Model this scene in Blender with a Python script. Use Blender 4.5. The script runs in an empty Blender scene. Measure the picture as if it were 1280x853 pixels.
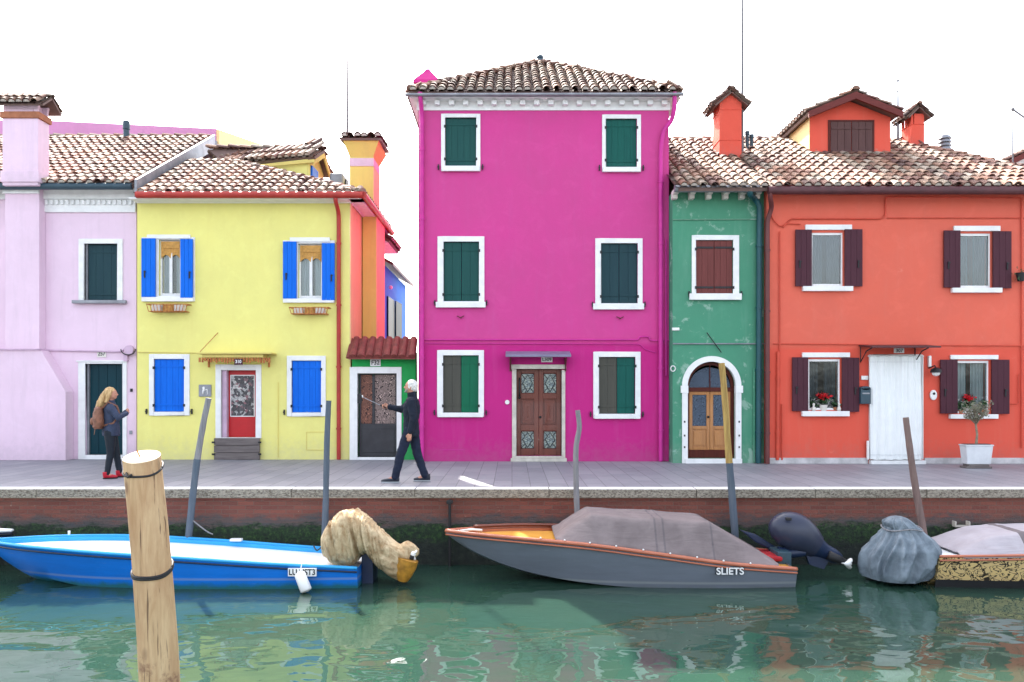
import bpy, bmesh, math, random
from mathutils import Vector, Matrix, noise
R = math.radians
rnd = random.Random(7)
scene = bpy.context.scene
COL = scene.collection
F, CX, HY, CZ = 967.0, 640.0, 487.0, 1.6
WATER = -1.22

def PX(px, Y): return (px-CX)*Y/F
def PZ(py, Y): return CZ-(py-HY)*Y/F
def W(px, py, Y): return Vector((PX(px, Y), Y, PZ(py, Y)))

# ------------------------------------------------------------------ materials
def nt(name):
    m = bpy.data.materials.new(name); m.use_nodes = True
    n = m.node_tree; b = n.nodes['Principled BSDF']
    return m, n, b
def ramp(n, fac, stops, interp='LINEAR'):
    r = n.nodes.new('ShaderNodeValToRGB'); r.color_ramp.interpolation = interp
    e = r.color_ramp.elements
    while len(e) < len(stops): e.new(0.5)
    for i, (p, c) in enumerate(stops):
        e[i].position = p; e[i].color = (c[0], c[1], c[2], 1) if len(c) == 3 else c
    n.links.new(fac, r.inputs[0]); return r.outputs[0]
def coords(n, scale=(1, 1, 1), rot=(0, 0, 0), kind='Object'):
    t = n.nodes.new('ShaderNodeTexCoord'); mp = n.nodes.new('ShaderNodeMapping')
    mp.inputs['Scale'].default_value = scale; mp.inputs['Rotation'].default_value = rot
    n.links.new(t.outputs[kind], mp.inputs[0]); return mp.outputs[0]
def tnoise(n, vec, scale, detail=4, rough=.55, dist=0):
    t = n.nodes.new('ShaderNodeTexNoise'); t.inputs['Scale'].default_value = scale
    t.inputs['Detail'].default_value = detail; t.inputs['Roughness'].default_value = rough
    t.inputs['Distortion'].default_value = dist
    n.links.new(vec, t.inputs['Vector']); return t.outputs['Fac']
def mixc(n, fac, a, b, mode='MIX'):
    m = n.nodes.new('ShaderNodeMix'); m.data_type = 'RGBA'; m.blend_type = mode
    for i, v in ((0, fac), (6, a), (7, b)):
        if hasattr(v, 'node'): n.links.new(v, m.inputs[i])
        elif i == 0: m.inputs[0].default_value = v
        else: m.inputs[i].default_value = (v[0], v[1], v[2], 1)
    return m.outputs[2]
def math_(n, op, a, b=0.0, clamp=False):
    m = n.nodes.new('ShaderNodeMath'); m.operation = op; m.use_clamp = clamp
    for i, v in ((0, a), (1, b)):
        if hasattr(v, 'node'): n.links.new(v, m.inputs[i])
        else: m.inputs[i].default_value = v
    return m.outputs[0]
def bump(n, b, h, strength=.3, dist=.02):
    u = n.nodes.new('ShaderNodeBump'); u.inputs['Strength'].default_value = strength
    u.inputs['Distance'].default_value = dist
    n.links.new(h, u.inputs['Height']); n.links.new(u.outputs[0], b.inputs['Normal'])
def sepz(n, vec):
    s = n.nodes.new('ShaderNodeSeparateXYZ'); n.links.new(vec, s.inputs[0]); return s.outputs

def pm(name, col, rough=.6, var=.15, scale=3, bmp=.15, bscale=30, metal=0, col2=None, stretch=(1, 1, 1), detail=5, spec=.4, bdist=.01):
    m, n, b = nt(name)
    v = coords(n, stretch)
    c2 = col2 or tuple(x*(1-var) for x in col)
    f = ramp(n, tnoise(n, v, scale, detail), [(.35, (0, 0, 0)), (.65, (1, 1, 1))])
    n.links.new(mixc(n, f, col, c2), b.inputs['Base Color'])
    b.inputs['Roughness'].default_value = rough; b.inputs['Metallic'].default_value = metal
    b.inputs['Specular IOR Level'].default_value = spec
    if bmp: bump(n, b, tnoise(n, v, bscale, 4), bmp, bdist)
    return m

def stucco(name, col, stain=None, patch=None, pamt=.62, base=None, low=None, lowz=2.45):
    """painted render: broad fading, fine grain, damp marks rising from the ground, peeled spots"""
    m, n, b = nt(name)
    v = coords(n)
    big = ramp(n, tnoise(n, v, .55, 5, .6), [(.3, (0, 0, 0)), (.75, (1, 1, 1))])
    c = mixc(n, big, col, tuple(x*.82+.02 for x in col))
    hz = ramp(n, tnoise(n, v, 2.6, 9, .72, .6), [(.50, (0, 0, 0)), (.72, (1, 1, 1))])
    c = mixc(n, math_(n, 'MULTIPLY', hz, .22), c, tuple(min(.9, x*1.12+.05) for x in col))
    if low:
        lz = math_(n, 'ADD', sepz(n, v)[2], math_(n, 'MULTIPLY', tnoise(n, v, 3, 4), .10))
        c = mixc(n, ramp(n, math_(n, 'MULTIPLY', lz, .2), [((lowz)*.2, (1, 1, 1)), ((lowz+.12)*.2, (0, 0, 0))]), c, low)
    vs = coords(n, (3.2, 3.2, .35))
    streak = ramp(n, tnoise(n, vs, 1.6, 6, .65), [(.52, (0, 0, 0)), (.8, (1, 1, 1))])
    sm = math_(n, 'MULTIPLY', streak, .32)
    c = mixc(n, sm, c, stain or tuple(x*.55+.05 for x in col))
    fine = tnoise(n, v, 7, 6, .7)
    z = sepz(n, v)[2]
    damp = math_(n, 'SUBTRACT', math_(n, 'MULTIPLY', fine, 1.3), math_(n, 'MULTIPLY', z, .9))
    damp = ramp(n, damp, [(.2, (0, 0, 0)), (.75, (1, 1, 1))])
    c = mixc(n, math_(n, 'MULTIPLY', damp, .5), c, base or tuple(x*.6+.06 for x in col))
    if patch:
        pf = ramp(n, tnoise(n, v, 2.1, 8, .68, .4), [(pamt, (0, 0, 0)), (pamt+.05, (1, 1, 1))])
        c = mixc(n, math_(n, 'MULTIPLY', pf, .6), c, patch)
    n.links.new(c, b.inputs['Base Color'])
    b.inputs['Roughness'].default_value = .85; b.inputs['Specular IOR Level'].default_value = .25
    h = math_(n, 'ADD', math_(n, 'MULTIPLY', tnoise(n, v, 1.4, 3), 2.0), math_(n, 'MULTIPLY', tnoise(n, v, 45, 4), .35))
    bump(n, b, h, .35, .02)
    return m

def wood(name, c1, c2, scale=6, axis='z', rough=.6, bmp=.3, varnish=False):
    m, n, b = nt(name)
    st = {'z': (6, 6, .5), 'x': (.5, 6, 6), 'y': (6, .5, 6)}[axis]
    v = coords(n, st)
    f = ramp(n, tnoise(n, v, scale*.5, 8, .7, .6), [(.3, (0, 0, 0)), (.7, (1, 1, 1))])
    n.links.new(mixc(n, f, c1, c2), b.inputs['Base Color'])
    b.inputs['Roughness'].default_value = rough; b.inputs['Specular IOR Level'].default_value = .4 if varnish else .15
    if varnish: b.inputs['Coat Weight'].default_value = .4
    bump(n, b, tnoise(n, v, scale*2, 6, .7), bmp, .01)
    return m

def vcol(name, rough=.8, amt=.35, metal=0):
    """per-tile fired colours, with gap shade in the pans, kept in the mesh, broken up with lichen noise"""
    m, n, b = nt(name)
    a = n.nodes.new('ShaderNodeAttribute'); a.attribute_name = 'Col'
    v = coords(n)
    f = ramp(n, tnoise(n, v, 9, 6, .7), [(.4, (0, 0, 0)), (.7, (1, 1, 1))])
    c = mixc(n, math_(n, 'MULTIPLY', f, amt), a.outputs['Color'], (.10, .06, .05))
    n.links.new(c, b.inputs['Base Color']); b.inputs['Roughness'].default_value = rough
    bump(n, b, tnoise(n, v, 60, 4), .3, .01)
    return m

M = {}
M['pink'] = stucco('pink_render', (.80, .60, .72), patch=(.80, .72, .76), pamt=.68)
M['yellow'] = stucco('yellow_render', (.82, .76, .24), stain=(.72, .62, .2), base=(.6, .56, .3))
M['yellow_ochre'] = stucco('ochre_render', (.74, .60, .16))  # ochre paint of the chimney, canopy and trim
M['peach'] = stucco('peach_render', (.86, .66, .32))
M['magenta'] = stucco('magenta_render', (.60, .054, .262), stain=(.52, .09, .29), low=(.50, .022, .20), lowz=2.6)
M['greenwall'] = stucco('sage_green_render', (.07, .27, .165), stain=(.2, .38, .29), patch=(.34, .48, .40), pamt=.57, base=(.22, .34, .26))
M['brightgreen'] = stucco('bright_green_render', (.01, .36, .075))
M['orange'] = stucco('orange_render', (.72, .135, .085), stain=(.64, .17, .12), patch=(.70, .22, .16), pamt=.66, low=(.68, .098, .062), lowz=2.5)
M['bluewall'] = stucco('sky_blue_render', (.04, .26, .78))
M['white'] = pm('white_paint', (.82, .82, .81), .6, .12, 5, .12, 40)
M['stone'] = pm('pale_stone', (.62, .58, .50), .75, .25, 6, .25, 50)
M['whitebase'] = pm('plinth_paint', (.60, .58, .58), .75, .35, 4, .25, 40)
M['cream'] = pm('cream_plaster', (.72, .68, .62), .75, .18, 5, .2, 40)
M['shut_blue'] = wood('blue_shutter_paint', (.001, .15, .72), (.001, .11, .58), 4, 'z', .45, .15)
M['shut_teal'] = wood('dark_green_shutter_paint', (0.0099, 0.0620, 0.0589), (0.0136, 0.0775, 0.0682), 4, 'z', .5, .2)
M['shut_teal2'] = wood('viridian_shutter_paint', (0.0062, 0.0992, 0.0775), (0.0050, 0.0744, 0.0620), 4, 'z', .5, .2)
M['shut_slate'] = wood('slate_shutter_paint', (0.0124, 0.0403, 0.0527), (0.0174, 0.0527, 0.0620), 4, 'z', .5, .2)
M['shut_bright'] = wood('emerald_shutter_paint', (0.0037, 0.1364, 0.0651), (0.0062, 0.1054, 0.0558), 4, 'z', .4, .15)
M['shut_reflection'] = wood('grey_reflection_on_shutter', (0.0620, 0.0620, 0.0527), (0.0806, 0.0775, 0.0620), 4, 'z', .5, .2)  # grey of a reflection, put into the colour of the left leaves
M['shut_brown'] = wood('aubergine_shutter_paint', (0.0790, 0.0241, 0.0372), (0.0558, 0.0168, 0.0261), 4, 'z', .5, .2)
M['shut_brown2'] = wood('rust_brown_shutter_paint', (0.1767, 0.0512, 0.0465), (0.1302, 0.0372, 0.0335), 4, 'z', .6, .25)
M['door_teal'] = wood('petrol_door_paint', (0.0025, 0.0384, 0.0527), (0.0031, 0.0279, 0.0403), 4, 'z', .4, .1)
M['door_red'] = pm('red_door_paint', (.52, .012, .018), .4, .15, 3, .05, 20)
M['door_wood'] = wood('red_brown_door_wood', (0.1674, 0.0372, 0.0186), (0.1054, 0.0217, 0.0112), 6, 'z', .45, .2, True)
M['door_dark'] = wood('dark_door_wood', (.10, .018, .012), (.06, .012, .008), 6, 'z', .4, .2)
M['door_ochre'] = wood('honey_door_wood', (.46, .20, .055), (.30, .12, .03), 6, 'z', .5, .2, True)
M['door_grey'] = pm('charcoal_door_metal', (.035, .035, .042), .45, .4, 4, .1, 20)
M['iron'] = pm('black_iron', (.012, .012, .014), .5, .2, 8, .1, 30)
M['greywood'] = wood('weathered_grey_boards', (.22, .19, .18), (.10, .085, .085), 5, 'x', .85, .5)
M['zinc'] = pm('grey_zinc', (.30, .31, .34), .5, .3, 4, .1, 20, metal=.4)
M['slate_canopy'] = pm('lilac_grey_canopy', (.22, .20, .30), .5, .2, 6, .1, 20)
M['redpipe'] = pm('red_pipe_paint', (.42, .035, .025), .45, .2, 5, .05, 20)
M['magpipe'] = pm('magenta_pipe_paint', (.58, .025, .28), .5, .15, 5, .05, 20)
M['tealpipe'] = pm('teal_pipe_paint', (.008, .075, .09), .4, .2, 5, .05, 20)
M['brownpipe'] = pm('brown_pipe_paint', (.13, .03, .03), .45, .2, 5, .05, 20)
M['gutter_dark'] = pm('dark_blue_gutter', (.03, .065, .09), .45, .2, 5, .05, 20)
M['gutter_brown'] = pm('brown_gutter', (.09, .025, .03), .5, .3, 5, .05, 20)
M['orangepipe'] = pm('orange_conduit', (.62, .075, .04), .6, .2, 5, .05, 20)
M['pinkpipe'] = pm('pink_conduit', (.60, .42, .55), .6, .2, 5, .05, 20)
M['tile'] = vcol('roof_tiles')
M['tile_red'] = pm('red_brown_tiles', (.24, .055, .045), .7, .4, 8, .3, 40)
M['mortar'] = pm('tile_bed', (.11, .075, .065), .9, .4, 12, .3, 40)
M['brownboard'] = wood('brown_rake_board', (.17, .04, .035), (.11, .028, .025), 4, 'x', .6, .2)
M['mast'] = pm('dull_grey_mast', (.16, .16, .17), .7, .2, 5, 0)
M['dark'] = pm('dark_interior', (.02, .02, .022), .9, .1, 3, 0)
M['ochre_cloth'] = pm('ochre_valance_cloth', (.62, .32, .08), .8, .3, 20, .2, 60)
M['curtain'] = pm('net_curtain', (.62, .64, .66), .9, .25, 2, .4, 9, stretch=(9, 9, .4))
M['curtain_blue'] = pm('grey_blue_curtain', (.085, .105, .13), .9, .4, 1.2, .3, 9, col2=(.02, .03, .045), stretch=(7, 7, .12))
M['whitecloth'] = pm('white_canvas', (.82, .84, .83), .85, .05, 4, .15, 60)
M['rubber'] = pm('black_rubber', (.015, .015, .017), .6, .2, 8, .1, 30)
M['ochre_iron'] = pm('rusty_ochre_iron', (.55, .22, .06), .7, .5, 14, .3, 40, col2=(.30, .07, .02))
M['ply'] = pm('amber_varnished_deck', (.70, .34, .06), .3, .15, 3, .05, 20, stretch=(.5, 3, 1))
M['mahog'] = wood('varnished_mahogany', (.48, .15, .075), (.33, .085, .04), 4, 'x', .3, .05, True)
M['leaf'] = pm('dark_leaf', (.035, .09, .03), .5, .4, 20, .1, 30)
M['petal'] = pm('red_petal', (.60, .008, .015), .5, .3, 20, .1, 30)
M['drybranch'] = pm('dry_twig', (.30, .24, .17), .9, .4, 20, .1, 30)
M['dryleaf'] = pm('dry_grey_leaf', (.26, .25, .19), .9, .5, 20, .1, 30, col2=(.12, .14, .08))
M['pot'] = pm('white_pot', (.66, .68, .70), .55, .12, 6, .12, 30)
M['terracotta'] = pm('terracotta', (.42, .16, .08), .8, .3, 8, .2, 30)
M['plastic_white'] = pm('white_plastic', (.78, .78, .76), .35, .06, 5, .0)
M['plastic_navy'] = pm('navy_plastic', (.010, .030, .055), .35, .2, 5, .0)
M['skin'] = pm('skin', (.52, .25, .17), .55, .12, 10, .05, 60)
M['hairgrey'] = pm('grey_hair', (.35, .33, .31), .7, .5, 30, .5, 80)
M['hairwhite'] = pm('white_hair', (.78, .76, .72), .7, .3, 30, .5, 80)
M['hairblond'] = pm('blond_hair', (.62, .42, .20), .6, .4, 3, .6, 12, col2=(.36, .20, .08), stretch=(9, 9, 1))
M['navy_cloth'] = pm('navy_jacket_cloth', (0.0062, 0.0112, 0.0260), .85, .3, 8, .3, 60)
M['jeans'] = pm('dark_jeans', (0.0074, 0.0136, 0.0372), .85, .3, 8, .3, 60)
M['denim'] = pm('grey_blue_denim', (.045, .060, .11), .85, .35, 8, .4, 60)
M['leggings'] = pm('navy_leggings', (0.0050, 0.0112, 0.0211), .7, .3, 8, .1, 60)
M['redshoe'] = pm('red_leather', (.50, .012, .03), .4, .2, 8, .1, 60)
M['blackshoe'] = pm('dark_shoe', (.018, .022, .035), .5, .2, 8, .1, 60)
M['solewhite'] = pm('pale_sole', (.45, .47, .50), .6, .2, 8, .1, 60)
M['bagbrown'] = pm('brown_backpack_leather', (.26, .11, .065), .6, .45, 12, .3, 30)
M['eye'] = pm('dark_eye', (.02, .015, .012), .3, .1, 5, 0)

def glass():
    m, n, b = nt('window_glass')
    out = n.nodes['Material Output']
    g = n.nodes.new('ShaderNodeBsdfGlossy'); g.inputs['Roughness'].default_value = .03
    t = n.nodes.new('ShaderNodeBsdfTransparent'); t.inputs[0].default_value = (.85, .9, .9, 1)
    fr = n.nodes.new('ShaderNodeFresnel'); fr.inputs[0].default_value = 1.45
    bu = n.nodes.new('ShaderNodeBump'); bu.inputs['Strength'].default_value = .15; bu.inputs['Distance'].default_value = .02
    n.links.new(tnoise(n, coords(n), 3, 2), bu.inputs['Height']); n.links.new(bu.outputs[0], g.inputs['Normal'])
    x = n.nodes.new('ShaderNodeMixShader')
    n.links.new(math_(n, 'ADD', fr.outputs[0], .03), x.inputs[0]); n.links.new(t.outputs[0], x.inputs[1]); n.links.new(g.outputs[0], x.inputs[2])
    n.links.new(x.outputs[0], out.inputs[0]); n.nodes.remove(b)
    return m
M['glass'] = glass()

def leaded():
    m, n, b = nt('patterned_door_glass')
    v = coords(n)
    vo = n.nodes.new('ShaderNodeTexVoronoi'); vo.feature = 'DISTANCE_TO_EDGE'; vo.inputs['Scale'].default_value = 16
    n.links.new(v, vo.inputs['Vector'])
    c = ramp(n, vo.outputs['Distance'], [(.02, (.02, .025, .03)), (.09, (.33, .38, .32))])
    f = ramp(n, tnoise(n, v, 14, 3), [(.4, (0, 0, 0)), (.6, (1, 1, 1))])
    n.links.new(mixc(n, math_(n, 'MULTIPLY', f, .6), c, (.10, .16, .20)), b.inputs['Base Color'])
    b.inputs['Roughness'].default_value = .2
    return m
M['leaded'] = leaded()
def collage():
    m, n, b = nt('busy_printed_panel')
    v = coords(n)
    vo = n.nodes.new('ShaderNodeTexVoronoi'); vo.inputs['Scale'].default_value = 17; n.links.new(v, vo.inputs['Vector'])
    s = n.nodes.new('ShaderNodeSeparateColor'); n.links.new(vo.outputs['Color'], s.inputs[0])
    c = ramp(n, s.outputs[0], [(.0, (.02, .02, .025)), (.4, (.06, .06, .07)), (.55, (.45, .45, .44)), (.75, (.25, .10, .12)), (.9, (.6, .58, .56))], 'CONSTANT')
    f = ramp(n, tnoise(n, v, 26, 4, .7, 1), [(.45, (0, 0, 0)), (.55, (1, 1, 1))])
    n.links.new(mixc(n, math_(n, 'MULTIPLY', f, .65), c, (.10, .09, .10)), b.inputs['Base Color'])
    b.inputs['Roughness'].default_value = .3
    return m
M['collage'] = collage()
def lace(name, c1, c2, sc=15):
    m, n, b = nt(name)
    v = coords(n)
    vo = n.nodes.new('ShaderNodeTexVoronoi'); vo.feature = 'F1'; vo.inputs['Scale'].default_value = sc
    n.links.new(v, vo.inputs['Vector'])
    w = math_(n, 'SINE', math_(n, 'MULTIPLY', vo.outputs['Distance'], 26))
    c = ramp(n, w, [(.30, c1), (.62, c2)])
    n.links.new(c, b.inputs['Base Color']); b.inputs['Roughness'].default_value = .7
    return m
M['lace_brown'] = lace('scrolled_lace_rust', (.035, .012, .010), (.40, .16, .10))
M['lace_grey'] = lace('scrolled_lace_pale', (.030, .018, .018), (.50, .36, .32))
M['lace_blue'] = lace('blue_grille_glass', (.010, .018, .035), (.12, .17, .24), 22)

def leopard():
    m, n, b = nt('leopard_spotted_wrap')
    v = coords(n, (1, 1, 1.3))
    f = ramp(n, tnoise(n, v, 8.5, 1.5, .5, 1.8), [(.40, (.62, .44, .20)), (.44, (.70, .52, .26)), (.455, (.02, .014, .010)), (.535, (.03, .02, .012)), (.55, (.64, .46, .20))])
    n.links.new(f, b.inputs['Base Color']); b.inputs['Roughness'].default_value = .35
    return m
M['leopard'] = leopard()

def hullpaint(name, col, algae=(.02, .12, .05), za=.10):
    m, n, b = nt(name)
    v = coords(n)
    z = sepz(n, v)[2]
    f = ramp(n, tnoise(n, coords(n, (.6, .6, 4)), 2.5, 6, .6), [(.35, (0, 0, 0)), (.7, (1, 1, 1))])
    c = mixc(n, f, col, tuple(x*.84 for x in col))
    a = math_(n, 'ADD', math_(n, 'MULTIPLY', math_(n, 'SUBTRACT', za, z), 14), math_(n, 'MULTIPLY', math_(n, 'SUBTRACT', tnoise(n, v, 5, 6, .7), .5), 2.2), True)
    c = mixc(n, math_(n, 'MULTIPLY', a, .8), c, algae)
    n.links.new(c, b.inputs['Base Color']); b.inputs['Roughness'].default_value = .35
    sc = ramp(n, tnoise(n, coords(n, (.5, .5, 9)), 5, 6, .75), [(.62, (0, 0, 0)), (.68, (1, 1, 1))])
    c = mixc(n, math_(n, 'MULTIPLY', sc, .35), c, tuple(x*.5+.22 for x in col))
    ln = ramp(n, z, [(za+.02, (0, 0, 0)), (za+.035, (1, 1, 1)), (za+.05, (1, 1, 1)), (za+.07, (0, 0, 0))])
    c = mixc(n, math_(n, 'MULTIPLY', ln, .30), c, (.4, .42, .38))
    n.links.new(c, b.inputs['Base Color'])
    bump(n, b, tnoise(n, v, 1.5, 3), .12, .02)
    return m
M['hullblue'] = hullpaint('bright_blue_hull_paint', (.004, .17, .66))
M['hullrail'] = pm('sky_blue_rail_paint', (.03, .36, .74), .35, .12, 3, .05, 20)
M['hullgrey'] = hullpaint('blue_grey_hull_paint', (.145, .165, .20), (.10, .11, .10), .03)
M['deckwhite'] = pm('white_deck_paint', (.80, .81, .80), .45, .06, 3, .08, 20)
def fabric(name, c1, c2, rough=.85, sc=3, fs=(1, 1, 1), bs=.5, bf=(1, 1, 1)):
    m, n, b = nt(name)
    v = coords(n, fs)
    f = ramp(n, tnoise(n, v, sc, 7, .65, .5), [(.35, (0, 0, 0)), (.68, (1, 1, 1))])
    n.links.new(mixc(n, f, c1, c2), b.inputs['Base Color']); b.inputs['Roughness'].default_value = rough
    b.inputs['Specular IOR Level'].default_value = .3
    h = math_(n, 'ADD', tnoise(n, coords(n, bf), 5, 4, .5, 1.2), math_(n, 'MULTIPLY', tnoise(n, v, 90, 2), .06))
    bump(n, b, h, bs, .04)
    return m
M['tarp_mauve'] = fabric('mauve_grey_boat_canvas', (.215, .175, .175), (.155, .125, .125), bs=.35, bf=(.35, 1, 1.8))
M['tarp_grey'] = fabric('pale_mauve_boat_canvas', (.38, .35, .38), (.32, .29, .31), bs=.35, bf=(.35, 1, 1.8))
M['tarp_blue'] = fabric('grey_blue_tarpaulin', (.20, .245, .285), (.085, .11, .135), .5, 4, bs=.45, bf=(1.6, 1.6, .5))
M['tarp_beige'] = fabric('stained_beige_canvas', (.62, .50, .32), (.27, .16, .07), .9, 5, (1.6, 1.6, .8), bs=.8, bf=(.9, 1.5, 1.5))
M['tarp_seam'] = fabric('canvas_seam_band', (.16, .135, .14), (.12, .10, .105))
M['cowl'] = pm('dark_blue_motor_cowling', (.030, .036, .065), .35, .3, 2, .05, 20)
M['cowl_navy'] = pm('navy_motor_leg', (.010, .022, .060), .4, .2, 4, .05, 20)
M['prop_yellow'] = pm('yellow_plastic_tub', (.50, .24, .03), .45, .5, 9, .1, 20)
M['red_fabric'] = pm('red_fabric', (.35, .008, .015), .8, .2, 10, .2, 40)
M['pole_grey'] = wood('weathered_pole_wood', (.30, .29, .29), (.15, .15, .17), 7, 'z', .9, .6)
M['pole_blue'] = wood('blue_grey_tarred_pole', (.075, .10, .135), (.13, .15, .18), 7, 'z', .8, .5)
M['pole_brown'] = wood('brown_grey_pole_wood', (.25, .17, .15), (.13, .09, .085), 7, 'z', .9, .6)
M['pole_yellow'] = wood('straw_pole_wood', (.52, .36, .12), (.26, .16, .06), 7, 'z', .9, .6)

def postwood():
    m, n, b = nt('stripped_log_wood')
    v = coords(n, (9, 9, .8)); v1 = coords(n)
    f = ramp(n, tnoise(n, v, 2.2, 8, .7, .8), [(.32, (0, 0, 0)), (.68, (1, 1, 1))])
    c = mixc(n, f, (.60, .42, .24), (.40, .245, .12))
    big = ramp(n, tnoise(n, coords(n, (3, 3, 1)), 1.6, 4), [(.45, (0, 0, 0)), (.75, (1, 1, 1))])
    c = mixc(n, math_(n, 'MULTIPLY', big, .75), c, (.34, .175, .08))
    cr = ramp(n, tnoise(n, coords(n, (26, 26, .9)), 2.0, 3, .5, .4), [(.30, (1, 1, 1)), (.36, (0, 0, 0))])
    c = mixc(n, math_(n, 'MULTIPLY', cr, .85), c, (.09, .045, .022))
    kn = n.nodes.new('ShaderNodeTexVoronoi'); kn.inputs['Scale'].default_value = 3.1; n.links.new(coords(n, (1, 1, .55)), kn.inputs['Vector'])
    kf = ramp(n, kn.outputs['Distance'], [(.05, (1, 1, 1)), (.13, (0, 0, 0))])
    c = mixc(n, math_(n, 'MULTIPLY', kf, .7), c, (.14, .06, .03))
    z = sepz(n, v1)[2]
    rot = math_(n, 'ADD', math_(n, 'MULTIPLY', math_(n, 'SUBTRACT', 1.45, z), 3.0), math_(n, 'MULTIPLY', math_(n, 'SUBTRACT', tnoise(n, v1, 9, 7, .75), .5), 7), True)
    c = mixc(n, math_(n, 'MULTIPLY', rot, .7), c, (.16, .065, .04))
    n.links.new(c, b.inputs['Base Color']); b.inputs['Roughness'].default_value = .75
    h = math_(n, 'SUBTRACT', tnoise(n, v, 4, 6, .7), math_(n, 'MULTIPLY', cr, .8))
    bump(n, b, h, .55, .012)
    return m
M['post'] = postwood()
M['postend'] = pm('sawn_log_end', (.70, .60, .45), .8, .25, 5, .3, 30)

# ------------------------------------------------------------------ object helpers
ORG = {}
def _link(o, parent, origin):
    COL.objects.link(o)
    if parent is not None:
        o.parent = parent; o.location = origin - ORG[parent.name]
    else:
        o.location = origin
    ORG[o.name] = origin.copy()
    return o
def tag(o, label, cat=None, group=None, kind=None):
    if label: o['label'] = label
    if cat: o['category'] = cat
    if group: o['group'] = group
    if kind: o['kind'] = kind
    return o
def thing(name, label, cat, loc, group=None):
    o = bpy.data.objects.new(name, None); o.empty_display_size = .2
    _link(o, None, Vector(loc)); return tag(o, label, cat, group)

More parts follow.
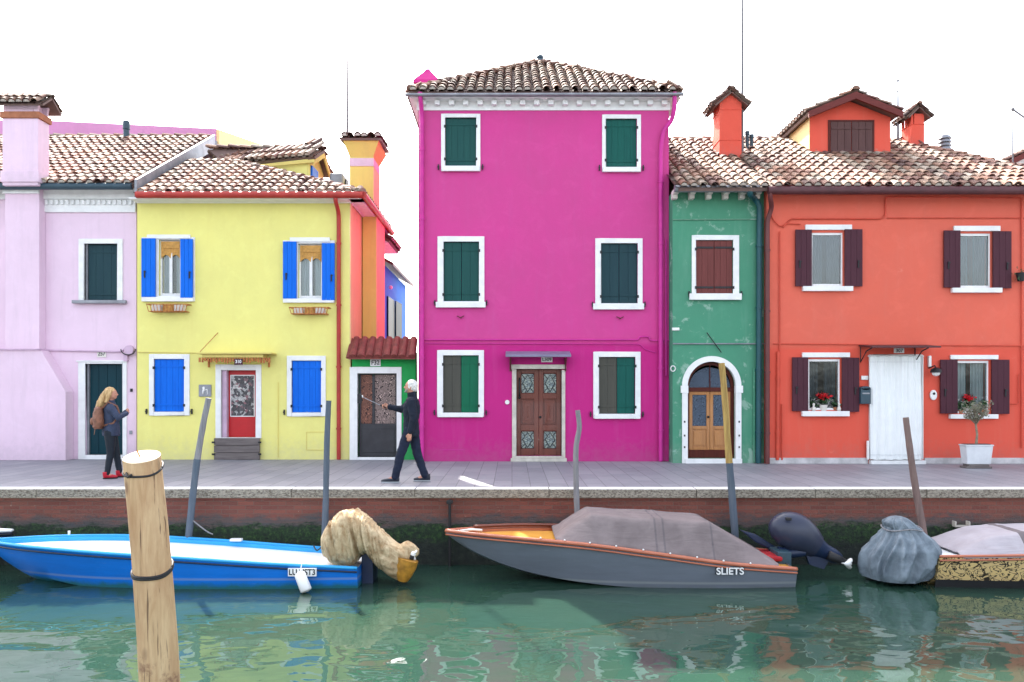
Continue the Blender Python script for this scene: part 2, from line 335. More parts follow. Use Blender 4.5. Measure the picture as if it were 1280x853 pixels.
class MB:
    def __init__(s): s.v = []; s.f = []; s.c = []; s.m = []; s.cur = (1, 1, 1); s.mi = 0
    def face(s, idx): s.f.append(tuple(idx)); s.c.append(s.cur); s.m.append(s.mi)
    def quad(s, *p):
        b = len(s.v); s.v += [tuple(q) for q in p]; s.face(range(b, b+len(p))); return s
    def box(s, x0, x1, y0, y1, z0, z1):
        if x0 > x1: x0, x1 = x1, x0
        if z0 > z1: z0, z1 = z1, z0
        if y0 > y1: y0, y1 = y1, y0
        b = len(s.v)
        s.v += [(x, y, z) for z in (z0, z1) for y in (y0, y1) for x in (x0, x1)]
        for f in ((0, 2, 3, 1), (4, 5, 7, 6), (0, 1, 5, 4), (2, 6, 7, 3), (1, 3, 7, 5), (0, 4, 6, 2)): s.face([b+i for i in f])
        return s
    def prism(s, pts, d):
        """planar polygon pts (3D) extruded by vector d"""
        n = len(pts); b = len(s.v); d = Vector(d)
        s.v += [tuple(p) for p in pts] + [tuple(Vector(p)+d) for p in pts]
        s.face(range(b, b+n)); s.face(range(b+2*n-1, b+n-1, -1))
        for i in range(n): j = (i+1) % n; s.face((b+i, b+n+i, b+n+j, b+j))
        return s
    def tube(s, path, rad, seg=10, cap=True, flat=None, up=None, fn=None):
        """loft of rings; rad = number, list of numbers or list of (a,b)"""
        P = [Vector(p) for p in path]; n = len(P); b = len(s.v); pu = None
        for i in range(n):
            t = (P[min(i+1, n-1)]-P[max(i-1, 0)]).normalized()
            if up is not None: a = Vector(up).cross(t)
            elif pu is not None: a = pu - t*pu.dot(t)
            else: a = t.cross(Vector((0, 0, 1)) if abs(t.z) < .9 else Vector((0, 1, 0)))
            if a.length < 1e-6: a = t.orthogonal()
            a.normalize(); pu = a; c = t.cross(a)
            r = rad[i] if isinstance(rad, (list, tuple)) else rad
            ra, rb = r if isinstance(r, (list, tuple)) else (r, r)
            for k in range(seg):
                th = 2*math.pi*k/seg
                q = P[i] + a*(ra*math.cos(th)) + c*(rb*math.sin(th))
                if fn: q = P[i] + (q-P[i])*fn(i/(n-1), th)
                s.v.append(tuple(q))
        for i in range(n-1):
            for k in range(seg):
                k2 = (k+1) % seg
                s.face((b+i*seg+k, b+i*seg+k2, b+(i+1)*seg+k2, b+(i+1)*seg+k))
        if cap:
            s.face([b+k for k in range(seg)][::-1]); s.face([b+(n-1)*seg+k for k in range(seg)])
        return s
    def ball(s, c, r, seg=12, rings=8, rot=None):
        c = Vector(c); r = r if isinstance(r, (list, tuple)) else (r, r, r); b = len(s.v)
        for i in range(rings+1):
            ph = math.pi*i/rings
            for k in range(seg):
                th = 2*math.pi*k/seg
                q = Vector((r[0]*math.sin(ph)*math.cos(th), r[1]*math.sin(ph)*math.sin(th), r[2]*math.cos(ph)))
                if rot: q = rot @ q
                s.v.append(tuple(c+q))
        for i in range(rings):
            for k in range(seg):
                k2 = (k+1) % seg
                s.face((b+i*seg+k, b+(i+1)*seg+k, b+(i+1)*seg+k2, b+i*seg+k2))
        return s
    def grid(s, fn, nu, nv):
        b = len(s.v)
        for j in range(nv+1):
            for i in range(nu+1): s.v.append(tuple(fn(i/nu, j/nv)))
        for j in range(nv):
            for i in range(nu):
                a = b+j*(nu+1)+i; s.face((a, a+1, a+nu+2, a+nu+1))
        return s
    def mesh(s, name, mat, origin, smooth=False, merge=False):
        me = bpy.data.meshes.new(name)
        ox = Vector(origin)
        me.from_pydata([tuple(Vector(p)-ox) for p in s.v], [], s.f)
        mats = mat if isinstance(mat, (list, tuple)) else [mat]
        for m in mats: me.materials.append(m)
        for p, mi in zip(me.polygons, s.m): p.material_index = mi
        if any(c != (1, 1, 1) for c in s.c):
            ca = me.color_attributes.new('Col', 'FLOAT_COLOR', 'CORNER')
            i = 0
            for p, c in zip(me.polygons, s.c):
                for _ in range(p.loop_total): ca.data[i].color = (c[0], c[1], c[2], 1); i += 1
        if merge or smooth:
            bm = bmesh.new(); bm.from_mesh(me)
            bmesh.ops.remove_doubles(bm, verts=bm.verts, dist=1e-5)
            bmesh.ops.recalc_face_normals(bm, faces=bm.faces)
            bm.to_mesh(me); bm.free()
        if smooth:
            me.polygons.foreach_set('use_smooth', [True]*len(me.polygons))
        me.update(); return me
    def centre(s):
        xs = [p[0] for p in s.v]; ys = [p[1] for p in s.v]; zs = [p[2] for p in s.v]
        return Vector(((min(xs)+max(xs))/2, (min(ys)+max(ys))/2, min(zs)))
    def build(s, name, mat, parent=None, bevel=0, smooth=False, label=None, origin=None, merge=False, sub=0, angle=None):
        o_ = Vector(origin) if origin is not None else s.centre()
        me = s.mesh(name, mat, o_, smooth, merge or bevel > 0)
        o = bpy.data.objects.new(name, me); _link(o, parent, o_)
        if bevel:
            b = o.modifiers.new('bevel', 'BEVEL'); b.width = bevel; b.segments = 2; b.limit_method = 'ANGLE'; b.angle_limit = R(40)
        if sub:
            b = o.modifiers.new('sub', 'SUBSURF'); b.levels = sub; b.render_levels = sub
        if angle is not None: me.set_sharp_from_angle(angle=R(angle))
        if label: o['label'] = label
        return o

def textobj(s, x, y, z, size, mat, parent, name='lettering', ext=.002, align='CENTER', width=None, rotz=0):
    cu = bpy.data.curves.new(name, 'FONT'); cu.body = s; cu.size = size; cu.extrude = ext
    cu.align_x = align; cu.align_y = 'CENTER'; cu.offset = size*.02
    tmp = bpy.data.objects.new('tmp', cu); COL.objects.link(tmp)
    bpy.context.view_layer.update()
    me = bpy.data.meshes.new_from_object(tmp.evaluated_get(bpy.context.evaluated_depsgraph_get()))
    bpy.data.objects.remove(tmp); bpy.data.curves.remove(cu)
    me.transform(Matrix.Rotation(rotz, 4, 'Z') @ Matrix.Rotation(R(90), 4, 'X'))
    if width:
        xs = [v.co.x for v in me.vertices]; k = width/max(1e-4, max(xs)-min(xs))
        for v in me.vertices: v.co.x *= k
    me.materials.clear(); me.materials.append(mat); me.name = name
    o = bpy.data.objects.new(name, me); return _link(o, parent, Vector((x, y, z)))

def dot2(p, q): return p[0]*q[0]+p[1]*q[1]
def inpoly(x, y, poly):
    r = False; n = len(poly)
    for i in range(n):
        x1, y1 = poly[i]; x2, y2 = poly[(i+1) % n]
        if (y1 > y) != (y2 > y) and x < (x2-x1)*(y-y1)/(y2-y1)+x1: r = not r
    return r

TILECOL = [(.64, .43, .31), (.55, .30, .20), (.62, .49, .37), (.40, .18, .12), (.27, .12, .09), (.50, .26, .17), (.70, .57, .45), (.22, .11, .09), (.58, .37, .26), (.40, .20, .15)]
def tilecol(dark=0):
    c = rnd.choice(TILECOL); k = rnd.uniform(.46, .84)*(1-dark*rnd.uniform(.2, .8))
    return tuple(x*k for x in c)
def tiles(mb, P0, u, v, poly, sp=.21, row=.32, dark=0, pans=True, r0=.088, lift=.0):
    """barrel tiles over a plane patch: poly is in (u,v) metres from P0"""
    P0 = Vector(P0); u = Vector(u).normalized(); v = Vector(v).normalized(); n = u.cross(v).normalized()
    if n.z < 0: n = -n
    us = [p[0] for p in poly]; vs = [p[1] for p in poly]
    i0, i1 = int(math.floor(min(us)/sp)), int(math.ceil(max(us)/sp)); j1 = int(math.ceil(max(vs)/row))
    v0 = min(vs)
    for i in range(i0, i1+1):
        wob = rnd.uniform(-.012, .012)
        for j in range(0, j1):
            uu = i*sp+sp/2+wob+rnd.uniform(-.008, .008); vv = v0+j*row
            if inpoly(uu, vv+row*.5, poly) or (j == 0 and inpoly(uu, vv+.03, poly)):
                mb.cur = tilecol(dark + (.4 if noise.noise(P0+u*uu*.5+v*vv*.7) > .15 else 0))
                L = row+.07; ja = rnd.uniform(-.012, .012); hz = .015+rnd.uniform(0, .012)
                b = len(mb.v); S = 6
                for q, (vo, rr, h) in enumerate(((-.02, r0, .050+hz), (L, r0*.8, .018+hz))):
                    for k in range(S+1):
                        th = math.pi*k/S
                        mb.v.append(tuple(P0+u*(uu+ja*(1-q)+rr*math.cos(th))+v*(vv+vo)+n*(lift+h+rr*.85*math.sin(th))))
                for k in range(S): mb.face((b+k, b+k+1, b+S+2+k, b+S+1+k))
                # thickness lip at the low end
                c2 = len(mb.v)
                for k in range(S+1):
                    th = math.pi*k/S; rr = r0*.78
                    mb.v.append(tuple(P0+u*(uu+ja+rr*math.cos(th))+v*(vv-.02)+n*(lift+.050+hz+rr*.85*math.sin(th))))
                for k in range(S): mb.face((b+k+1, b+k, c2+k, c2+k+1))
                if j == 0 and rnd.random() < .85:
                    mb.cur = (.52, .46, .40); q = len(mb.v)
                    for k in range(S+1):
                        th = math.pi*k/S; rr = r0*.80
                        mb.v.append(tuple(P0+u*(uu+ja+rr*math.cos(th))+v*(vv-.010)+n*(lift+.03+hz+rr*.85*math.sin(th))))
                    mb.face(range(q, q+S+1))
            if pans:
                u2 = i*sp+wob
                if inpoly(u2, vv+row*.5, poly):
                    mb.cur = tuple(x*.42 for x in tilecol(dark))  # pans darkened: shade in the gaps between tiles put into the colour
                    b = len(mb.v); S = 3
                    for q, (vo, h) in enumerate(((-.03, .055), (row+.04, .025))):
                        for k in range(S+1):
                            th = math.pi*(1+k/S)
                            mb.v.append(tuple(P0+u*(u2+.075*math.cos(th))+v*(vv+vo)+n*(lift+h+.05*math.sin(th))))
                    for k in range(S): mb.face((b+k, b+k+1, b+S+2+k, b+S+1+k))
    mb.cur = (1, 1, 1)
def ridge_tiles(mb, A, B, r=.11, dark=0):
    A = Vector(A); B = Vector(B); L = (B-A).length; n = max(1, int(L/.34)); t = (B-A)/L
    a = t.cross(Vector((0, 0, 1))).normalized(); up = a.cross(t).normalized()
    if up.z < 0: up = -up
    for i in range(n):
        mb.cur = tilecol(dark); b = len(mb.v); S = 6
        for q, (s_, rr, h) in enumerate(((i*L/n-.02, r, .045+rnd.uniform(0, .015)), ((i+1)*L/n+.03, r*.82, .02))):
            for k in range(S+1):
                th = math.pi*k/S
                mb.v.append(tuple(A+t*s_+a*(rr*math.cos(th))+up*(h+rr*.85*math.sin(th))))
        for k in range(S): mb.face((b+k, b+k+1, b+S+2+k, b+S+1+k))
        mb.face(range(b, b+S+1))
    mb.cur = (1, 1, 1)
def roof_plane(mb, pts, dark=0, thick=.07, sp=.21, row=.32):
    """pts: world polygon, first two = eave left, eave right; adds bed slab and tiles"""
    pts = [Vector(p) for p in pts]
    u = (pts[1]-pts[0]).normalized(); n = Vector((0, 0, 0))
    for i in range(1, len(pts)-1): n += (pts[i]-pts[0]).cross(pts[i+1]-pts[0])
    n.normalize()
    if n.z < 0: n = -n
    v = n.cross(u).normalized()
    poly = [((p-pts[0]).dot(u), (p-pts[0]).dot(v)) for p in pts]
    mb.cur = (.16, .10, .085); mb.prism(pts, -n*thick)
    tiles(mb, pts[0], u, v, poly, dark=dark, sp=sp, row=row)
def on_plane(px, py, Ye, ze, t):
    k = (HY-py)/F; Y = (ze-Ye*t-CZ)/(k-t); return Vector((PX(px, Y), Y, CZ+k*Y))

def wall_front(mb, x0, x1, z0, z1, Y, holes, depth=.22):
    xs = sorted({x0, x1, *[h[0] for h in holes], *[h[1] for h in holes]})
    zs = sorted({z0, z1, *[h[2] for h in holes], *[h[3] for h in holes]})
    for i in range(len(xs)-1):
        for j in range(len(zs)-1):
            cx, cz = (xs[i]+xs[i+1])/2, (zs[j]+zs[j+1])/2
            if any(h[0] < cx < h[1] and h[2] < cz < h[3] for h in holes): continue
            mb.quad((xs[i], Y, zs[j]), (xs[i+1], Y, zs[j]), (xs[i+1], Y, zs[j+1]), (xs[i], Y, zs[j+1]))
    for a, b, c, d in holes:
        mb.quad((a, Y, c), (a, Y+depth, c), (a, Y+depth, d), (a, Y, d))
        mb.quad((b, Y, c), (b, Y, d), (b, Y+depth, d), (b, Y+depth, c))
        mb.quad((a, Y, d), (a, Y+depth, d), (b, Y+depth, d), (b, Y, d))
        mb.quad((a, Y, c), (b, Y, c), (b, Y+depth, c), (a, Y+depth, c))
def shell(mb, x0, x1, Y, Yb, z1, z0=0.0, back=True):
    mb.quad((x0, Y, z0), (x0, Y, z1), (x0, Yb, z1), (x0, Yb, z0))
    mb.quad((x1, Y, z0), (x1, Yb, z0), (x1, Yb, z1), (x1, Y, z1))
    if back: mb.quad((x0, Yb, z0), (x0, Yb, z1), (x1, Yb, z1), (x1, Yb, z0))
    mb.quad((x0, Y, z1), (x1, Y, z1), (x1, Yb, z1), (x0, Yb, z1))
def pxr(l, t, r, b, Y): return (PX(l, Y), PX(r, Y), PZ(b, Y), PZ(t, Y))

def frame_ring(rect_o, rect_i, Y, proud=.035, back=.05, sill=None):
    """four butted members round an opening"""
    x0, x1, z0, z1 = rect_o; a, b, c, d = rect_i; m = MB()
    m.box(x0, a, Y-proud, Y+back, z0, z1); m.box(b, x1, Y-proud, Y+back, z0, z1)
    m.box(a, b, Y-proud, Y+back, d, z1)
    if c > z0+.004: m.box(a, b, Y-proud, Y+back, z0, c)
    return m

def shutter_leaf(x0, x1, z0, z1, y, mat, parent, planks=3, th=.035, battens=True, label=None, batmat=None, latch=None):
    m = MB(); w = (x1-x0)/planks; g = .004
    for i in range(planks): m.box(x0+i*w+g/2, x0+(i+1)*w-g/2, y, y+th, z0, z1)
    m.box(x0+.01, x1-.01, y+th*.4, y+th*.9, z0+.01, z1-.01)
    h = z1-z0; m.mi = 1
    if battens:
        for zc in (z0+h*.13, z1-h*.13): m.box(x0+.012, x1-.012, y-.012, y-.0005, zc-.022, zc+.022)
    mats = [mat, batmat or mat]
    if latch is not None:
        xh = latch; zh = z0+h*.38; m.mi = 1; mats[1] = M['iron']
        m.box(xh-.014, xh+.014, y-.02, y-.001, zh-.07, zh+.09); m.box(xh-.014, xh+.035, y-.03, y-.0201, zh+.05, zh+.08)
    return m.build('shutter', mats, parent, bevel=.002, label=label)

def closed_window(parent, o, i, Y, mats, sill=None, wallmat=None, pins=True, fr=None, planks=3, depth=.07, label=None, batmat=None, leaves=2):
    ro, ri = pxr(*o, Y), pxr(*i, Y)
    w = frame_ring(ro, ri, Y, back=.1).build('window', fr or M['white'], parent, bevel=.006, label=label)
    if sill:
        a, b, c, d = pxr(*sill, Y)
        MB().box(a, b, Y-.085, Y-.0352, c, d).build('sill', fr or M['white'], w, bevel=.008)
    x0, x1, z0, z1 = ri
    g = .006
    if leaves == 2:
        xm = (x0+x1)/2
        shutter_leaf(x0+g, xm-.003, z0+g, z1-g, Y+depth-.05, mats[0], w, planks, batmat=batmat)
        shutter_leaf(xm+.003, x1-g, z0+g, z1-g, Y+depth-.05, mats[1], w, planks, batmat=batmat)
    else:
        shutter_leaf(x0+g, x1-g, z0+g, z1-g, Y+depth-.05, mats[0], w, planks*2-1, batmat=batmat)
    if pins:
        m = MB()
        for xx in (ro[0]-.06, ro[1]+.05):
            zb = ro[2]+.09
            m = MB(); m.box(xx-.012, xx+.012, Y-.05, Y+.02, zb-.06, zb+.06); m.box(xx-.02, xx+.02, Y-.055, Y-.045, zb-.02, zb+.02)
            m.build('shutter_catch', M['iron'], w, bevel=.003)
        for xx in (ri[0], ri[1]):
            for zz in (ri[2]+.15, ri[3]-.2): MB().box(xx-.022, xx+.022, Y-.047, Y-.036, zz-.03, zz+.03).build('hinge', M['iron'], w)
    return ri

def pipe(name, pts, r, mat, parent, seg=10, brackets=True, bm=None):
    # round the corners a little
    P = [Vector(p) for p in pts]; out = [P[0]]
    for i in range(1, len(P)-1):
        a, b, c = P[i-1], P[i], P[i+1]
        k1 = min(.35, (a-b).length*.4, 2.2*r+.03); k2 = min(.35, (c-b).length*.4, 2.2*r+.03)
        p, q = b+(a-b).normalized()*k1, b+(c-b).normalized()*k2
        for t in (0, .33, .67, 1): out.append((1-t)**2*p+2*t*(1-t)*b+t*t*q)
    out.append(P[-1])
    m = MB(); m.tube(out, r, seg)
    if brackets and r > .02:
        a, b = P[-2], P[-1]; L = (b-a).length; t = (b-a).normalized(); k = int(L/1.6)
        for i in range(k+1):
            c = a+t*(L*(i+.5)/(k+1)); m.tube([c-t*.02, c+t*.02], r*1.28, seg)
    return m.build(name, mat, parent, smooth=True, angle=40)
SKYSTR, SUNSTR, EXPO, SKYSAT = .14, 3.0, 2.4, .45
YP, YY, YG, YM, YS, YO = 17.75, 17.65, 17.60, 17.2, 16.8, 16.64

# ================================================================== pink house
ph = thing('house', 'pale pink house with a tall chimney breast at the left edge of the row', 'house', (PX(85, YP), YP, 0), None)
px0 = PX(-230, YP); px1 = PX(170.5, YP); pzt = PZ(236, YP)
hw = [pxr(106, 305, 147.5, 377, YP), pxr(107, 455, 154, 566, YP)]
hw[1] = (hw[1][0], hw[1][1], .10, hw[1][3])
m = MB(); wall_front(m, px0, px1, 0, pzt, YP, hw); shell(m, px0, px1, YP, 25, pzt)
m.build('wall', M['pink'], ph, origin=ORG[ph.name])
# chimney breast and buttress
m = MB()
bx0, bx1 = PX(6, 17.5), PX(49, 17.5)
m.prism([(bx0, 17.5, PZ(437, 17.5)), (bx1, 17.5, PZ(437, 17.5)), (bx1, 17.5, pzt), (bx0, 17.5, pzt)], (0, .2495, 0))
bb = PX(82, 17.42)
m.prism([(PX(-230, 17.42), 17.42, 0), (bb, 17.42, 0), (bb, 17.42, PZ(490, 17.42)), (PX(51, 17.42), 17.42, PZ(438, 17.42)), (PX(-230, 17.42), 17.42, PZ(438, 17.42))], (0, .3295, 0))
m.build('chimney_breast', M['pink'], ph, bevel=.012)
# cornice with dentils
m = MB()
ca, cb = PX(51, YP), px1
m.box(ca, cb, YP-.10, YP-.002, PZ(250, YP), PZ(237, YP)); m.box(ca, cb, YP-.05, YP-.002, PZ(266, YP), PZ(250, YP)-.001)
k = ca+.03
while k < cb-.06: m.box(k, k+.06, YP-.10, YP-.052, PZ(257, YP), PZ(251, YP)); k += .12
m.box(ca, cb, YP-.13, YP-.102, PZ(239, YP), PZ(236, YP))
m.box(px0, bx0, YP-.10, YP-.002, PZ(250, YP), PZ(237, YP)); m.box(bx0-.02, bx1+.02, 17.44, 17.498, PZ(246, YP), PZ(237, YP))
m.build('cornice', M['white'], ph, bevel=.004)
# gutter
gz = PZ(233, 17.35); m = MB()
m.tube([(px0, 17.36, gz), (PX(165, 17.36), 17.36, gz)], (.075), 10)
m.build('gutter', M['gutter_dark'], ph, smooth=True, angle=50)
# window
w = frame_ring(pxr(99, 299, 154, 378, YP), pxr(106, 305, 147.5, 377, YP), YP, back=.1).build('window', M['white'], ph, bevel=.006)
a, b, c, d = pxr(106, 305, 147.5, 377, YP)
shutter_leaf(a+.05, b-.006, c, d-.006, YP+.06, M['shut_slate'], w, 4)
MB().box(a, a+.045, YP+.03, YP+.12, c, d).build('jamb', M['zinc'], w, bevel=.004)
a, b, c, d = pxr(93, 376, 160, 380, YP); MB().box(a, b, YP-.12, YP-.036, c, d).build('sill', M['zinc'], w, bevel=.01)
# door
ro = pxr(98.5, 451, 159, 573, YP); a, b, c, d = hw[1]
m = MB(); m.box(ro[0], a, YP-.035, YP+.1, .0, ro[3]); m.box(b, ro[1], YP-.035, YP+.1, .0, ro[3]); m.box(a, b, YP-.035, YP+.1, d, ro[3])
m.box(a, b, YP-.06, YP+.2, 0, .10); m.box(ro[0]-.03, ro[1]+.02, YP-.06, YP-.036, ro[3]-.03, ro[3])
dr = m.build('door', M['white'], ph, bevel=.006)
lf = MB(); n_ = 4
for i in range(n_): lf.box(a+.05+i*(b-a-.06)/n_+.003, a+.05+(i+1)*(b-a-.06)/n_-.003, YP+.10, YP+.15, .105, d-.005)
lf.build('door_leaf', M['door_teal'], dr, bevel=.004)
MB().box(a, a+.05, YP+.05, YP+.2, .10, d).build('jamb', M['zinc'], dr, bevel=.004)
h = MB(); h.ball((b-.13, YP+.07, 1.05), .035); h.tube([(b-.13, YP+.10, 1.05), (b-.13, YP+.07, 1.05)], .015); h.build('handle', M['zinc'], dr, smooth=True)
# number, cables, box
z = PZ(442.5, YP); MB().box(PX(122, YP), PX(133, YP), YP-.02, YP-.001, z-.08, z+.08).build('number_plate', M['cream'], ph, bevel=.004)
textobj('257', PX(127.5, YP), YP-.021, z, .13, M['iron'], ph, 'number', width=.17)
pipe('conduit', [(PX(-200, 17.36), 17.38, PZ(437, 17.38)), (PX(50, 17.38), 17.38, PZ(437, 17.38)), (PX(56, YP), YP-.03, PZ(438, YP)), (PX(152, YP), YP-.03, PZ(440, YP)), (PX(156, YP), YP-.03, PZ(437, YP))], .02, M['pinkpipe'], ph)
m = MB(); m.tube([(PX(163, YP), YP-.09, PZ(438, YP)), (PX(163, YP), YP-.001, PZ(438, YP))], .11, 16); m.box(PX(156, YP), PX(161, YP), YP-.07, YP-.001, PZ(452, YP), PZ(443, YP))
m.build('junction_box', M['pinkpipe'], ph, bevel=.01)
m = MB(); P = []
for k in range(9): th = math.pi*(1.0+k/8); P.append((PX(163, YP)+.17*math.cos(th), YP-.1, PZ(437, YP)+.13*math.sin(th)))
m.tube(P, .012, 6); m.build('cable', M['iron'], ph, smooth=True)
m = MB(); m.box(PX(163, YP), PX(166, YP), YP-.02, YP-.001, PZ(490, YP), PZ(486, YP)); m.build('doorbell', M['iron'], ph, bevel=.004)
m = MB(); m.box(PX(162, YP), PX(165.5, YP), YP-.02, YP-.001, PZ(543, YP), PZ(538.5, YP)); m.build('vent', M['zinc'], ph, bevel=.004)
# roof
T = .55; Ye, ze = 17.35, 1.6+(487-231)/F*17.35
rp = [(px0-.1, Ye, ze), tuple(on_plane(168, 231, Ye, ze, T))]
rr = Vector(rp[1]); Yr = on_plane(200, 174, Ye, ze, T).y; zr = ze+(Yr-Ye)*T
m = MB(); roof_plane(m, [rp[0], rp[1], (rr.x, Yr, zr), (px0-.1, Yr, zr)], dark=.05)
m.cur = (.16, .10, .085); m.prism([(px0-.1, Yr, zr), (rr.x, Yr, zr), (rr.x, 27, ze+.3), (px0-.1, 27, ze+.3)], (0, 0, -.07))
ridge_tiles(m, (px0, Yr, zr+.02), (rr.x, Yr, zr+.02), dark=.5)
rf = m.build('roof', M['tile'], ph)
# flashing cheek at the right edge
m = MB(); m.prism([(rr.x+.02, Ye-.05, ze-.32), (rr.x+.02, Ye-.05, ze+.10), (rr.x+.02, Yr, zr+.12), (rr.x+.02, Yr, zr-.3)], (.06, 0, 0))
m.build('flashing', M['zinc'], ph, bevel=.008)
# chimney above the eave
cx0, cx1 = PX(3, 17.2), PX(47.5, 17.2)
m = MB(); m.box(cx0, cx1, 17.2, 17.62, PZ(232, 17.2), PZ(148, 17.2)); m.box(cx0-.03, cx1+.03, 17.17, 17.65, PZ(228, 17.2), PZ(214, 17.2))
m.box(cx0, cx1-.12, 17.22, 17.60, PZ(140, 17.2)+.001, PZ(128, 17.2))
zt = PZ(140, 17.2)+.001
for yy in (17.21, 17.55): m.prism([(cx1-.10, yy, zt), (cx1-.02, yy, zt), (cx1+.02, yy, zt+.22), (cx1-.14, yy, zt+.22)], (0, .06, 0))
ch = m.build('chimney', M['pink'], ph, bevel=.01)
m = MB(); m.box(cx0-.04, cx1+.04, 17.16, 17.66, PZ(148, 17.2)+.001, PZ(140, 17.2)); m.build('chimney_band', M['terracotta'], ch, bevel=.008)
m = MB(); zc = PZ(133, 17.2); 
for s in (1, -1):
    ya = 17.41-s*.36
    pts = [(cx0-.1, ya, zc), (cx1+.2, ya, zc), (cx1+.2, 17.41, zc+.27), (cx0-.1, 17.41, zc+.27)]
    if s < 0: pts = [pts[1], pts[0], pts[3], pts[2]]
    roof_plane(m, pts, dark=.75, sp=.17, row=.2, thick=.04)
ridge_tiles(m, (cx0-.1, 17.41, zc+.27), (cx1+.2, 17.41, zc+.27), .08, .7)
m.build('chimney_cap', M['tile'], ch)
m = MB(); p = on_plane(158, 176, Ye, ze, T)
m.tube([p-Vector((0, 0, .1)), p+Vector((0, 0, .30))], .08, 12); m.tube([p+Vector((0, 0, .31)), p+Vector((0, 0, .52))], .095, 12); m.ball(p+Vector((0, 0, .52)), (.095, .095, .05))
m.build('vent_pipe', M['gutter_dark'], rf, smooth=True, angle=50)

# ---- terrace wall of a house further back
tb = thing('terrace_house', 'taller building behind the pale pink house, showing a plain mauve-pink upper wall', 'building', (PX(150, 26), 26, 0))
x0, x1 = PX(-230, 26), PX(270, 26)
M['mauve'] = stucco('mauve_pink_render', (.62, .28, .50))
m = MB(); m.prism([(x0, 26, 0), (x1, 26, 0), (x1, 26, PZ(161, 26)), (PX(62, 26), 26, PZ(151, 26)), (x0, 26, PZ(147, 26))], (0, 3.2, 0))
m.build('wall', M['mauve'], tb)
m = MB(); m.prism([(x1+.003, 26.02, 0), (x1+.003, 30.5, 0), (x1+.003, 30.5, PZ(181, 30.5)), (x1+.003, 26.02, PZ(162, 26))], (.1, 0, 0)); m.build('side_wall', M['peach'], tb)
m = MB(); m.box(x0, x1+.05, 25.9, 25.998, PZ(184, 26), PZ(177, 26)); m.build('coping', M['zinc'], tb, bevel=.01)

# ================================================================== yellow house
yh = thing('house', 'lemon yellow house with bright blue shutters and a red front door', 'house', (PX(300, YY), YY, 0))
yx0, yx1 = PX(171.5, YY), PX(437, YY); yzt = PZ(246, YY)
hu1, hu2 = pxr(199, 300, 226, 370, YY), pxr(373, 305, 403, 373, YY)
hd = pxr(277, 463, 320.5, 547, YY)
hl1, hl2 = pxr(193, 449, 231, 515, YY), pxr(365, 451, 402, 516, YY)
m = MB(); wall_front(m, yx0, yx1, 0, yzt, YY, [hu1, hu2, hd, hl1, hl2])
m.quad((yx0, YY, 0), (yx0, YY, yzt), (yx0, 22.3, yzt), (yx0, 22.3, 0)); m.quad((yx0, 22.3, 0), (yx0, 22.3, yzt), (yx1, 22.3, yzt), (yx1, 22.3, 0))
m.build('wall', M['yellow'], yh, origin=ORG[yh.name])
m = MB(); m.quad((yx1, YY+.001, 0), (yx1, 22.3, 0), (yx1, 22.3, yzt), (yx1, YY+.001, yzt)); m.box(yx1+.001, yx1+.02, YY+.002, YY+.25, 0, yzt)
m.build('side_wall', M['peach'], yh)
m = MB(); m.box(yx0, yx1+.02, YY-.06, YY-.002, PZ(254.5, YY), PZ(246, YY)); m.box(yx1+.022, yx1+.06, YY-.06, 21.2, PZ(254.5, YY), PZ(246, YY))
m.build('fascia', M['white'], yh, bevel=.004)
Ye, ze = 17.3, 1.6+(487-243)/F*17.3
xe = yx1+.34
apex = on_plane(281, 202, Ye, ze, T)
m = MB(); E0 = Vector((rr.x+.09, Ye, ze)); E1 = Vector((xe, Ye, ze))
topl = Vector((rr.x+.09, apex.y, apex.z))
roof_plane(m, [E0, E1, apex, topl], dark=.05)
ridge_tiles(m, E1, apex+Vector((0, 0, .02)), dark=.05)
bk = Vector((xe, 21.3, ze)); roof_plane(m, [bk, E1, apex][::-1] if False else [E1, bk, Vector((apex.x, 21.3, apex.z)), apex], dark=.1)
m.build('roof', M['tile'], yh)
m = MB(); gz = ze-.03
m.tube([(rr.x+.1, Ye-.07, gz), (xe+.05, Ye-.07, gz)], .075, 10); m.tube([(xe+.06, Ye-.07, gz), (xe+.06, 21.3, gz-.03)], .075, 10)
m.build('gutter', M['redpipe'], yh, smooth=True, angle=50)
m = MB(); m.box(yx0, xe, Ye-.03, YY-.061, ze-.11, ze-.075); m.box(yx1+.061, xe, Ye, 21.2, ze-.11, ze-.075); m.build('soffit', M['white'], yh)
x = PX(423.5, YY-.07)
pipe('downpipe', [(x, Ye-.05, gz-.05), (x, Ye-.05, gz-.14), (x, YY-.08, gz-.32), (x, YY-.08, 0.01)], .048, M['redpipe'], yh)
# dormer whose gable faces the alley
A, B = Vector((-6.96, 19.68, 7.32)), Vector((-4.85, 19.0, 7.32))
C_, D_ = Vector((-4.80, 19.8, 7.73)), W(260, 187, 20.6)
A2 = W(282, 205, 20.1)
m = MB(); zb_ = 6.1
m.prism([Vector((A.x-.3, A.y+.18, zb_)), Vector((-5.05, 19.12, zb_)), Vector((-5.05, 19.12, 7.29)), Vector((A.x-.3, A.y+.18, 7.29))], (0, .12, 0))
g0 = Vector((-5.0, 19.13, 7.29)); g1 = Vector((-5.0, 20.5, 7.29)); gt = Vector((-5.0, 19.82, 7.66))
m.prism([Vector((g0.x, g0.y, zb_)), Vector((g1.x, g1.y, zb_)), g1, gt, g0], (-.045, 0, 0))
dm = m.build('dormer', M['yellow'], yh)
m = MB(); roof_plane(m, [A2, B, C_, D_], dark=.25)
far = Vector((-4.80, 20.65, 7.30)); farl = Vector((D_.x, 21.6, 7.6))
roof_plane(m, [far, farl, D_, C_], dark=.15); ridge_tiles(m, D_, C_, dark=.3)
m.build('dormer_roof', M['tile'], dm)
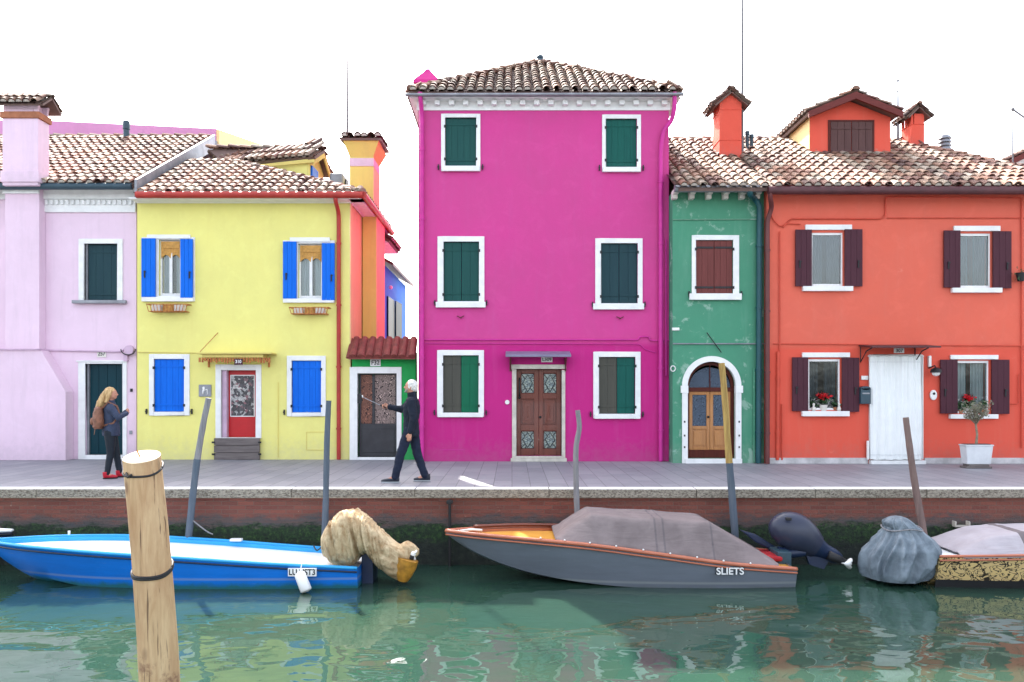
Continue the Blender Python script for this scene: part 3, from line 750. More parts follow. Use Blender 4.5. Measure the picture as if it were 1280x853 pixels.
m = MB(); m.prism([A+Vector((-.3, -.01, -.075)), B+Vector((0, -.03, -.075)), B+Vector((0, -.03, -.15)), A+Vector((-.3, -.01, -.15))], (0, .04, 0))
m.prism([B+Vector((.0, 0, -.08)), C_+Vector((0, 0, -.08)), C_+Vector((0, 0, -.2)), B+Vector((0, 0, -.2))], (-.04, .01, 0))
m.prism([far+Vector((.0, 0, -.08)), C_+Vector((0, 0, -.08)), C_+Vector((0, 0, -.2)), far+Vector((0, 0, -.2))], (-.04, .01, 0))
m.build('rake_board', M['yellow_ochre'], dm)
MB().box(-4.997, -4.95, 19.2, 19.78, 6.4, 7.16).build('shutter', M['shut_blue'], dm, bevel=.004)
# chimney on the alley side
ya, yb = 19.06, 19.95
m = MB(); m.box(PX(437, ya), PX(466.5, ya), ya, yb, yzt-.095, PZ(208, ya)); m.box(PX(437, ya), PX(466.5, ya), ya+.002, yb, PZ(198, ya), PZ(196, ya))
a0, a1 = PX(437, ya), PX(466.5, ya); f0, f1 = PX(429.5, ya-.08), PX(474, ya-.08); z0, z1 = PZ(196, ya), PZ(178.5, ya)
b = len(m.v)
m.v += [(a0, ya, z0), (a1, ya, z0), (a1, yb, z0), (a0, yb, z0), (f0, ya-.15, z1), (f1, ya-.15, z1), (f1, yb+.15, z1), (f0, yb+.15, z1)]
for f in ((0, 1, 5, 4), (1, 2, 6, 5), (2, 3, 7, 6), (3, 0, 4, 7), (4, 5, 6, 7)): m.face([b+i for i in f])
ych = m.build('chimney', M['yellow_ochre'], yh)
m = MB(); m.box(a0-.015, a1+.015, ya-.015, yb+.015, PZ(208, ya)+.001, PZ(198, ya)-.001); m.build('chimney_band', M['pink'], ych)
m = MB(); roof_plane(m, [(f0-.06, ya-.2, z1+.05), (f1+.06, ya-.2, z1+.05), (f1+.06, yb+.2, z1+.12), (f0-.06, yb+.2, z1+.12)], dark=.3, sp=.17, row=.3, thick=.05); m.build('chimney_cap', M['tile'], ych)
m = MB(); m.box(yx1+.021, PX(470, ya), ya, yb+.353, 0, yzt-.1); m.build('chimney_breast', M['yellow_ochre'], yh, bevel=.008)
m = MB(); m.box(PX(470, ya)+.001, PX(470, ya)+.012, ya+.003, yb+.35, 0, yzt-.1); m.box(PX(466.5, ya)+.001, PX(466.5, ya)+.012, ya+.003, yb-.003, yzt, PZ(198, ya)); m.build('chimney_side_paint', M['peach'], yh)
m = MB(); m.box(yx1+.01, yx1+.40, 20.6, 22.3, 5.50, 5.56); roof_plane(m, [(yx1+.45, 20.6, 5.57), (yx1+.45, 22.3, 5.57), (yx1+.01, 22.3, 5.85), (yx1+.01, 20.6, 5.85)], dark=.1); m.build('side_eave', M['tile'], yh)

def open_window(parent, hole, lint, sill, shl, shr, Y, mat, curtain, valance=False, fr=None, surround=None):
    a, b, c, d = hole; fr = fr or M['white']
    m = MB()
    if surround:
        m = frame_ring(pxr(*surround, Y), hole, Y, proud=.03, back=.12)
    l = pxr(*lint, Y); pj = .062 if surround else .05
    m.box(l[0], l[1], Y-pj, Y-(.0305 if surround else .001), l[2], l[3])
    s = pxr(*sill, Y)
    w = m.build('window', fr, parent, bevel=.006)
    MB().box(s[0], s[1], Y-.09, Y-(.0305 if surround else .001), s[2], s[3]).build('sill', fr, w, bevel=.006)
    yy = Y+(.07 if surround else .035); k = .045 if surround else .035; m = MB()
    m.box(a, a+k, yy-.02, yy+.05, c, d); m.box(b-k, b, yy-.02, yy+.05, c, d); m.box(a+k, b-k, yy-.02, yy+.05, d-k*1.5, d); m.box(a+k, b-k, yy-.02, yy+.05, c, c+k*1.4)
    xm = (a+b)/2
    if surround: m.box(xm-k*.75, xm+k*.75, yy-.03, yy+.04, c+k*1.4+.001, d-k*1.5-.001)
    m.build('frame', fr, w, bevel=.004)
    MB().box(a+k, b-k, yy+.005, yy+.010, c+k*1.4, d-k*1.5).build('pane', M['glass'], w)
    m = MB(); ph_ = rnd.uniform(0, 6)
    for q0, q1 in ((a+.02, xm-.06), (xm+.06, b-.02)):
        m.grid(lambda u, v: (q0+(q1-q0)*u, yy+.13+.022*math.sin(u*24+ph_), c+(d-c)*v), 26, 2)
    m.build('curtain', curtain, w, smooth=True)
    MB().box(a-.3, b+.3, yy+1.3, yy+1.32, c-.3, d+.3).build('dark_backing', M['dark'], w)  # near-black sheet: the darkness of the unlit room put into its colour
    if valance:
        m = MB(); hh = (d-c)*.24; N = 24
        m.grid(lambda u, v: (a+.03+(b-a-.06)*u, yy-.045+.008*math.sin(u*14)+.01*v, d-.03-(hh+.09*(1-abs(math.sin(u*math.pi*2.0))))*v), 40, 3)
        m.box(a+.10, b-.03, yy-.062, yy-.050, d-hh*.62, d-.04)
        m.build('valance', M['ochre_cloth'], w)
    for i, sr in enumerate((shl, shr)):
        q = pxr(*sr, Y); y = Y-.095 if surround else Y-.07
        xh = q[0]+(q[1]-q[0])*(.25 if i == 0 else .75)
        shutter_leaf(q[0], q[1], q[2], q[3], y, mat, w, 3, th=.035, battens=False, latch=xh)
    return w
open_window(yh, hu1, (185, 294, 239, 299, YY)[:4], (179, 372, 243, 377.5), (179, 299, 196.5, 372), (227.5, 300, 243, 373), YY, M['shut_blue'], M['curtain'], True, surround=(178, 297, 244, 377))
open_window(yh, hu2, (363, 297.5, 413, 303), (355, 374, 418.5, 379), (355, 303, 372, 374), (403.5, 305, 419.5, 376), YY, M['shut_blue'], M['curtain'], True, surround=(354, 301, 419, 378.5))
closed_window(yh, (187, 443, 237.5, 519.5), (193, 449, 231, 515), YY, (M['shut_blue'],)*2, depth=.06, planks=3, leaves=1)
closed_window(yh, (359, 445, 407.5, 520.5), (365, 451, 402, 516), YY, (M['shut_blue'],)*2, depth=.06, planks=3, leaves=1)
# door
ro = pxr(270, 456, 327, 548, YY); a, b, c, d = hd
dr = frame_ring(ro, hd, YY, proud=.04, back=.12).build('door', M['white'], yh, bevel=.006)
x0 = PX(283, YY); y = YY+.14
MB().box(a, x0-.003, YY+.02, y+.05, c, d).build('jamb', M['pinkpipe'], dr, bevel=.004)
MB().box(x0, b, y, y+.05, c, d).build('door_leaf', M['door_red'], dr, bevel=.004)
q = pxr(289, 470, 317.5, 520, y); m = MB(); m.box(q[0], q[1], y-.006, y-.0005, q[2], q[3]); m.build('patterned_panel', M['collage'], dr)
m = MB(); 
for s in ((q[0]-.02, q[0], q[2]-.02, q[3]+.02), (q[1], q[1]+.02, q[2]-.02, q[3]+.02)): m.box(s[0], s[1], y-.012, y-.0005, s[2], s[3])
m.box(q[0], q[1], y-.012, y-.0005, q[2]-.02, q[2]); m.box(q[0], q[1], y-.012, y-.0005, q[3], q[3]+.02); m.build('moulding', M['white'], dr, bevel=.003)
m = MB(); m.ball((x0-.06, YY+.11, 1.35), .03); m.build('handle', M['iron'], dr, smooth=True)
q = pxr(269.5, 547.5, 326, 575, YY); m = MB()
for k in range(3): hgt = q[3]/3; m.box(q[0], q[1], YY-.10, YY-.042, k*hgt+.004, (k+1)*hgt-.004)
m.box(q[0]+.03, q[1]-.03, YY-.0415, YY-.002, .004, q[3]-.002)
fb = m.build('flood_board', M['greywood'], dr, bevel=.004)
m = MB()
for xx in (q[0]-.02, q[1]-.0): 
    for zz in (.13, .40): m.box(xx-.025, xx+.045, YY-.12, YY-.1005, zz-.02, zz+.02)
m.build('clamp', M['iron'], dr, bevel=.004)
# canopy shelf
q = pxr(247, 441, 340, 447, 17.3); m = MB()
m.box(q[0], q[1], 17.25, YY-.002, q[3]-.035, q[3]); m.box(q[0]+.1, q[1]-.2, 17.3, YY-.05, q[3]-.11, q[3]-.036)
cn = m.build('door_canopy', M['yellow_ochre'], yh, bevel=.008)
m = MB()
for i in range(26):
    xx = q[0]+.02+i*(q[1]-q[0]-.04)/26; m.box(xx, xx+.04, 17.30+rnd.uniform(0, .02), 17.33, q[3]-.19-rnd.uniform(0, .05), q[3]-.111)
m.build('fringe', M['ochre_iron'], cn)
pipe('stay_wire', [(PX(250, 17.5), 17.5, PZ(440, 17.5)), (PX(273, YY), YY-.02, PZ(416, YY))], .008, M['ochre_iron'], cn, brackets=False)
for xx in (q[0]+.12, q[1]-.17):
    m = MB(); m.box(xx-.02, xx+.02, 17.28, YY-.003, q[3]-.16, q[3]-.13); m.box(xx-.02, xx+.02, YY-.03, YY-.003, q[3]-.32, q[3]-.13)
    m.build('bracket', M['ochre_iron'], cn, bevel=.004)
z = PZ(452, 17.24); MB().box(PX(293, 17.24), PX(303.5, 17.24), 17.225, 17.245, z-.075, z+.06).build('number_plate', M['shut_brown'], yh, bevel=.004)
textobj('310', PX(298.2, 17.24), 17.222, z-.008, .10, M['white'], yh, 'number', width=.13)
q = pxr(249, 481, 264.5, 496, YY); m = MB(); m.box(q[0], q[1], YY-.03, YY-.001, q[2], q[3])
pl = m.build('wall_plaque', M['zinc'], yh, bevel=.006)
m = MB(); cx_, cz_ = (q[0]+q[1])/2, (q[2]+q[3])/2; m.ball((cx_-.03, YY-.03, cz_+.06), (.03, .012, .03)); m.tube([(cx_-.03, YY-.032, cz_+.04), (cx_-.045, YY-.032, cz_-.08)], .02); m.tube([(cx_-.03, YY-.032, cz_+.0), (cx_+.05, YY-.032, cz_+.03), (cx_+.06, YY-.032, cz_-.09)], .013)
m.build('relief', M['white'], pl, smooth=True)
pipe('cable', [(PX(172, YY), YY-.02, PZ(440.5, YY)), (PX(247, YY), YY-.02, PZ(441.5, YY))], .010, M['yellow_ochre'], yh, 6, False)
pipe('cable', [(PX(348, YY), YY-.02, PZ(478, YY)), (PX(348, YY), YY-.02, .05)], .007, M['yellow_ochre'], yh, 6, False)
m = MB(); q = pxr(383, 540, 408, 563, YY); 
for s in ((q[0], q[1], q[2], q[2]+.012), (q[0], q[1], q[3]-.012, q[3]), (q[0], q[0]+.012, q[2]+.013, q[3]-.013), (q[1]-.012, q[1], q[2]+.013, q[3]-.013)): m.box(s[0], s[1], YY-.008, YY-.001, s[2], s[3])
m.build('meter_hatch', M['yellow_ochre'], yh)
# flower boxes hung below the upper windows
for (l, t_, r_, b_), lab in (((184, 380, 235, 390), 'empty rusty ochre flower rack on the yellow house nearest the pink house'), ((362, 384, 411, 393), 'empty rusty ochre flower rack hanging on the yellow house next to the red downpipe')):
    q = pxr(l, t_, r_, b_, YY-.2); fbx = thing('flower_rack', lab, 'flower rack', ((q[0]+q[1])/2, YY-.1, q[2]), 'flower racks on the yellow house')
    m = MB(); y0 = YY-.24
    for yy in (y0, YY-.02):
        for zz, dx in ((q[2]+.01, .05), (q[3]-.01, 0)): m.tube([(q[0]+dx, yy, zz), (q[1]-dx, yy, zz)], .010, 6)
    for zz, dx in ((q[2]+.01, .05), (q[3]-.01, 0)):
        for xx in (q[0]+dx, q[1]-dx): m.tube([(xx, y0, zz), (xx, YY-.02, zz)], .010, 6)
    for i in range(13):
        f = i/12; m.tube([(q[0]+.05+(q[1]-q[0]-.1)*f, y0, q[2]), (q[0]+(q[1]-q[0])*f, y0, q[3])], .008, 6)
    m.build('rail', M['ochre_iron'], fbx)
    for i in range(3):
        w_ = (q[1]-q[0]-.16)/3; xx = q[0]+.08+i*w_
        m = MB(); m.box(xx+.02, xx+w_-.02, y0+.03, YY-.05, q[2]+.02, q[3]-.02-.02*(i % 2)); m.build('trough', M['cream'] if i != 1 else M['ochre_cloth'], fbx, bevel=.01)
# AC unit
ac = thing('air_conditioner', 'small grey air conditioning unit on the roof edge between the dormer and the yellow chimney', 'air conditioner', (PX(423, 19.6), 19.6, 6.6))
q = pxr(413, 218, 429, 237, 19.6); m = MB(); m.box(q[0], q[1]+.02, 19.5, 20.2, q[2], q[3]); m.build('casing', M['zinc'], ac, bevel=.03)
m = MB(); m.tube([(q[1]+.02, 19.85, (q[2]+q[3])/2), (q[1]+.05, 19.85, (q[2]+q[3])/2)], .15, 18); m.build('fan_grille', M['iron'], ac)
m = MB(); m.box(q[0], q[0]+.05, 19.5, 20.2, q[2]-.25, q[2]-.001); m.box(q[1]-.05, q[1], 19.5, 20.2, q[2]-.25, q[2]-.001); m.build('foot', M['iron'], ac)

# ================================================================== gap wall (green, door, tiled coping)
gh = thing('gateway', 'low bright green gateway with a little tiled roof between the yellow and magenta houses', 'gateway', (PX(475, YG), YG, 0))
gx0, gx1 = yx1+.065, PX(519.5, YG); gzt = PZ(440, YG)
hg = pxr(447, 467, 496, 572, YG); hg = (hg[0], hg[1], .06, hg[3])
m = MB(); wall_front(m, gx0, gx1, 0, gzt, YG, [hg], .16); m.quad((gx0, YG+.3, 0), (gx0, YG+.3, gzt), (gx1, YG+.3, gzt), (gx1, YG+.3, 0)) ; m.quad((gx0, YG, gzt), (gx1, YG, gzt), (gx1, YG+.3, gzt), (gx0, YG+.3, gzt))
m.build('wall', M['brightgreen'], gh, origin=ORG[gh.name])
ro = pxr(437.3, 459, 502, 575, YG); a, b, c, d = hg; m = MB()
m.box(ro[0], a, YG-.03, YG+.1, 0, ro[3]); m.box(b, ro[1], YG-.03, YG+.1, 0, ro[3]); m.box(a, b, YG-.03, YG+.1, d, ro[3]); m.box(a, b, YG-.04, YG+.14, 0, .06)
dr = m.build('door', M['white'], gh, bevel=.005)
y = YG+.09; zm = PZ(530, YG); xm = PX(466, YG)
m = MB(); m.box(a+.02, b-.005, y, y+.04, c+.003, zm); m.box(a+.02, a+.06, y, y+.04, zm+.001, d-.03); m.box(b-.045, b-.005, y, y+.04, zm+.001, d-.03); m.box(xm-.03, xm+.03, y-.01, y+.035, zm+.001, d-.041); m.box(a+.02, b-.005, y, y+.04, d-.029, d-.003)
m.box(a+.08, b-.07, y-.012, y-.0005, .16, zm-.12)
m.build('door_leaf', M['door_grey'], dr, bevel=.005)
MB().box(a+.061, xm-.031, y+.02, y+.028, zm, d-.03).build('lace_curtain', M['lace_brown'], dr)
MB().box(xm+.031, b-.046, y+.02, y+.028, zm, d-.03).build('lace_curtain', M['lace_grey'], dr)
q = pxr(463, 449.5, 476, 458, YG); MB().box(q[0], q[1], YG-.03, YG-.001, q[2], q[3]).build('number_plate', M['white'], gh, bevel=.006)
textobj('F32', (q[0]+q[1])/2, YG-.032, (q[2]+q[3])/2, .14, M['iron'], gh, 'number', width=.18)
m = MB(); p0 = W(435.5, 446.5, 17.32); p1 = W(519, 446.5, 17.32); zt = PZ(423, YG+.12)
pl_ = [(p0.x, p0.y, p0.z), (p1.x, p1.y, p1.z), (p1.x, YG+.2, zt), (p0.x+.02, YG+.2, zt)]
m.prism([Vector(p) for p in pl_], (0, 0, -.05))
ntl = 8; wd = (p1.x-p0.x)/ntl; sl = Vector((0, YG+.2-p0.y, zt-p0.z))
for i in range(ntl):
    xx = p0.x+(i+.5)*wd; lean = rnd.uniform(-.02, .02)
    m.tube([(xx+lean, p0.y-.03, p0.z+.01), (xx, YG+.2, zt+.01)], [(.083, .06), (.068, .055)], 12)
    m.tube([(xx-wd/2, p0.y-.0, p0.z-.02), (xx-wd/2, YG+.2, zt-.02)], [(.06, .03), (.06, .03)], 8)
m.build('roof', M['tile_red'], gh, bevel=0)

# ================================================================== blue house in the alley
bh = thing('house', 'sky blue house seen edge on down the alley behind the green gateway', 'house', (-4.6, 24, 0))
xb = -3.69
m = MB(); m.box(xb-2.5, xb, 22.4, 26.9, 0, 5.2); m.build('wall', M['bluewall'], bh)
m = MB(); m.prism([(xb+.25, 22.35, 5.18), (xb+.25, 27.1, 5.18), (xb-1.4, 27.1, 6.1), (xb-1.4, 22.35, 6.1)], (0, 0, .09)); m.build('roof', M['gutter_brown'], bh)
m = MB(); m.box(xb+.002, xb+.05, 22.8, 24.0, 2.6, 4.35); m.build('window', M['door_teal'], bh, bevel=.005)
m = MB(); m.prism([(xb+.06, 24.05, 2.6), (xb+.12, 24.9, 2.6), (xb+.12, 24.9, 4.35), (xb+.06, 24.05, 4.35)], (.03, .0, 0)); m.build('shutter', M['door_teal'], bh)
m = MB(); m.ball((xb+.12, 22.75, 4.6), .06); m.build('wall_lamp', M['plastic_white'], bh, smooth=True)

# ================================================================== magenta house
mh = thing('house', 'tall three storey magenta house in the middle with a pyramid tiled roof', 'house', (PX(678, YM), YM, 0))
mx0, mx1 = PX(523, YM), PX(836, YM); mzt = PZ(118, YM)
wins = [((551.5, 143, 600.5, 214.5), (556.5, 147.5, 595.5, 208), None), ((752.5, 144, 801, 215.5), (757, 149, 796, 209.5), None),
        ((547, 296, 605.5, 384), (554.5, 302.5, 599, 377), (545, 378, 607, 385)), ((744, 298.5, 803, 386), (751, 304.5, 797, 379.5), (741, 380, 804.5, 387.5)),
        ((546.5, 438, 605, 521), (554, 444.5, 598.5, 516), None), ((741.5, 440, 800.5, 523), (748.5, 446.5, 794, 517.5), None)]
hd = pxr(645.5, 461.5, 702, 568, YM)
hd = (hd[0], hd[1], .12, hd[3])
m = MB(); wall_front(m, mx0, mx1, 0, mzt, YM, [pxr(*w[1], YM) for w in wins]+[hd]); shell(m, mx0, mx1, YM, 25, mzt)
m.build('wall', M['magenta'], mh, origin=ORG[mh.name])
mm = [(M['shut_teal2'],)*2]*2+[(M['shut_teal'],)*2, (M['shut_slate'],)*2, (M['shut_reflection'], M['shut_bright']), (M['shut_reflection'], M['shut_teal2'])]
mm[0] = (M['shut_teal'], M['shut_teal2'])
for i, (o, n_, s) in enumerate(wins):
    ri = closed_window(mh, o, n_, YM, mm[i], sill=s or (o[0]+1, n_[3]+.6, o[2]-1, o[3]+.6), depth=.08, leaves=2 if i > 1 else 1, planks=2 if i > 1 else 3)
# cornice: flared white board with blocks, gutter
m = MB(); zA, zB, zC = PZ(138.5, YM), PZ(126.5, YM), PZ(117, YM-.3)
def flare(x0, x1, e0, e1, y0, y1, z0, z1, mb):
    b = len(mb.v)
    mb.v += [(x0, y0, z0), (x1, y0, z0), (x1, 24.9, z0), (x0, 24.9, z0), (x0-e0, y1, z1), (x1+e1, y1, z1), (x1+e1, 24.9, z1), (x0-e0, 24.9, z1)]
    for f in ((0, 1, 5, 4), (1, 2, 6, 5), (3, 0, 4, 7), (4, 5, 6, 7), (0, 3, 2, 1)): mb.face([b+i for i in f])
flare(mx0-.03, mx1+.03, 0, 0, YM-.03, YM-.03, zA, zB-.02, m)
flare(mx0-.03, mx1+.03, .06, .06, YM-.03, YM-.16, zB-.018, zB+.05, m)
flare(mx0-.09, mx1+.09, .10, .14, YM-.17, YM-.22, zB+.052, zC-.055, m)
co = m.build('cornice', M['white'], mh, bevel=.006)
m = MB()
nb = 18
for i in range(nb):
    xx = mx0+.12+i*(mx1-mx0-.24)/(nb-1); m.box(xx-.06, xx+.06, YM-.15, YM-.031, zB-.13, zB-.021)
m.build('dentils', M['white'], co, bevel=.008)
m = MB(); gz = PZ(118.5, YM-.34)
m.tube([(mx0-.25, YM-.33, gz), (mx1+.25, YM-.33, gz+.01)], [(.05, .035)]*2, 10); m.build('gutter', M['zinc'], mh, smooth=True, angle=50)
Ye, ze = YM-.28, PZ(115, YM-.28); A = Vector((mx0-.2, Ye, ze)); B = Vector((mx1+.2, Ye, ze)); ap = W(675, 80, 20.6)
Yb = 24.6; Cc = Vector((mx1+.2, Yb, ze)); Dd = Vector((mx0-.2, Yb, ze))
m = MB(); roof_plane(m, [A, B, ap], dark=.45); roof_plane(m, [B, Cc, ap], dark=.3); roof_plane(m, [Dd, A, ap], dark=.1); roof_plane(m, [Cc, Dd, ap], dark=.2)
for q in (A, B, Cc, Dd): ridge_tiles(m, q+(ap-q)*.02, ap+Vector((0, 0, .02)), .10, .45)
rf = m.build('roof', M['tile'], mh)
m = MB(); m.tube([ap+Vector((0, 0, -.1)), ap+Vector((0, 0, .08)), ap+Vector((0, 0, .16))], [.16, .13, .05], 12); m.ball(ap+Vector((0, 0, .17)), (.1, .1, .07)); m.build('roof_finial', M['gutter_dark'], rf, smooth=True, angle=50)
# magenta chimney hood
yc = 19.2; m = MB(); c0, c1 = PX(522, yc), PX(545, yc)
m.box(c0, c1, yc, yc+.5, PZ(125, yc), PZ(106, yc))
cx_ = (c0+c1)/2; cy_ = yc+.25; N = 8; rs = [(.36, PZ(105.5, yc)), (.335, PZ(101, yc)), (.22, PZ(94, yc)), (.12, PZ(88, yc)), (.04, PZ(82, yc))]
for i, (r_, z_) in enumerate(rs):
    for sx, sy in ((-1, -1), (1, -1), (1, 1), (-1, 1)): m.v.append((cx_+sx*r_*.93, cy_+sy*r_, z_))
b = len(m.v)-20
for i in range(4):
    for k in range(4): m.face((b+i*4+k, b+i*4+(k+1) % 4, b+(i+1)*4+(k+1) % 4, b+(i+1)*4+k))
m.face([b+16+k for k in range(4)]); m.face([b+k for k in (3, 2, 1, 0)])
m.build('chimney', M['magenta'], mh)
# door
ro = pxr(640, 456, 706.5, 576.5, YM); a, b, c, d = hd; m = MB()
m.box(ro[0], a, YM-.04, YM+.12, .12, ro[3]-.12); m.box(b, ro[1], YM-.04, YM+.12, .12, ro[3]-.12)
m.box(ro[0]-.02, ro[1]+.02, YM-.07, YM+.12, d, ro[3]); m.box(ro[0]-.01, a, YM-.055, YM+.1, ro[3]-.119, d-.001) if ro[3]-.119 < d-.001 else None
m.box(ro[0]-.03, ro[1]+.03, YM-.09, YM+.2, 0, .075); m.box(ro[0], ro[1], YM-.06, YM+.2, .076, .119)
dr = m.build('door', M['stone'], mh, bevel=.008)
xm = (a+b)/2
for s, (x0, x1) in enumerate(((a+.004, xm-.003), (xm+.003, b-.004))):
    y = YM+.11; w_ = x1-x0; st = .095; H = d-.004-.125
    zz = [.125, .125+H*.075, .125+H*.285, .125+H*.355, .125+H*.655, .125+H*.72, .125+H*.955, d-.004]
    m = MB(); m.box(x0, x0+st, y, y+.05, zz[0], zz[7]); m.box(x1-st, x1, y, y+.05, zz[0], zz[7])
    for i in (0, 2, 4, 6): m.box(x0+st, x1-st, y, y+.05, zz[i], zz[i+1])
    lf = m.build('door_leaf', M['door_wood'], dr, bevel=.008)
    for i, (p, q_) in enumerate(((1, 2), (3, 4), (5, 6))):
        X0, X1, Z0, Z1 = x0+st, x1-st, zz[p], zz[q_]
        if i == 1:
            m = MB(); m.box(X0, X1, y+.03, y+.045, Z0, Z1); m.box(X0+.035, X1-.035, y+.008, y+.029, Z0+.04, Z1-.04); m.box(X0+.075, X1-.075, y-.006, y+.0075, Z0+.09, Z1-.09)
            m.tube([((X0+X1)/2, y-.012, Z0+.16), ((X0+X1)/2, y-.012, Z1-.16)], [(.018, .01), (.018, .01)], 8)
            m.build('carved_panel', M['door_wood'], dr, bevel=.006)
        else:
            MB().box(X0, X1, y+.028, y+.034, Z0, Z1).build('glass_panel', M['leaded'], dr)
            m = MB(); cx_, cz_ = (X0+X1)/2, (Z0+Z1)/2; hw_, hh_ = (X1-X0)*.36, (Z1-Z0)*.42
            m.tube([(cx_, y+.02, cz_-hh_), (cx_+hw_, y+.02, cz_), (cx_, y+.02, cz_+hh_), (cx_-hw_, y+.02, cz_), (cx_, y+.02, cz_-hh_)], .009, 6)
            m.tube([(X0, y+.02, Z0), (cx_-hw_*.5, y+.02, cz_-hh_*.5)], .007, 6); m.tube([(X1, y+.02, Z0), (cx_+hw_*.5, y+.02, cz_-hh_*.5)], .007, 6)
            m.tube([(X0, y+.02, Z1), (cx_-hw_*.5, y+.02, cz_+hh_*.5)], .007, 6); m.tube([(X1, y+.02, Z1), (cx_+hw_*.5, y+.02, cz_+hh_*.5)], .007, 6)
            m.build('grille', M['iron'], dr)
            m = MB()
            for s2 in ((X0, X0+.015, Z0, Z1), (X1-.015, X1, Z0, Z1)): m.box(s2[0], s2[1], y+.004, y+.027, s2[2], s2[3])
            m.box(X0+.015, X1-.015, y+.004, y+.027, Z0, Z0+.015); m.box(X0+.015, X1-.015, y+.004, y+.027, Z1-.015, Z1)
            m.build('moulding', M['door_dark'], dr)
m = MB(); xh = a+.07; m.tube([(xh, YM+.07, 1.42), (xh, YM+.055, 1.55), (xh, YM+.055, 1.75), (xh, YM+.08, 1.86)], .016, 8); m.ball((xh, YM+.08, 1.42), .03)
m.build('handle', M['iron'], dr, smooth=True)
m = MB(); m.ball((xm+.03, YM+.09, .98), .028); m.build('knob', M['iron'], dr, smooth=True)
q = pxr(632, 441, 714, 446.5, YM-.4); m = MB(); m.prism([(q[0], YM-.42, q[2]), (q[0], YM-.42, q[2]+.055), (q[0], YM-.002, q[3]+.05), (q[0], YM-.002, q[3]-.01)], (q[1]-q[0], 0, 0))
cn = m.build('door_canopy', M['slate_canopy'], mh, bevel=.008)
for xx in (PX(638, YM-.1), PX(707, YM-.1)):
    m = MB(); m.box(xx-.02, xx+.02, YM-.05, YM-.002, q[2]-.30, q[2]-.01); m.prism([(xx-.012, YM-.05, q[2]-.28), (xx-.012, YM-.36, q[2]-.005), (xx-.012, YM-.05, q[2]-.005)], (.024, 0, 0))
    m.build('bracket', M['brownpipe'], cn)
q = pxr(676.5, 446.8, 690.5, 453, YM); MB().box(q[0], q[1], YM-.03, YM-.001, q[2], q[3]).build('number_plate', M['white'], mh, bevel=.006)
textobj('L309', (q[0]+q[1])/2, YM-.032, (q[2]+q[3])/2, .095, M['iron'], mh, 'number', width=.2)
m = MB(); m.tube([W(634, 503, YM)+Vector((0, -.03, 0)), W(634, 503, YM)+Vector((0, -.002, 0))], .05, 16); m.build('doorbell', M['plastic_white'], mh, bevel=.006)
# pipes
z0 = 0.01
pipe('downpipe', [(PX(527, YM), YM-.30, PZ(122, YM)), (PX(527.5, YM), YM-.28, PZ(130, YM)), (PX(528, YM), YM-.09, PZ(146, YM)), (PX(528, YM), YM-.09, z0)], .05, M['magpipe'], mh)
pipe('downpipe', [(PX(840, YM), YM-.28, PZ(122, YM)), (PX(840, YM), YM-.28, PZ(140, YM)), (PX(838, YM), YM-.15, PZ(154, YM)), (PX(828, YM), YM-.09, PZ(165, YM)), (PX(825, YM), YM-.09, PZ(190, YM)), (PX(825, YM), YM-.09, z0)], .05, M['magpipe'], mh)
pipe('conduit', [(PX(832, YM), YM-.04, PZ(300, YM)), (PX(832, YM), YM-.04, PZ(470, YM))], .022, M['magpipe'], mh)
pipe('conduit', [(PX(520, YM)+.1, YM-.03, PZ(425, YM)), (PX(798, YM), YM-.03, PZ(425, YM)), (PX(799, YM), YM-.03, PZ(421, YM)), (PX(811, YM), YM-.03, PZ(421, YM)), (PX(812, YM), YM-.03, PZ(426, YM)), (mx1, YM-.03, PZ(426, YM))], .018, M['magpipe'], mh)
pipe('conduit', [(PX(520, YM)+.1, YM-.02, PZ(429.5, YM)), (PX(800, YM), YM-.02, PZ(430.5, YM)), (PX(806, YM), YM-.02, PZ(437, YM)), (PX(820, YM), YM-.02, PZ(441, YM))], .010, M['magpipe'], mh)
for x_, y_ in ((576, 397), (775, 398)):
    m = MB(); p = W(x_, y_, YM); m.tube([p+Vector((-.08, -.03, .03)), p+Vector((0, -.06, -.01)), p+Vector((.07, -.03, .03))], .012, 6); m.tube([p+Vector((0, -.06, -.01)), p+Vector((0, 0, -.01))], .012, 6)
    m.build('wall_hook', M['brownpipe'], mh, smooth=True)
m = MB(); q = pxr(550, 562, 580, 563, YM); m.box(q[0], q[1], YM-.006, YM-.001, q[2], q[3]); m.build('meter_hatch', M['magpipe'], mh)
# ================================================================== sage green house
sh = thing('house', 'narrow sage green house with peeling paint and an arched door', 'house', (PX(895, YS), YS, 0))
sx0, sx1 = mx1+.004, PX(955, YS); szt = PZ(240, YS)
hwn = pxr(869.5, 300.5, 916, 368.5, YS); har = pxr(859, 452, 919.5, 573, YS); har = (har[0], har[1], .10, har[3])
m = MB(); wall_front(m, sx0, sx1, 0, szt, YS, [hwn, har], .2); shell(m, sx0, sx1, YS, 24, szt)
# spandrels of the arch
a, b, c, d = har; xm = (a+b)/2; rad = (b-a)/2; zs = d-rad; N = 10
for s in (-1, 1):
    pts = [(xm+s*rad, YS, d)] + [(xm+s*rad*math.cos(math.pi/2*k/N), YS, zs+rad*math.sin(math.pi/2*k/N)) for k in range(N+1)]
    m.prism(pts, (0, .199, 0))
m.build('wall', M['greenwall'], sh, origin=ORG[sh.name])
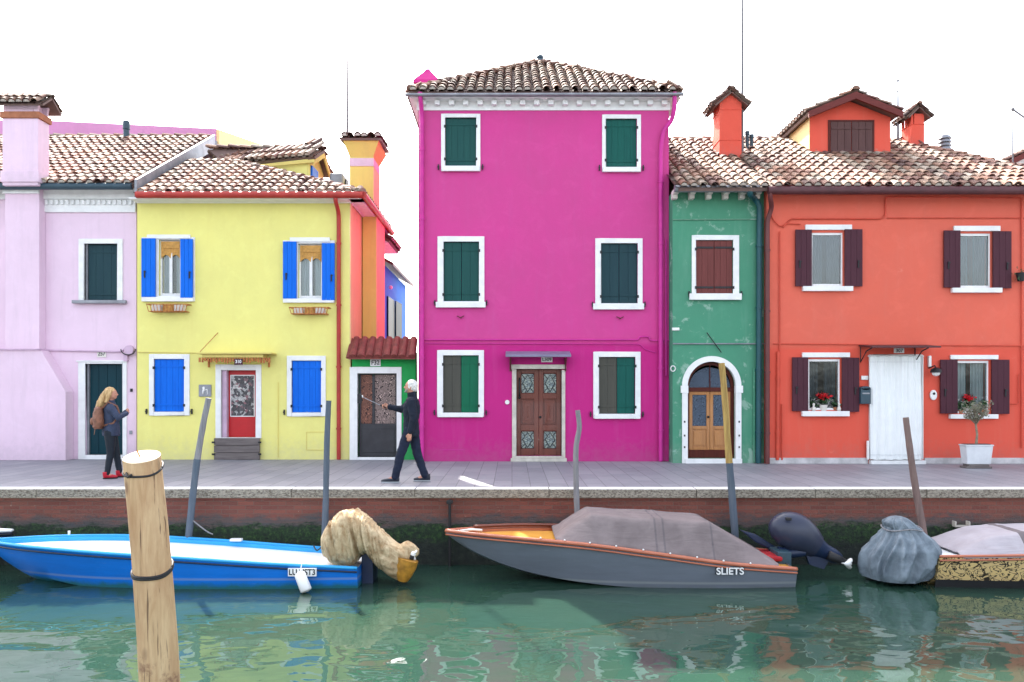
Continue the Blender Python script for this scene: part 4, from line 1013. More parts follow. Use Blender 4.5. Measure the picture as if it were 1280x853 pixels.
# arch surround
m = MB(); R1 = rad+.115; N = 28
for k in range(N):
    t0, t1 = math.pi*k/N, math.pi*(k+1)/N
    m.prism([(xm+r_*math.cos(t_), YS-.04, zs+r_*math.sin(t_)) for r_, t_ in ((rad-.005, t0), (R1, t0), (R1, t1), (rad-.005, t1))], (0, .10, 0))
m.box(xm-R1, a+.005, YS-.04, YS+.06, 0, zs-.16); m.box(b-.005, xm+R1, YS-.04, YS+.06, 0, zs-.16)
m.box(xm-R1-.03, a+.012, YS-.06, YS+.06, zs-.159, zs-.001); m.box(b-.012, xm+R1+.03, YS-.06, YS+.06, zs-.159, zs-.001)
m.box(a-.05, b+.12, YS-.08, YS+.18, 0, .099)
dr = m.build('door', M['white'], sh, merge=True)
y = YS+.12; st = .07; m = MB(); zr = zs-.02
N = 20
for k in range(N):
    t0, t1 = math.pi*k/N, math.pi*(k+1)/N; m.prism([(xm+r_*math.cos(t_), y, zs+r_*math.sin(t_)) for r_, t_ in ((rad-.075, t0), (rad-.001, t0), (rad-.001, t1), (rad-.075, t1))], (0, .05, 0))
m.box(a, a+.07, y, y+.05, .1, zs-.001); m.box(b-.07, b, y, y+.05, .1, zs-.001); m.box(a+.07, b-.07, y-.01, y+.05, zr-.11, zr-.02)
m.build('door_frame', M['door_dark'], dr)
for x0, x1 in ((a+.075, xm-.004), (xm+.004, b-.075)):
    m = MB(); top = zr-.112; kb = .28
    m.box(x0, x0+st, y+.01, y+.05, kb, top); m.box(x1-st, x1, y+.01, y+.05, kb, top); m.box(x0+st, x1-st, y+.01, y+.05, kb, kb+.06); m.box(x0+st, x1-st, y+.01, y+.05, top-.07, top)
    zmid = kb+.45; m.box(x0+st, x1-st, y+.01, y+.05, zmid, zmid+.07); m.box(x0+st, x1-st, y+.03, y+.045, kb+.06, zmid); m.box(x0+st+.03, x1-st-.03, y+.015, y+.0295, kb+.10, zmid-.04)
    lf = m.build('door_leaf', M['door_ochre'], dr, bevel=.005)
    MB().box(x0+st, x1-st, y+.03, y+.036, zmid+.07, top-.07).build('glass_panel', M['lace_blue'], dr)
MB().box(a+.075, b-.075, y+.0, y+.05, .10, .278).build('kick_board', M['door_dark'], dr, bevel=.005)
m = MB(); N = 16; m.prism([(xm+(rad-.076)*math.cos(math.pi*k/N), y+.03, zr-.018+(rad-.076)*math.sin(math.pi*k/N)*.97) for k in range(N+1)], (0, .006, 0)); m.build('fanlight', M['lace_blue'], dr)
m = MB(); m.tube([(xm, y+.01, zr-.02), (xm, y+.01, zs+rad-.076)], .012, 6); m.build('glazing_bar', M['door_dark'], dr)
m = MB(); m.ball((xm-.04, y-.01, 1.0), .028); m.build('handle', M['iron'], dr, smooth=True)
# hinge rust spots on white surround
m = MB()
for xx in (xm-R1+.05, xm+R1-.05):
    for zz in (.35, .6, .9): m.box(xx-.015, xx+.015, YS-.048, YS-.041, zz-.02, zz+.02)
m.build('bolt', M['iron'], dr)
closed_window(sh, (864.5, 294.5, 923.5, 373), (869.5, 300.5, 916, 368.5), YS, (M['shut_brown2'],)*2, sill=(861, 367.5, 926, 375.5), depth=.06, batmat=M['iron'])
# eaves brackets
m = MB()
for x_ in (842, 863, 884, 905, 925.5, 944):
    xx = PX(x_, YS); m.box(xx-.055, xx+.055, YS-.28, YS-.002, PZ(246, YS), PZ(240.5, YS)); m.box(xx-.055, xx+.055, YS-.16, YS-.002, PZ(250.5, YS), PZ(246, YS)-.001)
m.build('eaves_bracket', M['cream'], sh, bevel=.008)
gz = PZ(236.5, YS-.4); m = MB(); m.tube([(sx0-.05, YS-.42, gz), (PX(952, YS-.4), YS-.42, gz)], .075, 10); m.build('gutter', M['zinc'], sh, smooth=True, angle=50)
MB().box(sx0, sx1, YS-.40, YS-.01, PZ(239.5, YS), PZ(237.5, YS)).build('soffit', M['brownboard'], sh)
x = PX(946.5, YS)
pipe('downpipe', [(PX(937, YS-.4), YS-.42, gz-.02), (PX(937, YS-.4), YS-.42, gz-.12), (PX(940, YS), YS-.12, PZ(249, YS)), (PX(948, YS), YS-.09, PZ(258, YS)), (x+.02, YS-.09, PZ(270, YS)), (x, YS-.09, .01)], .062, M['tealpipe'], sh)
pipe('cable', [(sx0, YS-.02, PZ(275, YS)), (sx1, YS-.02, PZ(274.5, YS))], .014, M['greenwall'], sh, 6, False)
pipe('cable', [(sx0, YS-.03, PZ(430, YS)), (sx1, YS-.03, PZ(430, YS))], .016, M['zinc'], sh, 6, False)
pipe('cable', [(PX(883, YS), YS-.03, PZ(416, YS)), (PX(901, YS), YS-.05, PZ(441, YS))], .010, M['iron'], sh, 6, False)
pipe('conduit', [(PX(942, YS), YS-.04, PZ(460, YS)), (PX(942, YS), YS-.04, .02)], .02, M['greenwall'], sh)
m = MB(); p = W(841, 461, YS)
P = [p+Vector((.05*math.cos(t), -.02, .06*math.sin(t))) for t in [i*math.pi*2/12 for i in range(13)]]
m.tube(P, .012, 6); m.build('wall_ring', M['plastic_white'], sh, smooth=True)
m = MB(); p = W(844.5, 411.5, YS); m.box(p.x-.08, p.x+.08, YS-.03, YS-.002, p.z-.035, p.z+.03); m.build('vent', M['plastic_white'], sh, bevel=.012)

# ================================================================== orange house
oh = thing('house', 'wide coral orange house with aubergine shutters at the right end of the row', 'house', (PX(1115, YO), YO, 0))
ox0, ox1 = sx1+.003, PX(1378, YO)-.35; ozt = PZ(238, YO)
OW = [dict(h=(1014, 291, 1053.5, 358), l=(1006, 281.5, 1064, 288), s=(1002, 358.5, 1064.5, 364.5), a=(993, 288, 1013.5, 358.5), b=(1054.5, 287.5, 1076.5, 358.5)),
      dict(h=(1199, 292, 1238, 360), l=(1191, 283, 1249, 289.5), s=(1188, 360.5, 1250, 366.5), a=(1178, 289, 1198.5, 360), b=(1239, 290, 1262, 361)),
      dict(h=(1010, 449, 1050, 513), l=(1002, 441, 1061.5, 447), s=(1001, 514, 1060, 520.5), a=(989, 447, 1009, 514), b=(1051, 447.5, 1072.5, 515)),
      dict(h=(1195, 451, 1236, 517), l=(1187, 444, 1246.5, 449.5), s=(1185.5, 518, 1245, 523.5), a=(1173.5, 450, 1195, 517), b=(1237.5, 450, 1259.5, 517.5))]
hd = pxr(1090, 447, 1150, 572, YO); hd = (hd[0], hd[1], .12, hd[3])
dormx = []
m = MB(); wall_front(m, ox0, ox1, 0, ozt, YO, [pxr(*w['h'], YO) for w in OW]+[hd]); shell(m, ox0, ox1, YO, 24, ozt)
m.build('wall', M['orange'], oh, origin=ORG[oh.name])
m = MB(); dl, dr_ = hd[0]-.09, hd[1]+.09; m.box(ox0, dl, YO-.02, YO-.001, .002, PZ(572.5, YO)); m.box(dr_, ox1, YO-.02, YO-.001, .002, PZ(572.5, YO))
m.build('plinth', M['whitebase'], oh, bevel=.004)
for w in OW: open_window(oh, pxr(*w['h'], YO), w['l'], w['s'], w['a'], w['b'], YO, M['shut_brown'], M['curtain_blue'] if w['h'][0] < 1190 or w['h'][1] < 300 else M['curtain'])
# door: frame, step, leaf in the dark behind the curtain
a, b, c, d = hd; m = MB()
m.box(a-.07, a, YO-.03, YO+.1, .12, d+.06); m.box(b, b+.05, YO-.03, YO+.1, .12, d+.06); m.box(a, b, YO-.03, YO+.1, d, d+.06)
m.box(a-.07, b+.07, YO-.12, YO+.19, 0, .08); m.box(a, b, YO-.03, YO+.19, .081, .119)
dr = m.build('door', M['white'], oh, bevel=.006)
MB().box(a+.01, b-.01, YO+.12, YO+.17, .125, d-.005).build('door_leaf', M['door_wood'], dr, bevel=.004)
# canopy
q = pxr(1088, 431, 1175, 435, YO-.55); m = MB(); m.prism([(q[0], YO-.6, q[2]), (q[0], YO-.6, q[2]+.035), (q[0], YO-.002, q[3]+.03), (q[0], YO-.002, q[3]-.01)], (q[1]-q[0], 0, 0))
cn = m.build('door_canopy', M['gutter_brown'], oh, bevel=.006)
m = MB()
for xx in (q[0]+.03, q[0]+1.2, q[1]-.25):
    m = MB(); m.tube([(xx, YO-.03, q[3]-.02), (xx, YO-.03, q[2]-.28), (xx, YO-.3, q[2]-.06), (xx, YO-.56, q[2])], .012, 6); m.build('bracket', M['iron'], cn)
q = pxr(1117, 434.5, 1129.5, 440.5, YO); MB().box(q[0], q[1], YO-.03, YO-.001, q[2]-.02, q[3]-.02).build('number_plate', M['white'], oh, bevel=.006)
textobj('307', (q[0]+q[1])/2, YO-.032, (q[2]+q[3])/2-.02, .10, M['iron'], oh, 'number', width=.15)
# gutter, soffit, pipes
gz = PZ(239, YO-.35); m = MB(); m.tube([(PX(960, YO-.4), YO-.40, gz), (ox1+.3, YO-.40, gz)], [(.075, .085)]*2, 10); m.build('gutter', M['gutter_brown'], oh, smooth=True, angle=50)
MB().box(ox0, ox1+.3, YO-.32, YO-.002, ozt-.03, ozt+.03).build('soffit', M['brownboard'], oh)
m = MB(); k = ox0+.1
while k < ox1: m.box(k, k+.09, YO-.27, YO-.003, ozt-.10, ozt-.031); k += .31
m.build('rafter_ends', M['orange'], oh)
pipe('downpipe', [(PX(963, YO-.4), YO-.40, gz-.02), (PX(963, YO-.4), YO-.38, gz-.14), (PX(962, YO), YO-.16, PZ(262, YO)), (PX(957.5, YO), YO-.09, PZ(276, YO)), (PX(957.5, YO), YO-.09, .01)], .05, M['brownpipe'], oh)
cz = lambda x_, y_: (PX(x_, YO), YO-.03, PZ(y_, YO))
pipe('conduit', [cz(978, 285), cz(988, 274), cz(1101, 274), cz(1106, 270), cz(1106, 247), cz(1276, 248), cz(1276, 560)], .016, M['orangepipe'], oh)
pipe('conduit', [cz(966, 430), cz(1085, 431)], .012, M['orangepipe'], oh); pipe('conduit', [cz(1176, 432), cz(1370, 433)], .012, M['orangepipe'], oh)
pipe('conduit', [cz(974, 290), cz(974, 440)], .016, M['orangepipe'], oh); pipe('downpipe', [cz(972, 440), cz(971, 575)], .038, M['orangepipe'], oh)
pipe('conduit', [cz(977, 505), cz(977, 575)], .016, M['orangepipe'], oh)
pipe('conduit', [cz(960, 262), cz(966, 275), cz(974, 284), cz(984, 280), cz(1000, 281)], .012, M['orangepipe'], oh)
pipe('conduit', [cz(1108, 273), cz(1370, 273)], .010, M['orangepipe'], oh)
pipe('conduit', [cz(1272, 468), cz(1272, 505), cz(1252, 505)], .010, M['orangepipe'], oh, brackets=False)
# mailbox, bell, lamp
q = pxr(1072.5, 483, 1085, 505, YO); m = MB(); m.box(q[0], q[1], YO-.14, YO-.002, q[2], q[3]-.04); m.tube([((q[0]+q[1])/2, YO-.14, q[3]-.045), ((q[0]+q[1])/2, YO-.003, q[3]-.045)], [((q[1]-q[0])/2, .045)]*2, 16)
mb_ = m.build('mailbox', M['gutter_dark'], oh, bevel=.008)
MB().box(q[0]+.03, q[1]-.03, YO-.146, YO-.1405, (q[2]+q[3])/2+.02, (q[2]+q[3])/2+.05).build('letter_slot', M['zinc'], mb_)
q = pxr(1076, 470, 1085, 475, YO); MB().box(q[0], q[1], YO-.03, YO-.002, q[2], q[3]).build('name_plate', M['plastic_white'], oh, bevel=.006)
m = MB(); p = W(1166, 494, YO); m.tube([p+Vector((0, -.04, 0)), p+Vector((0, -.002, 0))], [(.075, .11)]*2, 20, up=(0, 0, 1)); bl = m.build('doorbell', M['plastic_white'], oh, bevel=.008)
m = MB(); m.ball(p+Vector((.005, -.045, .03)), (.028, .012, .028)); m.build('button', M['iron'], bl, smooth=True)
m = MB(); p = W(1161, 452, YO); m.box(p.x-.03, p.x+.03, YO-.06, YO-.002, p.z-.12, p.z+.12); m.build('sensor_box', M['plastic_white'], oh, bevel=.01)
m = MB(); p = W(1170, 463, YO-.2); m.tube([p+Vector((-.05, .2, .05)), p+Vector((0, .05, .10)), p+Vector((0, 0, .04))], .014, 8); m.tube([p+Vector((0, 0, .06)), p+Vector((0, 0, .02)), p+Vector((0, 0, -.05))], [.03, .10, .115], 16)
lm = m.build('wall_lamp', M['iron'], oh, smooth=True, angle=50)
m = MB(); m.ball(p+Vector((0, 0, -.06)), (.08, .08, .07)); m.build('globe', M['plastic_white'], lm, smooth=True)
# wall bracket with dark pot at right
m = MB(); p = W(1276, 346, YO-.15); m.tube([p+Vector((0, .15, .1)), p+Vector((0, 0, .08))], .01, 6); m.tube([p+Vector((0, 0, -.10)), p+Vector((0, 0, .08))], [.06, .10], 14); m.build('bracket_pot', M['iron'], oh)
m = MB()
for i in range(60):
    v_ = Vector((rnd.uniform(-.14, .14), rnd.uniform(-.1, .1), rnd.uniform(-.12, .16))); t_ = Vector((rnd.uniform(-1, 1), rnd.uniform(-1, 1), rnd.uniform(-1, 1)))*.04
    m.quad(p+v_, p+v_+t_, p+v_+t_+Vector((.02, 0, .03)))
m.build('trailing_leaves', M['leaf'], oh)
# roof shared look, own planes for green and orange
Ye, ze = 16.28, 1.6+(487-235)/F*16.28
def rplane(pxl, pxr_, pts, parent, dark):
    pass
eL = Vector((sx0+.02, Ye, ze)); seam = PX(955, YS)+.0; eM = Vector((seam, Ye, ze)); eR = on_plane(1378, 235, Ye, ze, T)
R2 = on_plane(1112, 177, Ye, ze, T); Yr, zr = R2.y, R2.z
m = MB(); roof_plane(m, [eL, eM, (seam, Yr, zr), (sx0+.02, Yr, zr)], dark=.0); ridge_tiles(m, (sx0, Yr, zr), (seam, Yr, zr), dark=.1)
m.cur = (.16, .10, .085); m.prism([(sx0+.02, Yr, zr), (seam, Yr, zr), (seam, 24.2, zr-1.9), (sx0+.02, 24.2, zr-1.9)], (0, 0, -.07))
rfs = m.build('roof', M['tile'], sh)
m = MB(); e2 = Vector((seam+.003, Ye, ze)); roof_plane(m, [e2, eR, R2, (seam+.003, Yr, zr)], dark=.0); ridge_tiles(m, (seam, Yr, zr), R2, dark=.1); ridge_tiles(m, eR, R2, dark=.05)
bkr = Vector((eR.x, 24.5, ze)); roof_plane(m, [eR, bkr, R2], dark=.1)
m.cur = (.16, .10, .085); m.prism([(seam, Yr, zr), R2, bkr, (seam, 24.5, ze)], (0, 0, -.07))
rfo = m.build('roof', M['tile'], oh)
# tall chimney with gabled cap
def gable_cap(x0, x1, y0, y1, z, rise, ov, mb, dark=.5):
    xm_ = (x0+x1)/2
    for s in (-1, 1):
        xe_ = xm_+s*((x1-x0)/2+ov); zz = z-rise*ov/((x1-x0)/2)
        pts = [(xe_, y0-ov*.8, zz), (xe_, y1+ov*.8, zz), (xm_, y1+ov*.8, z+rise), (xm_, y0-ov*.8, z+rise)]
        if s < 0: pts = [pts[1], pts[0], pts[3], pts[2]]
        roof_plane(mb, pts, dark=dark, sp=.16, row=.2, thick=.035)
    ridge_tiles(mb, (xm_, y0-ov*.8, z+rise), (xm_, y1+ov*.8, z+rise), .07, dark)
Yc = 18.7; x0, x1 = PX(899.5, Yc), PX(927, Yc); zt = PZ(127, Yc)
m = MB(); m.box(x0, x1, Yc, Yc+.62, PZ(205, Yc), zt); m.prism([(x0, Yc, zt), (x1, Yc, zt), ((x0+x1)/2, Yc, zt+.2)], (0, .62, 0))
for zz in (PZ(175, Yc), PZ(137, Yc)): m.box(x0-.012, x1+.012, Yc-.012, Yc+.632, zz-.012, zz+.012)
ch = m.build('chimney', M['orange'], sh, bevel=.006)
m = MB(); gable_cap(x0, x1, Yc, Yc+.62, zt, .22, .14, m); m.build('chimney_cap', M['tile'], ch)
m = MB(); p = on_plane(934, 190, Ye, ze, T)
for dx, h_ in ((0, .42), (.11, .34)): m.tube([p+Vector((dx, 0, -.1)), p+Vector((dx, 0, h_))], .045, 10); m.tube([p+Vector((dx, 0, h_)), p+Vector((dx, 0, h_+.09))], .06, 10)
m.build('vent_pipe', M['gutter_dark'], rfs, smooth=True, angle=50)
# big dormer
Yd = 19.0; x0, x1 = PX(1012.5, Yd), PX(1113, Yd); z0, z1 = PZ(198, Yd), PZ(147, Yd); zp = PZ(127, Yd); xm = (x0+x1)/2
hs = pxr(1037, 152.5, 1090.5, 197, Yd)
m = MB(); m.prism([(x0, Yd, z0-.3), (x1, Yd, z0-.3), (x1, Yd, z1), (xm, Yd, zp), (x0, Yd, z1)], (0, 3.2, 0))
dm = m.build('dormer', M['orange'], oh)
m = MB(); m.prism([(x0-.012, Yd+.01, z0-.3), (x0-.012, Yd+3.2, z0-.3), (x0-.012, Yd+3.2, z1), (x0-.012, Yd+.01, z1)], (.01, 0, 0)); m.build('side_wall', M['peach'], dm)  # paler skin: sunlight on the left cheek put into its colour
m = MB(); ov = .15
for s in (-1, 1):
    xe_ = xm+s*((x1-x0)/2+ov); zz = z1-(zp-z1)*ov/((x1-x0)/2)
    pts = [(xe_, Yd-.3, zz+.1), (xe_, Yd+3.3, zz+.1), (xm, Yd+3.3, zp+.12), (xm, Yd-.3, zp+.12)]
    if s < 0: pts = [pts[1], pts[0], pts[3], pts[2]]
    roof_plane(m, pts, dark=.5)
ridge_tiles(m, (xm, Yd-.32, zp+.13), (xm, Yd+3.3, zp+.13), .1, .5)
m.build('dormer_roof', M['tile'], dm)
m = MB()
for s in (-1, 1):
    xe_ = xm+s*((x1-x0)/2+ov); zz = z1-(zp-z1)*ov/((x1-x0)/2)
    m.prism([(xe_, Yd-.33, zz+.10), (xm, Yd-.33, zp+.12), (xm, Yd-.33, zp-.05), (xe_, Yd-.33, zz-.05)], (0, .06, 0))
m.build('rake_board', M['brownboard'], dm)
w = MB()
for s2 in ((hs[0]-.04, hs[0], hs[2], hs[3]+.04), (hs[1], hs[1]+.04, hs[2], hs[3]+.04)): w.box(s2[0], s2[1], Yd-.02, Yd-.001, s2[2], s2[3])
w.box(hs[0], hs[1], Yd-.02, Yd-.001, hs[3], hs[3]+.04)
# (sub-parts may go no deeper, so the frame and leaves belong to the dormer)
w.build('window_frame', M['door_dark'], dm)
M['shut_dormer'] = wood('grey_brown_shutter', (.115, .06, .055), (.08, .04, .038), 4, 'z', .6, .25)
hx = (hs[0]+hs[1])/2
for q0, q1 in ((hs[0]+.01, hx-.005), (hx+.005, hs[1]-.01)):
    m = MB(); n_ = 3; wd = (q1-q0)/n_
    for i in range(n_): m.box(q0+i*wd+.004, q0+(i+1)*wd-.004, Yd-.035, Yd-.002, hs[2], hs[3]-.01)
    for zz in (hs[2]+.14, hs[3]-.17): m.box(q0+.02, q1-.02, Yd-.05, Yd-.0355, zz-.025, zz+.025)
    m.build('shutter', M['shut_dormer'], dm, bevel=.003)
m = MB(); m.prism([(x0-.05, Yd-.12, z0-.02), (x1+.05, Yd-.12, z0-.02), (x1+.05, Yd-.003, z0+.06), (x0-.05, Yd-.003, z0+.06)], (0, 0, -.03)); m.build('flashing', M['zinc'], dm)
# small chimney right
Yc = 19.7; x0, x1 = PX(1139, Yc), PX(1155.5, Yc); zt = PZ(155, Yc)
m = MB(); m.box(x0, x1, Yc, Yc+.5, PZ(190, Yc), zt); m.box(x0+.08, x1, Yc+.01, Yc+.49, zt+.001, PZ(142, Yc)); m.box(x0-.015, x1+.015, Yc-.015, Yc+.515, zt-.02, zt-.001)
for yy in (Yc, Yc+.43): m.box(x0, x0+.05, yy, yy+.07, zt+.001, PZ(143, Yc))
ch = m.build('chimney', M['orange'], oh, bevel=.006)
m = MB(); gable_cap(x0, x1, Yc, Yc+.5, PZ(142, Yc), .17, .12, m, .6); m.build('chimney_cap', M['tile'], ch)
m = MB(); p = on_plane(1186, 184, Ye, ze, T); p.y += .2
for k in range(4): m.tube([p+Vector((0, 0, -.02+k*.095)), p+Vector((0, 0, .045+k*.095))], [.17, .14], 16)
m.tube([p+Vector((0, 0, -.4)), p+Vector((0, 0, .36))], .09, 12); m.build('vent_cowl', M['zinc'], rfo, smooth=True, angle=40)

# far right house behind
fh = thing('house', 'white-walled house behind the orange roof at the right edge, with a red-brown sloping roof edge', 'house', (PX(1330, 24), 24, 0))
x0, x1 = PX(1240, 24), PX(1430, 24); xr = PX(1335, 24)
m = MB(); m.prism([(x0+.3, 24, 0), (x1, 24, 0), (x1, 24, PZ(205, 24)), (xr, 24, PZ(168, 24)), (x0+.3, 24, PZ(209, 24))], (0, 6, 0)); m.build('wall', M['white'], fh)
m = MB(); zA, zB = PZ(209, 23.8), PZ(163, 23.8)
roof_plane(m, [(x0, 30.2, zA), (x0, 23.7, zA), (xr, 23.7, zB), (xr, 30.2, zB)], dark=.3)
roof_plane(m, [(x1+.3, 23.7, zA), (x1+.3, 30.2, zA), (xr, 30.2, zB), (xr, 23.7, zB)], dark=.3)
m.build('roof', M['tile'], fh)
m = MB(); m.prism([(x0, 23.62, zA+.02), (xr, 23.62, zB+.02), (xr, 23.62, zB-.16), (x0, 23.62, zA-.16)], (0, .07, 0)); m.prism([(x1+.3, 23.62, zA+.02), (xr+.001, 23.62, zB+.02), (xr+.001, 23.62, zB-.16), (x1+.3, 23.62, zA-.16)], (0, .07, 0)); m.build('rake_board', M['brownboard'], fh)

# antennas
def antenna(px_, top, base, Y, label, extra=None, r=.024):
    z0, z1 = PZ(base, Y), PZ(top, Y); x = PX(px_, Y); m = MB(); m.tube([(x, Y, z0), (x, Y, z0+(z1-z0)*.5), (x, Y, z1)], [r, r*.8, r*.5], 6)
    if extra: extra(m, x, Y, z1)
    o = m.build('antenna', M['mast'], None); tag(o, label, 'antenna', 'roof antennas'); return o
antenna(434, 31, 178, 19.4, 'thin pale mast standing on top of the yellow flared chimney', r=.034)
antenna(928, -30, 196, 18.9, 'very tall pale mast rising behind the tall orange chimney beyond the top edge', r=.038)
antenna(1122.5, 102, 190, 20.1, 'short thin mast between the big orange dormer and the small orange chimney', lambda m, x, Y, z: (m.tube([(x-.02, Y, z-.25), (x-.08, Y, z-.32)], .008, 5), m.tube([(x, Y, z), (x, Y, z+.05)], .03, 6)), r=.036)
antenna(1266, 137, 205, 22, 'bent thin mast with a slanting arm at the right edge above the white-walled house', lambda m, x, Y, z: (m.tube([(x, Y, z), (x+.5, Y, z-.35)], .026, 5), m.ball((x, Y, z), .05)))

# ================================================================== things at the orange house
# door curtain
a, b, c, d = pxr(1087.5, 446, 1152, 571, YO-.1); m = MB(); N = 90
cur = lambda u, v: (a+(b-a)*u + .01*math.sin(v*5), YO-.11+.022*math.sin(u*40+.7*math.sin(v*4)+1.5*math.sin(u*7))*(.35+.65*(1-v))+.022*math.sin(u*13+v*2.2)+.008*math.sin(u*90), .10+(d-.10)*v+.006*math.sin(u*30))
m.grid(cur, N, 24); m.grid(lambda u, v: (cur(u, v)[0], cur(u, v)[1]+.008, cur(u, v)[2]), N, 24)
dc = thing('door_curtain', 'long white canvas curtain hanging over the orange house front door', 'curtain', ((a+b)/2, YO-.1, .10))
m.build('curtain_cloth', M['whitecloth'], dc, smooth=True)
m = MB(); 
for zz in (d-.115, .20): m.tube([(cur(i/60, 0)[0], cur(i/60, (zz-.10)/(d-.10))[1]-.004, zz) for i in range(61)], [(.006, .004)]*61, 6)
m.build('hem_seam', M['curtain'], dc)
m = MB(); m.tube([(a-.04, YO-.09, d+.01), (b+.05, YO-.09, d+.01)], .014, 8); m.tube([(b+.04, YO-.07, .1), (b+.04, YO-.07, d+.02)], .014, 8); m.tube([(a-.03, YO-.07, .1), (a-.03, YO-.07, .5)], .03, 8)
m.build('curtain_rod', M['plastic_white'], dc, smooth=True, angle=50)

def leaves(mb, c, R_, n, size, flat=1.0):
    for _ in range(n):
        d_ = Vector((rnd.gauss(0, 1), rnd.gauss(0, 1), rnd.gauss(0, 1))).normalized()*(rnd.random()**.4)
        p = Vector(c)+Vector((d_.x*R_[0], d_.y*R_[1], d_.z*R_[2])); t = Vector((rnd.gauss(0, 1), rnd.gauss(0, 1), rnd.gauss(0, .6))).normalized()
        s = t.orthogonal().normalized(); L = size*rnd.uniform(.6, 1.3); w_ = L*.38
        mid = p+t*L*.5
        mb.quad(p, mid+s*w_, p+t*L, mid-s*w_)
def potted(px_, sill, Y, label, pr=.085, ph_=.13, fol=(.13, .08, .12), group='plants on the orange window sills', flower=True, mat='terracotta', nleaf=80, x=None, fsz=.10):
    x = PX(px_, Y); o = thing('potted_plant', label, 'potted plant', (x, Y, sill), group)
    m = MB(); m.tube([(x, Y, sill+.002), (x, Y, sill+ph_*.85), (x, Y, sill+ph_)], [pr*.72, pr, pr*1.08], 16); m.build('pot', M[mat], o, smooth=True, angle=40)
    m = MB(); c_ = (x, Y, sill+ph_+fol[2]*.7); leaves(m, c_, fol, nleaf, .065); m.build('foliage', M['leaf'], o)
    if flower:
        m = MB()
        for k in range(3): leaves(m, (x+rnd.uniform(-.05, .05), Y+rnd.uniform(-.03, .03), sill+ph_+fol[2]*1.5+rnd.uniform(0, .03)), (fsz, .06, .05), 26, .075)
        m.build('flower', M['petal'], o)
    return o
sz = PZ(514, YO-.0); ys = YO-.04+.05
potted(1029, sz, YO+.03, 'red poinsettia in a pale pot on the orange house sill left of the mailbox', mat='cream')
potted(1017, sz, YO+.03, 'leafy green plant left of the poinsettia on the orange house left window sill', pr=.045, ph_=.08, fol=(.08, .06, .12), flower=False, nleaf=50, mat='plastic_white')
potted(1043.5, sz, YO+.03, 'small green plant right of the poinsettia on the orange house left window sill', pr=.045, ph_=.08, fol=(.08, .06, .11), flower=False, nleaf=50)
sz = PZ(518, YO)
potted(1212, sz, YO+.03, 'bright red flowering plant on the orange house ground floor sill behind the dried shrub', fol=(.12, .07, .14), fsz=.11, mat='cream')
potted(1200.5, sz, YO+.03, 'dark leafy plant left of the red flowers on the orange house right window sill', pr=.05, ph_=.09, fol=(.10, .06, .14), flower=False, nleaf=70)
potted(1228, sz, YO+.03, 'green leafy plant right of the red flowers on the orange house right window sill', pr=.05, ph_=.09, fol=(.10, .06, .13), flower=False, nleaf=70)
for px_, lb in ((1019.5, 'left'), (1053, 'right')):
    x = PX(px_ - (3 if lb == 'left' else 5), YO); z = PZ(514, YO); m = MB()
    m.tube([(x, YO-.03, z+.003), (x, YO-.03, z+.05), (x, YO-.03, z+.10), (x, YO-.03, z+.125)], [.035, .045, .022, .02], 12); m.ball((x, YO-.03, z+.145), .028)
    o = m.build('ornament', M['cream'], None, smooth=True); tag(o, 'little pale figurine at the %s end of the orange house left window sill' % lb, 'ornament', 'window sill ornaments')
# planter with dried shrub
Yp = 15.75; x = PX(1219.5, Yp); zt = PZ(559, Yp)-PZ(588, Yp)
pl_ = thing('potted_shrub', 'dried grey shrub in a white planter on the pavement before the orange house', 'potted shrub', (x, Yp, 0))
m = MB(); r0, r1 = .235, .275; zb, zt = .085, .48
def frust(mb, x, y, ra, rb, za, zb_, ky=1.0):
    b = len(mb.v)
    for r_, z_ in ((ra, za), (rb, zb_)):
        for sx, sy in ((-1, -1), (1, -1), (1, 1), (-1, 1)): mb.v.append((x+sx*r_, y+sy*r_*ky, z_))
    for k in range(4): mb.face((b+k, b+(k+1) % 4, b+4+(k+1) % 4, b+4+k))
    mb.face((b+3, b+2, b+1, b)); mb.face((b+4, b+5, b+6, b+7))
x = 9.45; frust(m, x, Yp, r0, r1, zb, zt-.03, .45); frust(m, x, Yp, r1+.012, r1+.018, zt-.029, zt, .45); m.build('planter', M['pot'], pl_, bevel=.012)
m = MB(); m.box(x-.27, x+.24, Yp-.14, Yp+.12, .002, .04); m.box(x-.21, x+.2, Yp-.12, Yp+.1, .041, .083); m.build('wooden_base', M['greywood'], pl_, bevel=.006)
m = MB(); frust(m, x, Yp, r1-.03, r1-.03, zt+.001, zt+.012, .4); m.build('soil', M['mortar'], pl_)
m = MB(); z0 = zt; zc = zt+.42
m.tube([(x, Yp, z0), (x+.02, Yp, z0+.2), (x-.01, Yp, zc)], [.028, .022, .02], 8)
tips = []
for i in range(46):
    an = rnd.uniform(0, 6.28); r_ = rnd.uniform(.05, .30); h_ = rnd.uniform(.15, .46)
    p1 = Vector((x+math.cos(an)*r_*.4, Yp+math.sin(an)*r_*.4, zc+h_*.45)); p2 = Vector((x+math.cos(an)*r_, Yp+math.sin(an)*r_, zc+h_))
    m.tube([(x, Yp, zc-.02), p1, p2], [.009, .006, .003], 5); tips.append((p1, p2))
m.build('stem', M['drybranch'], pl_)
m = MB()
for p1, p2 in tips:
    for k in range(9): leaves(m, p1.lerp(p2, rnd.uniform(.3, 1.05)), (.04, .04, .04), 1, .05)
leaves(m, (x-.02, Yp, zc+.25), (.27, .25, .2), 120, .045)
m.build('foliage', M['dryleaf'], pl_)
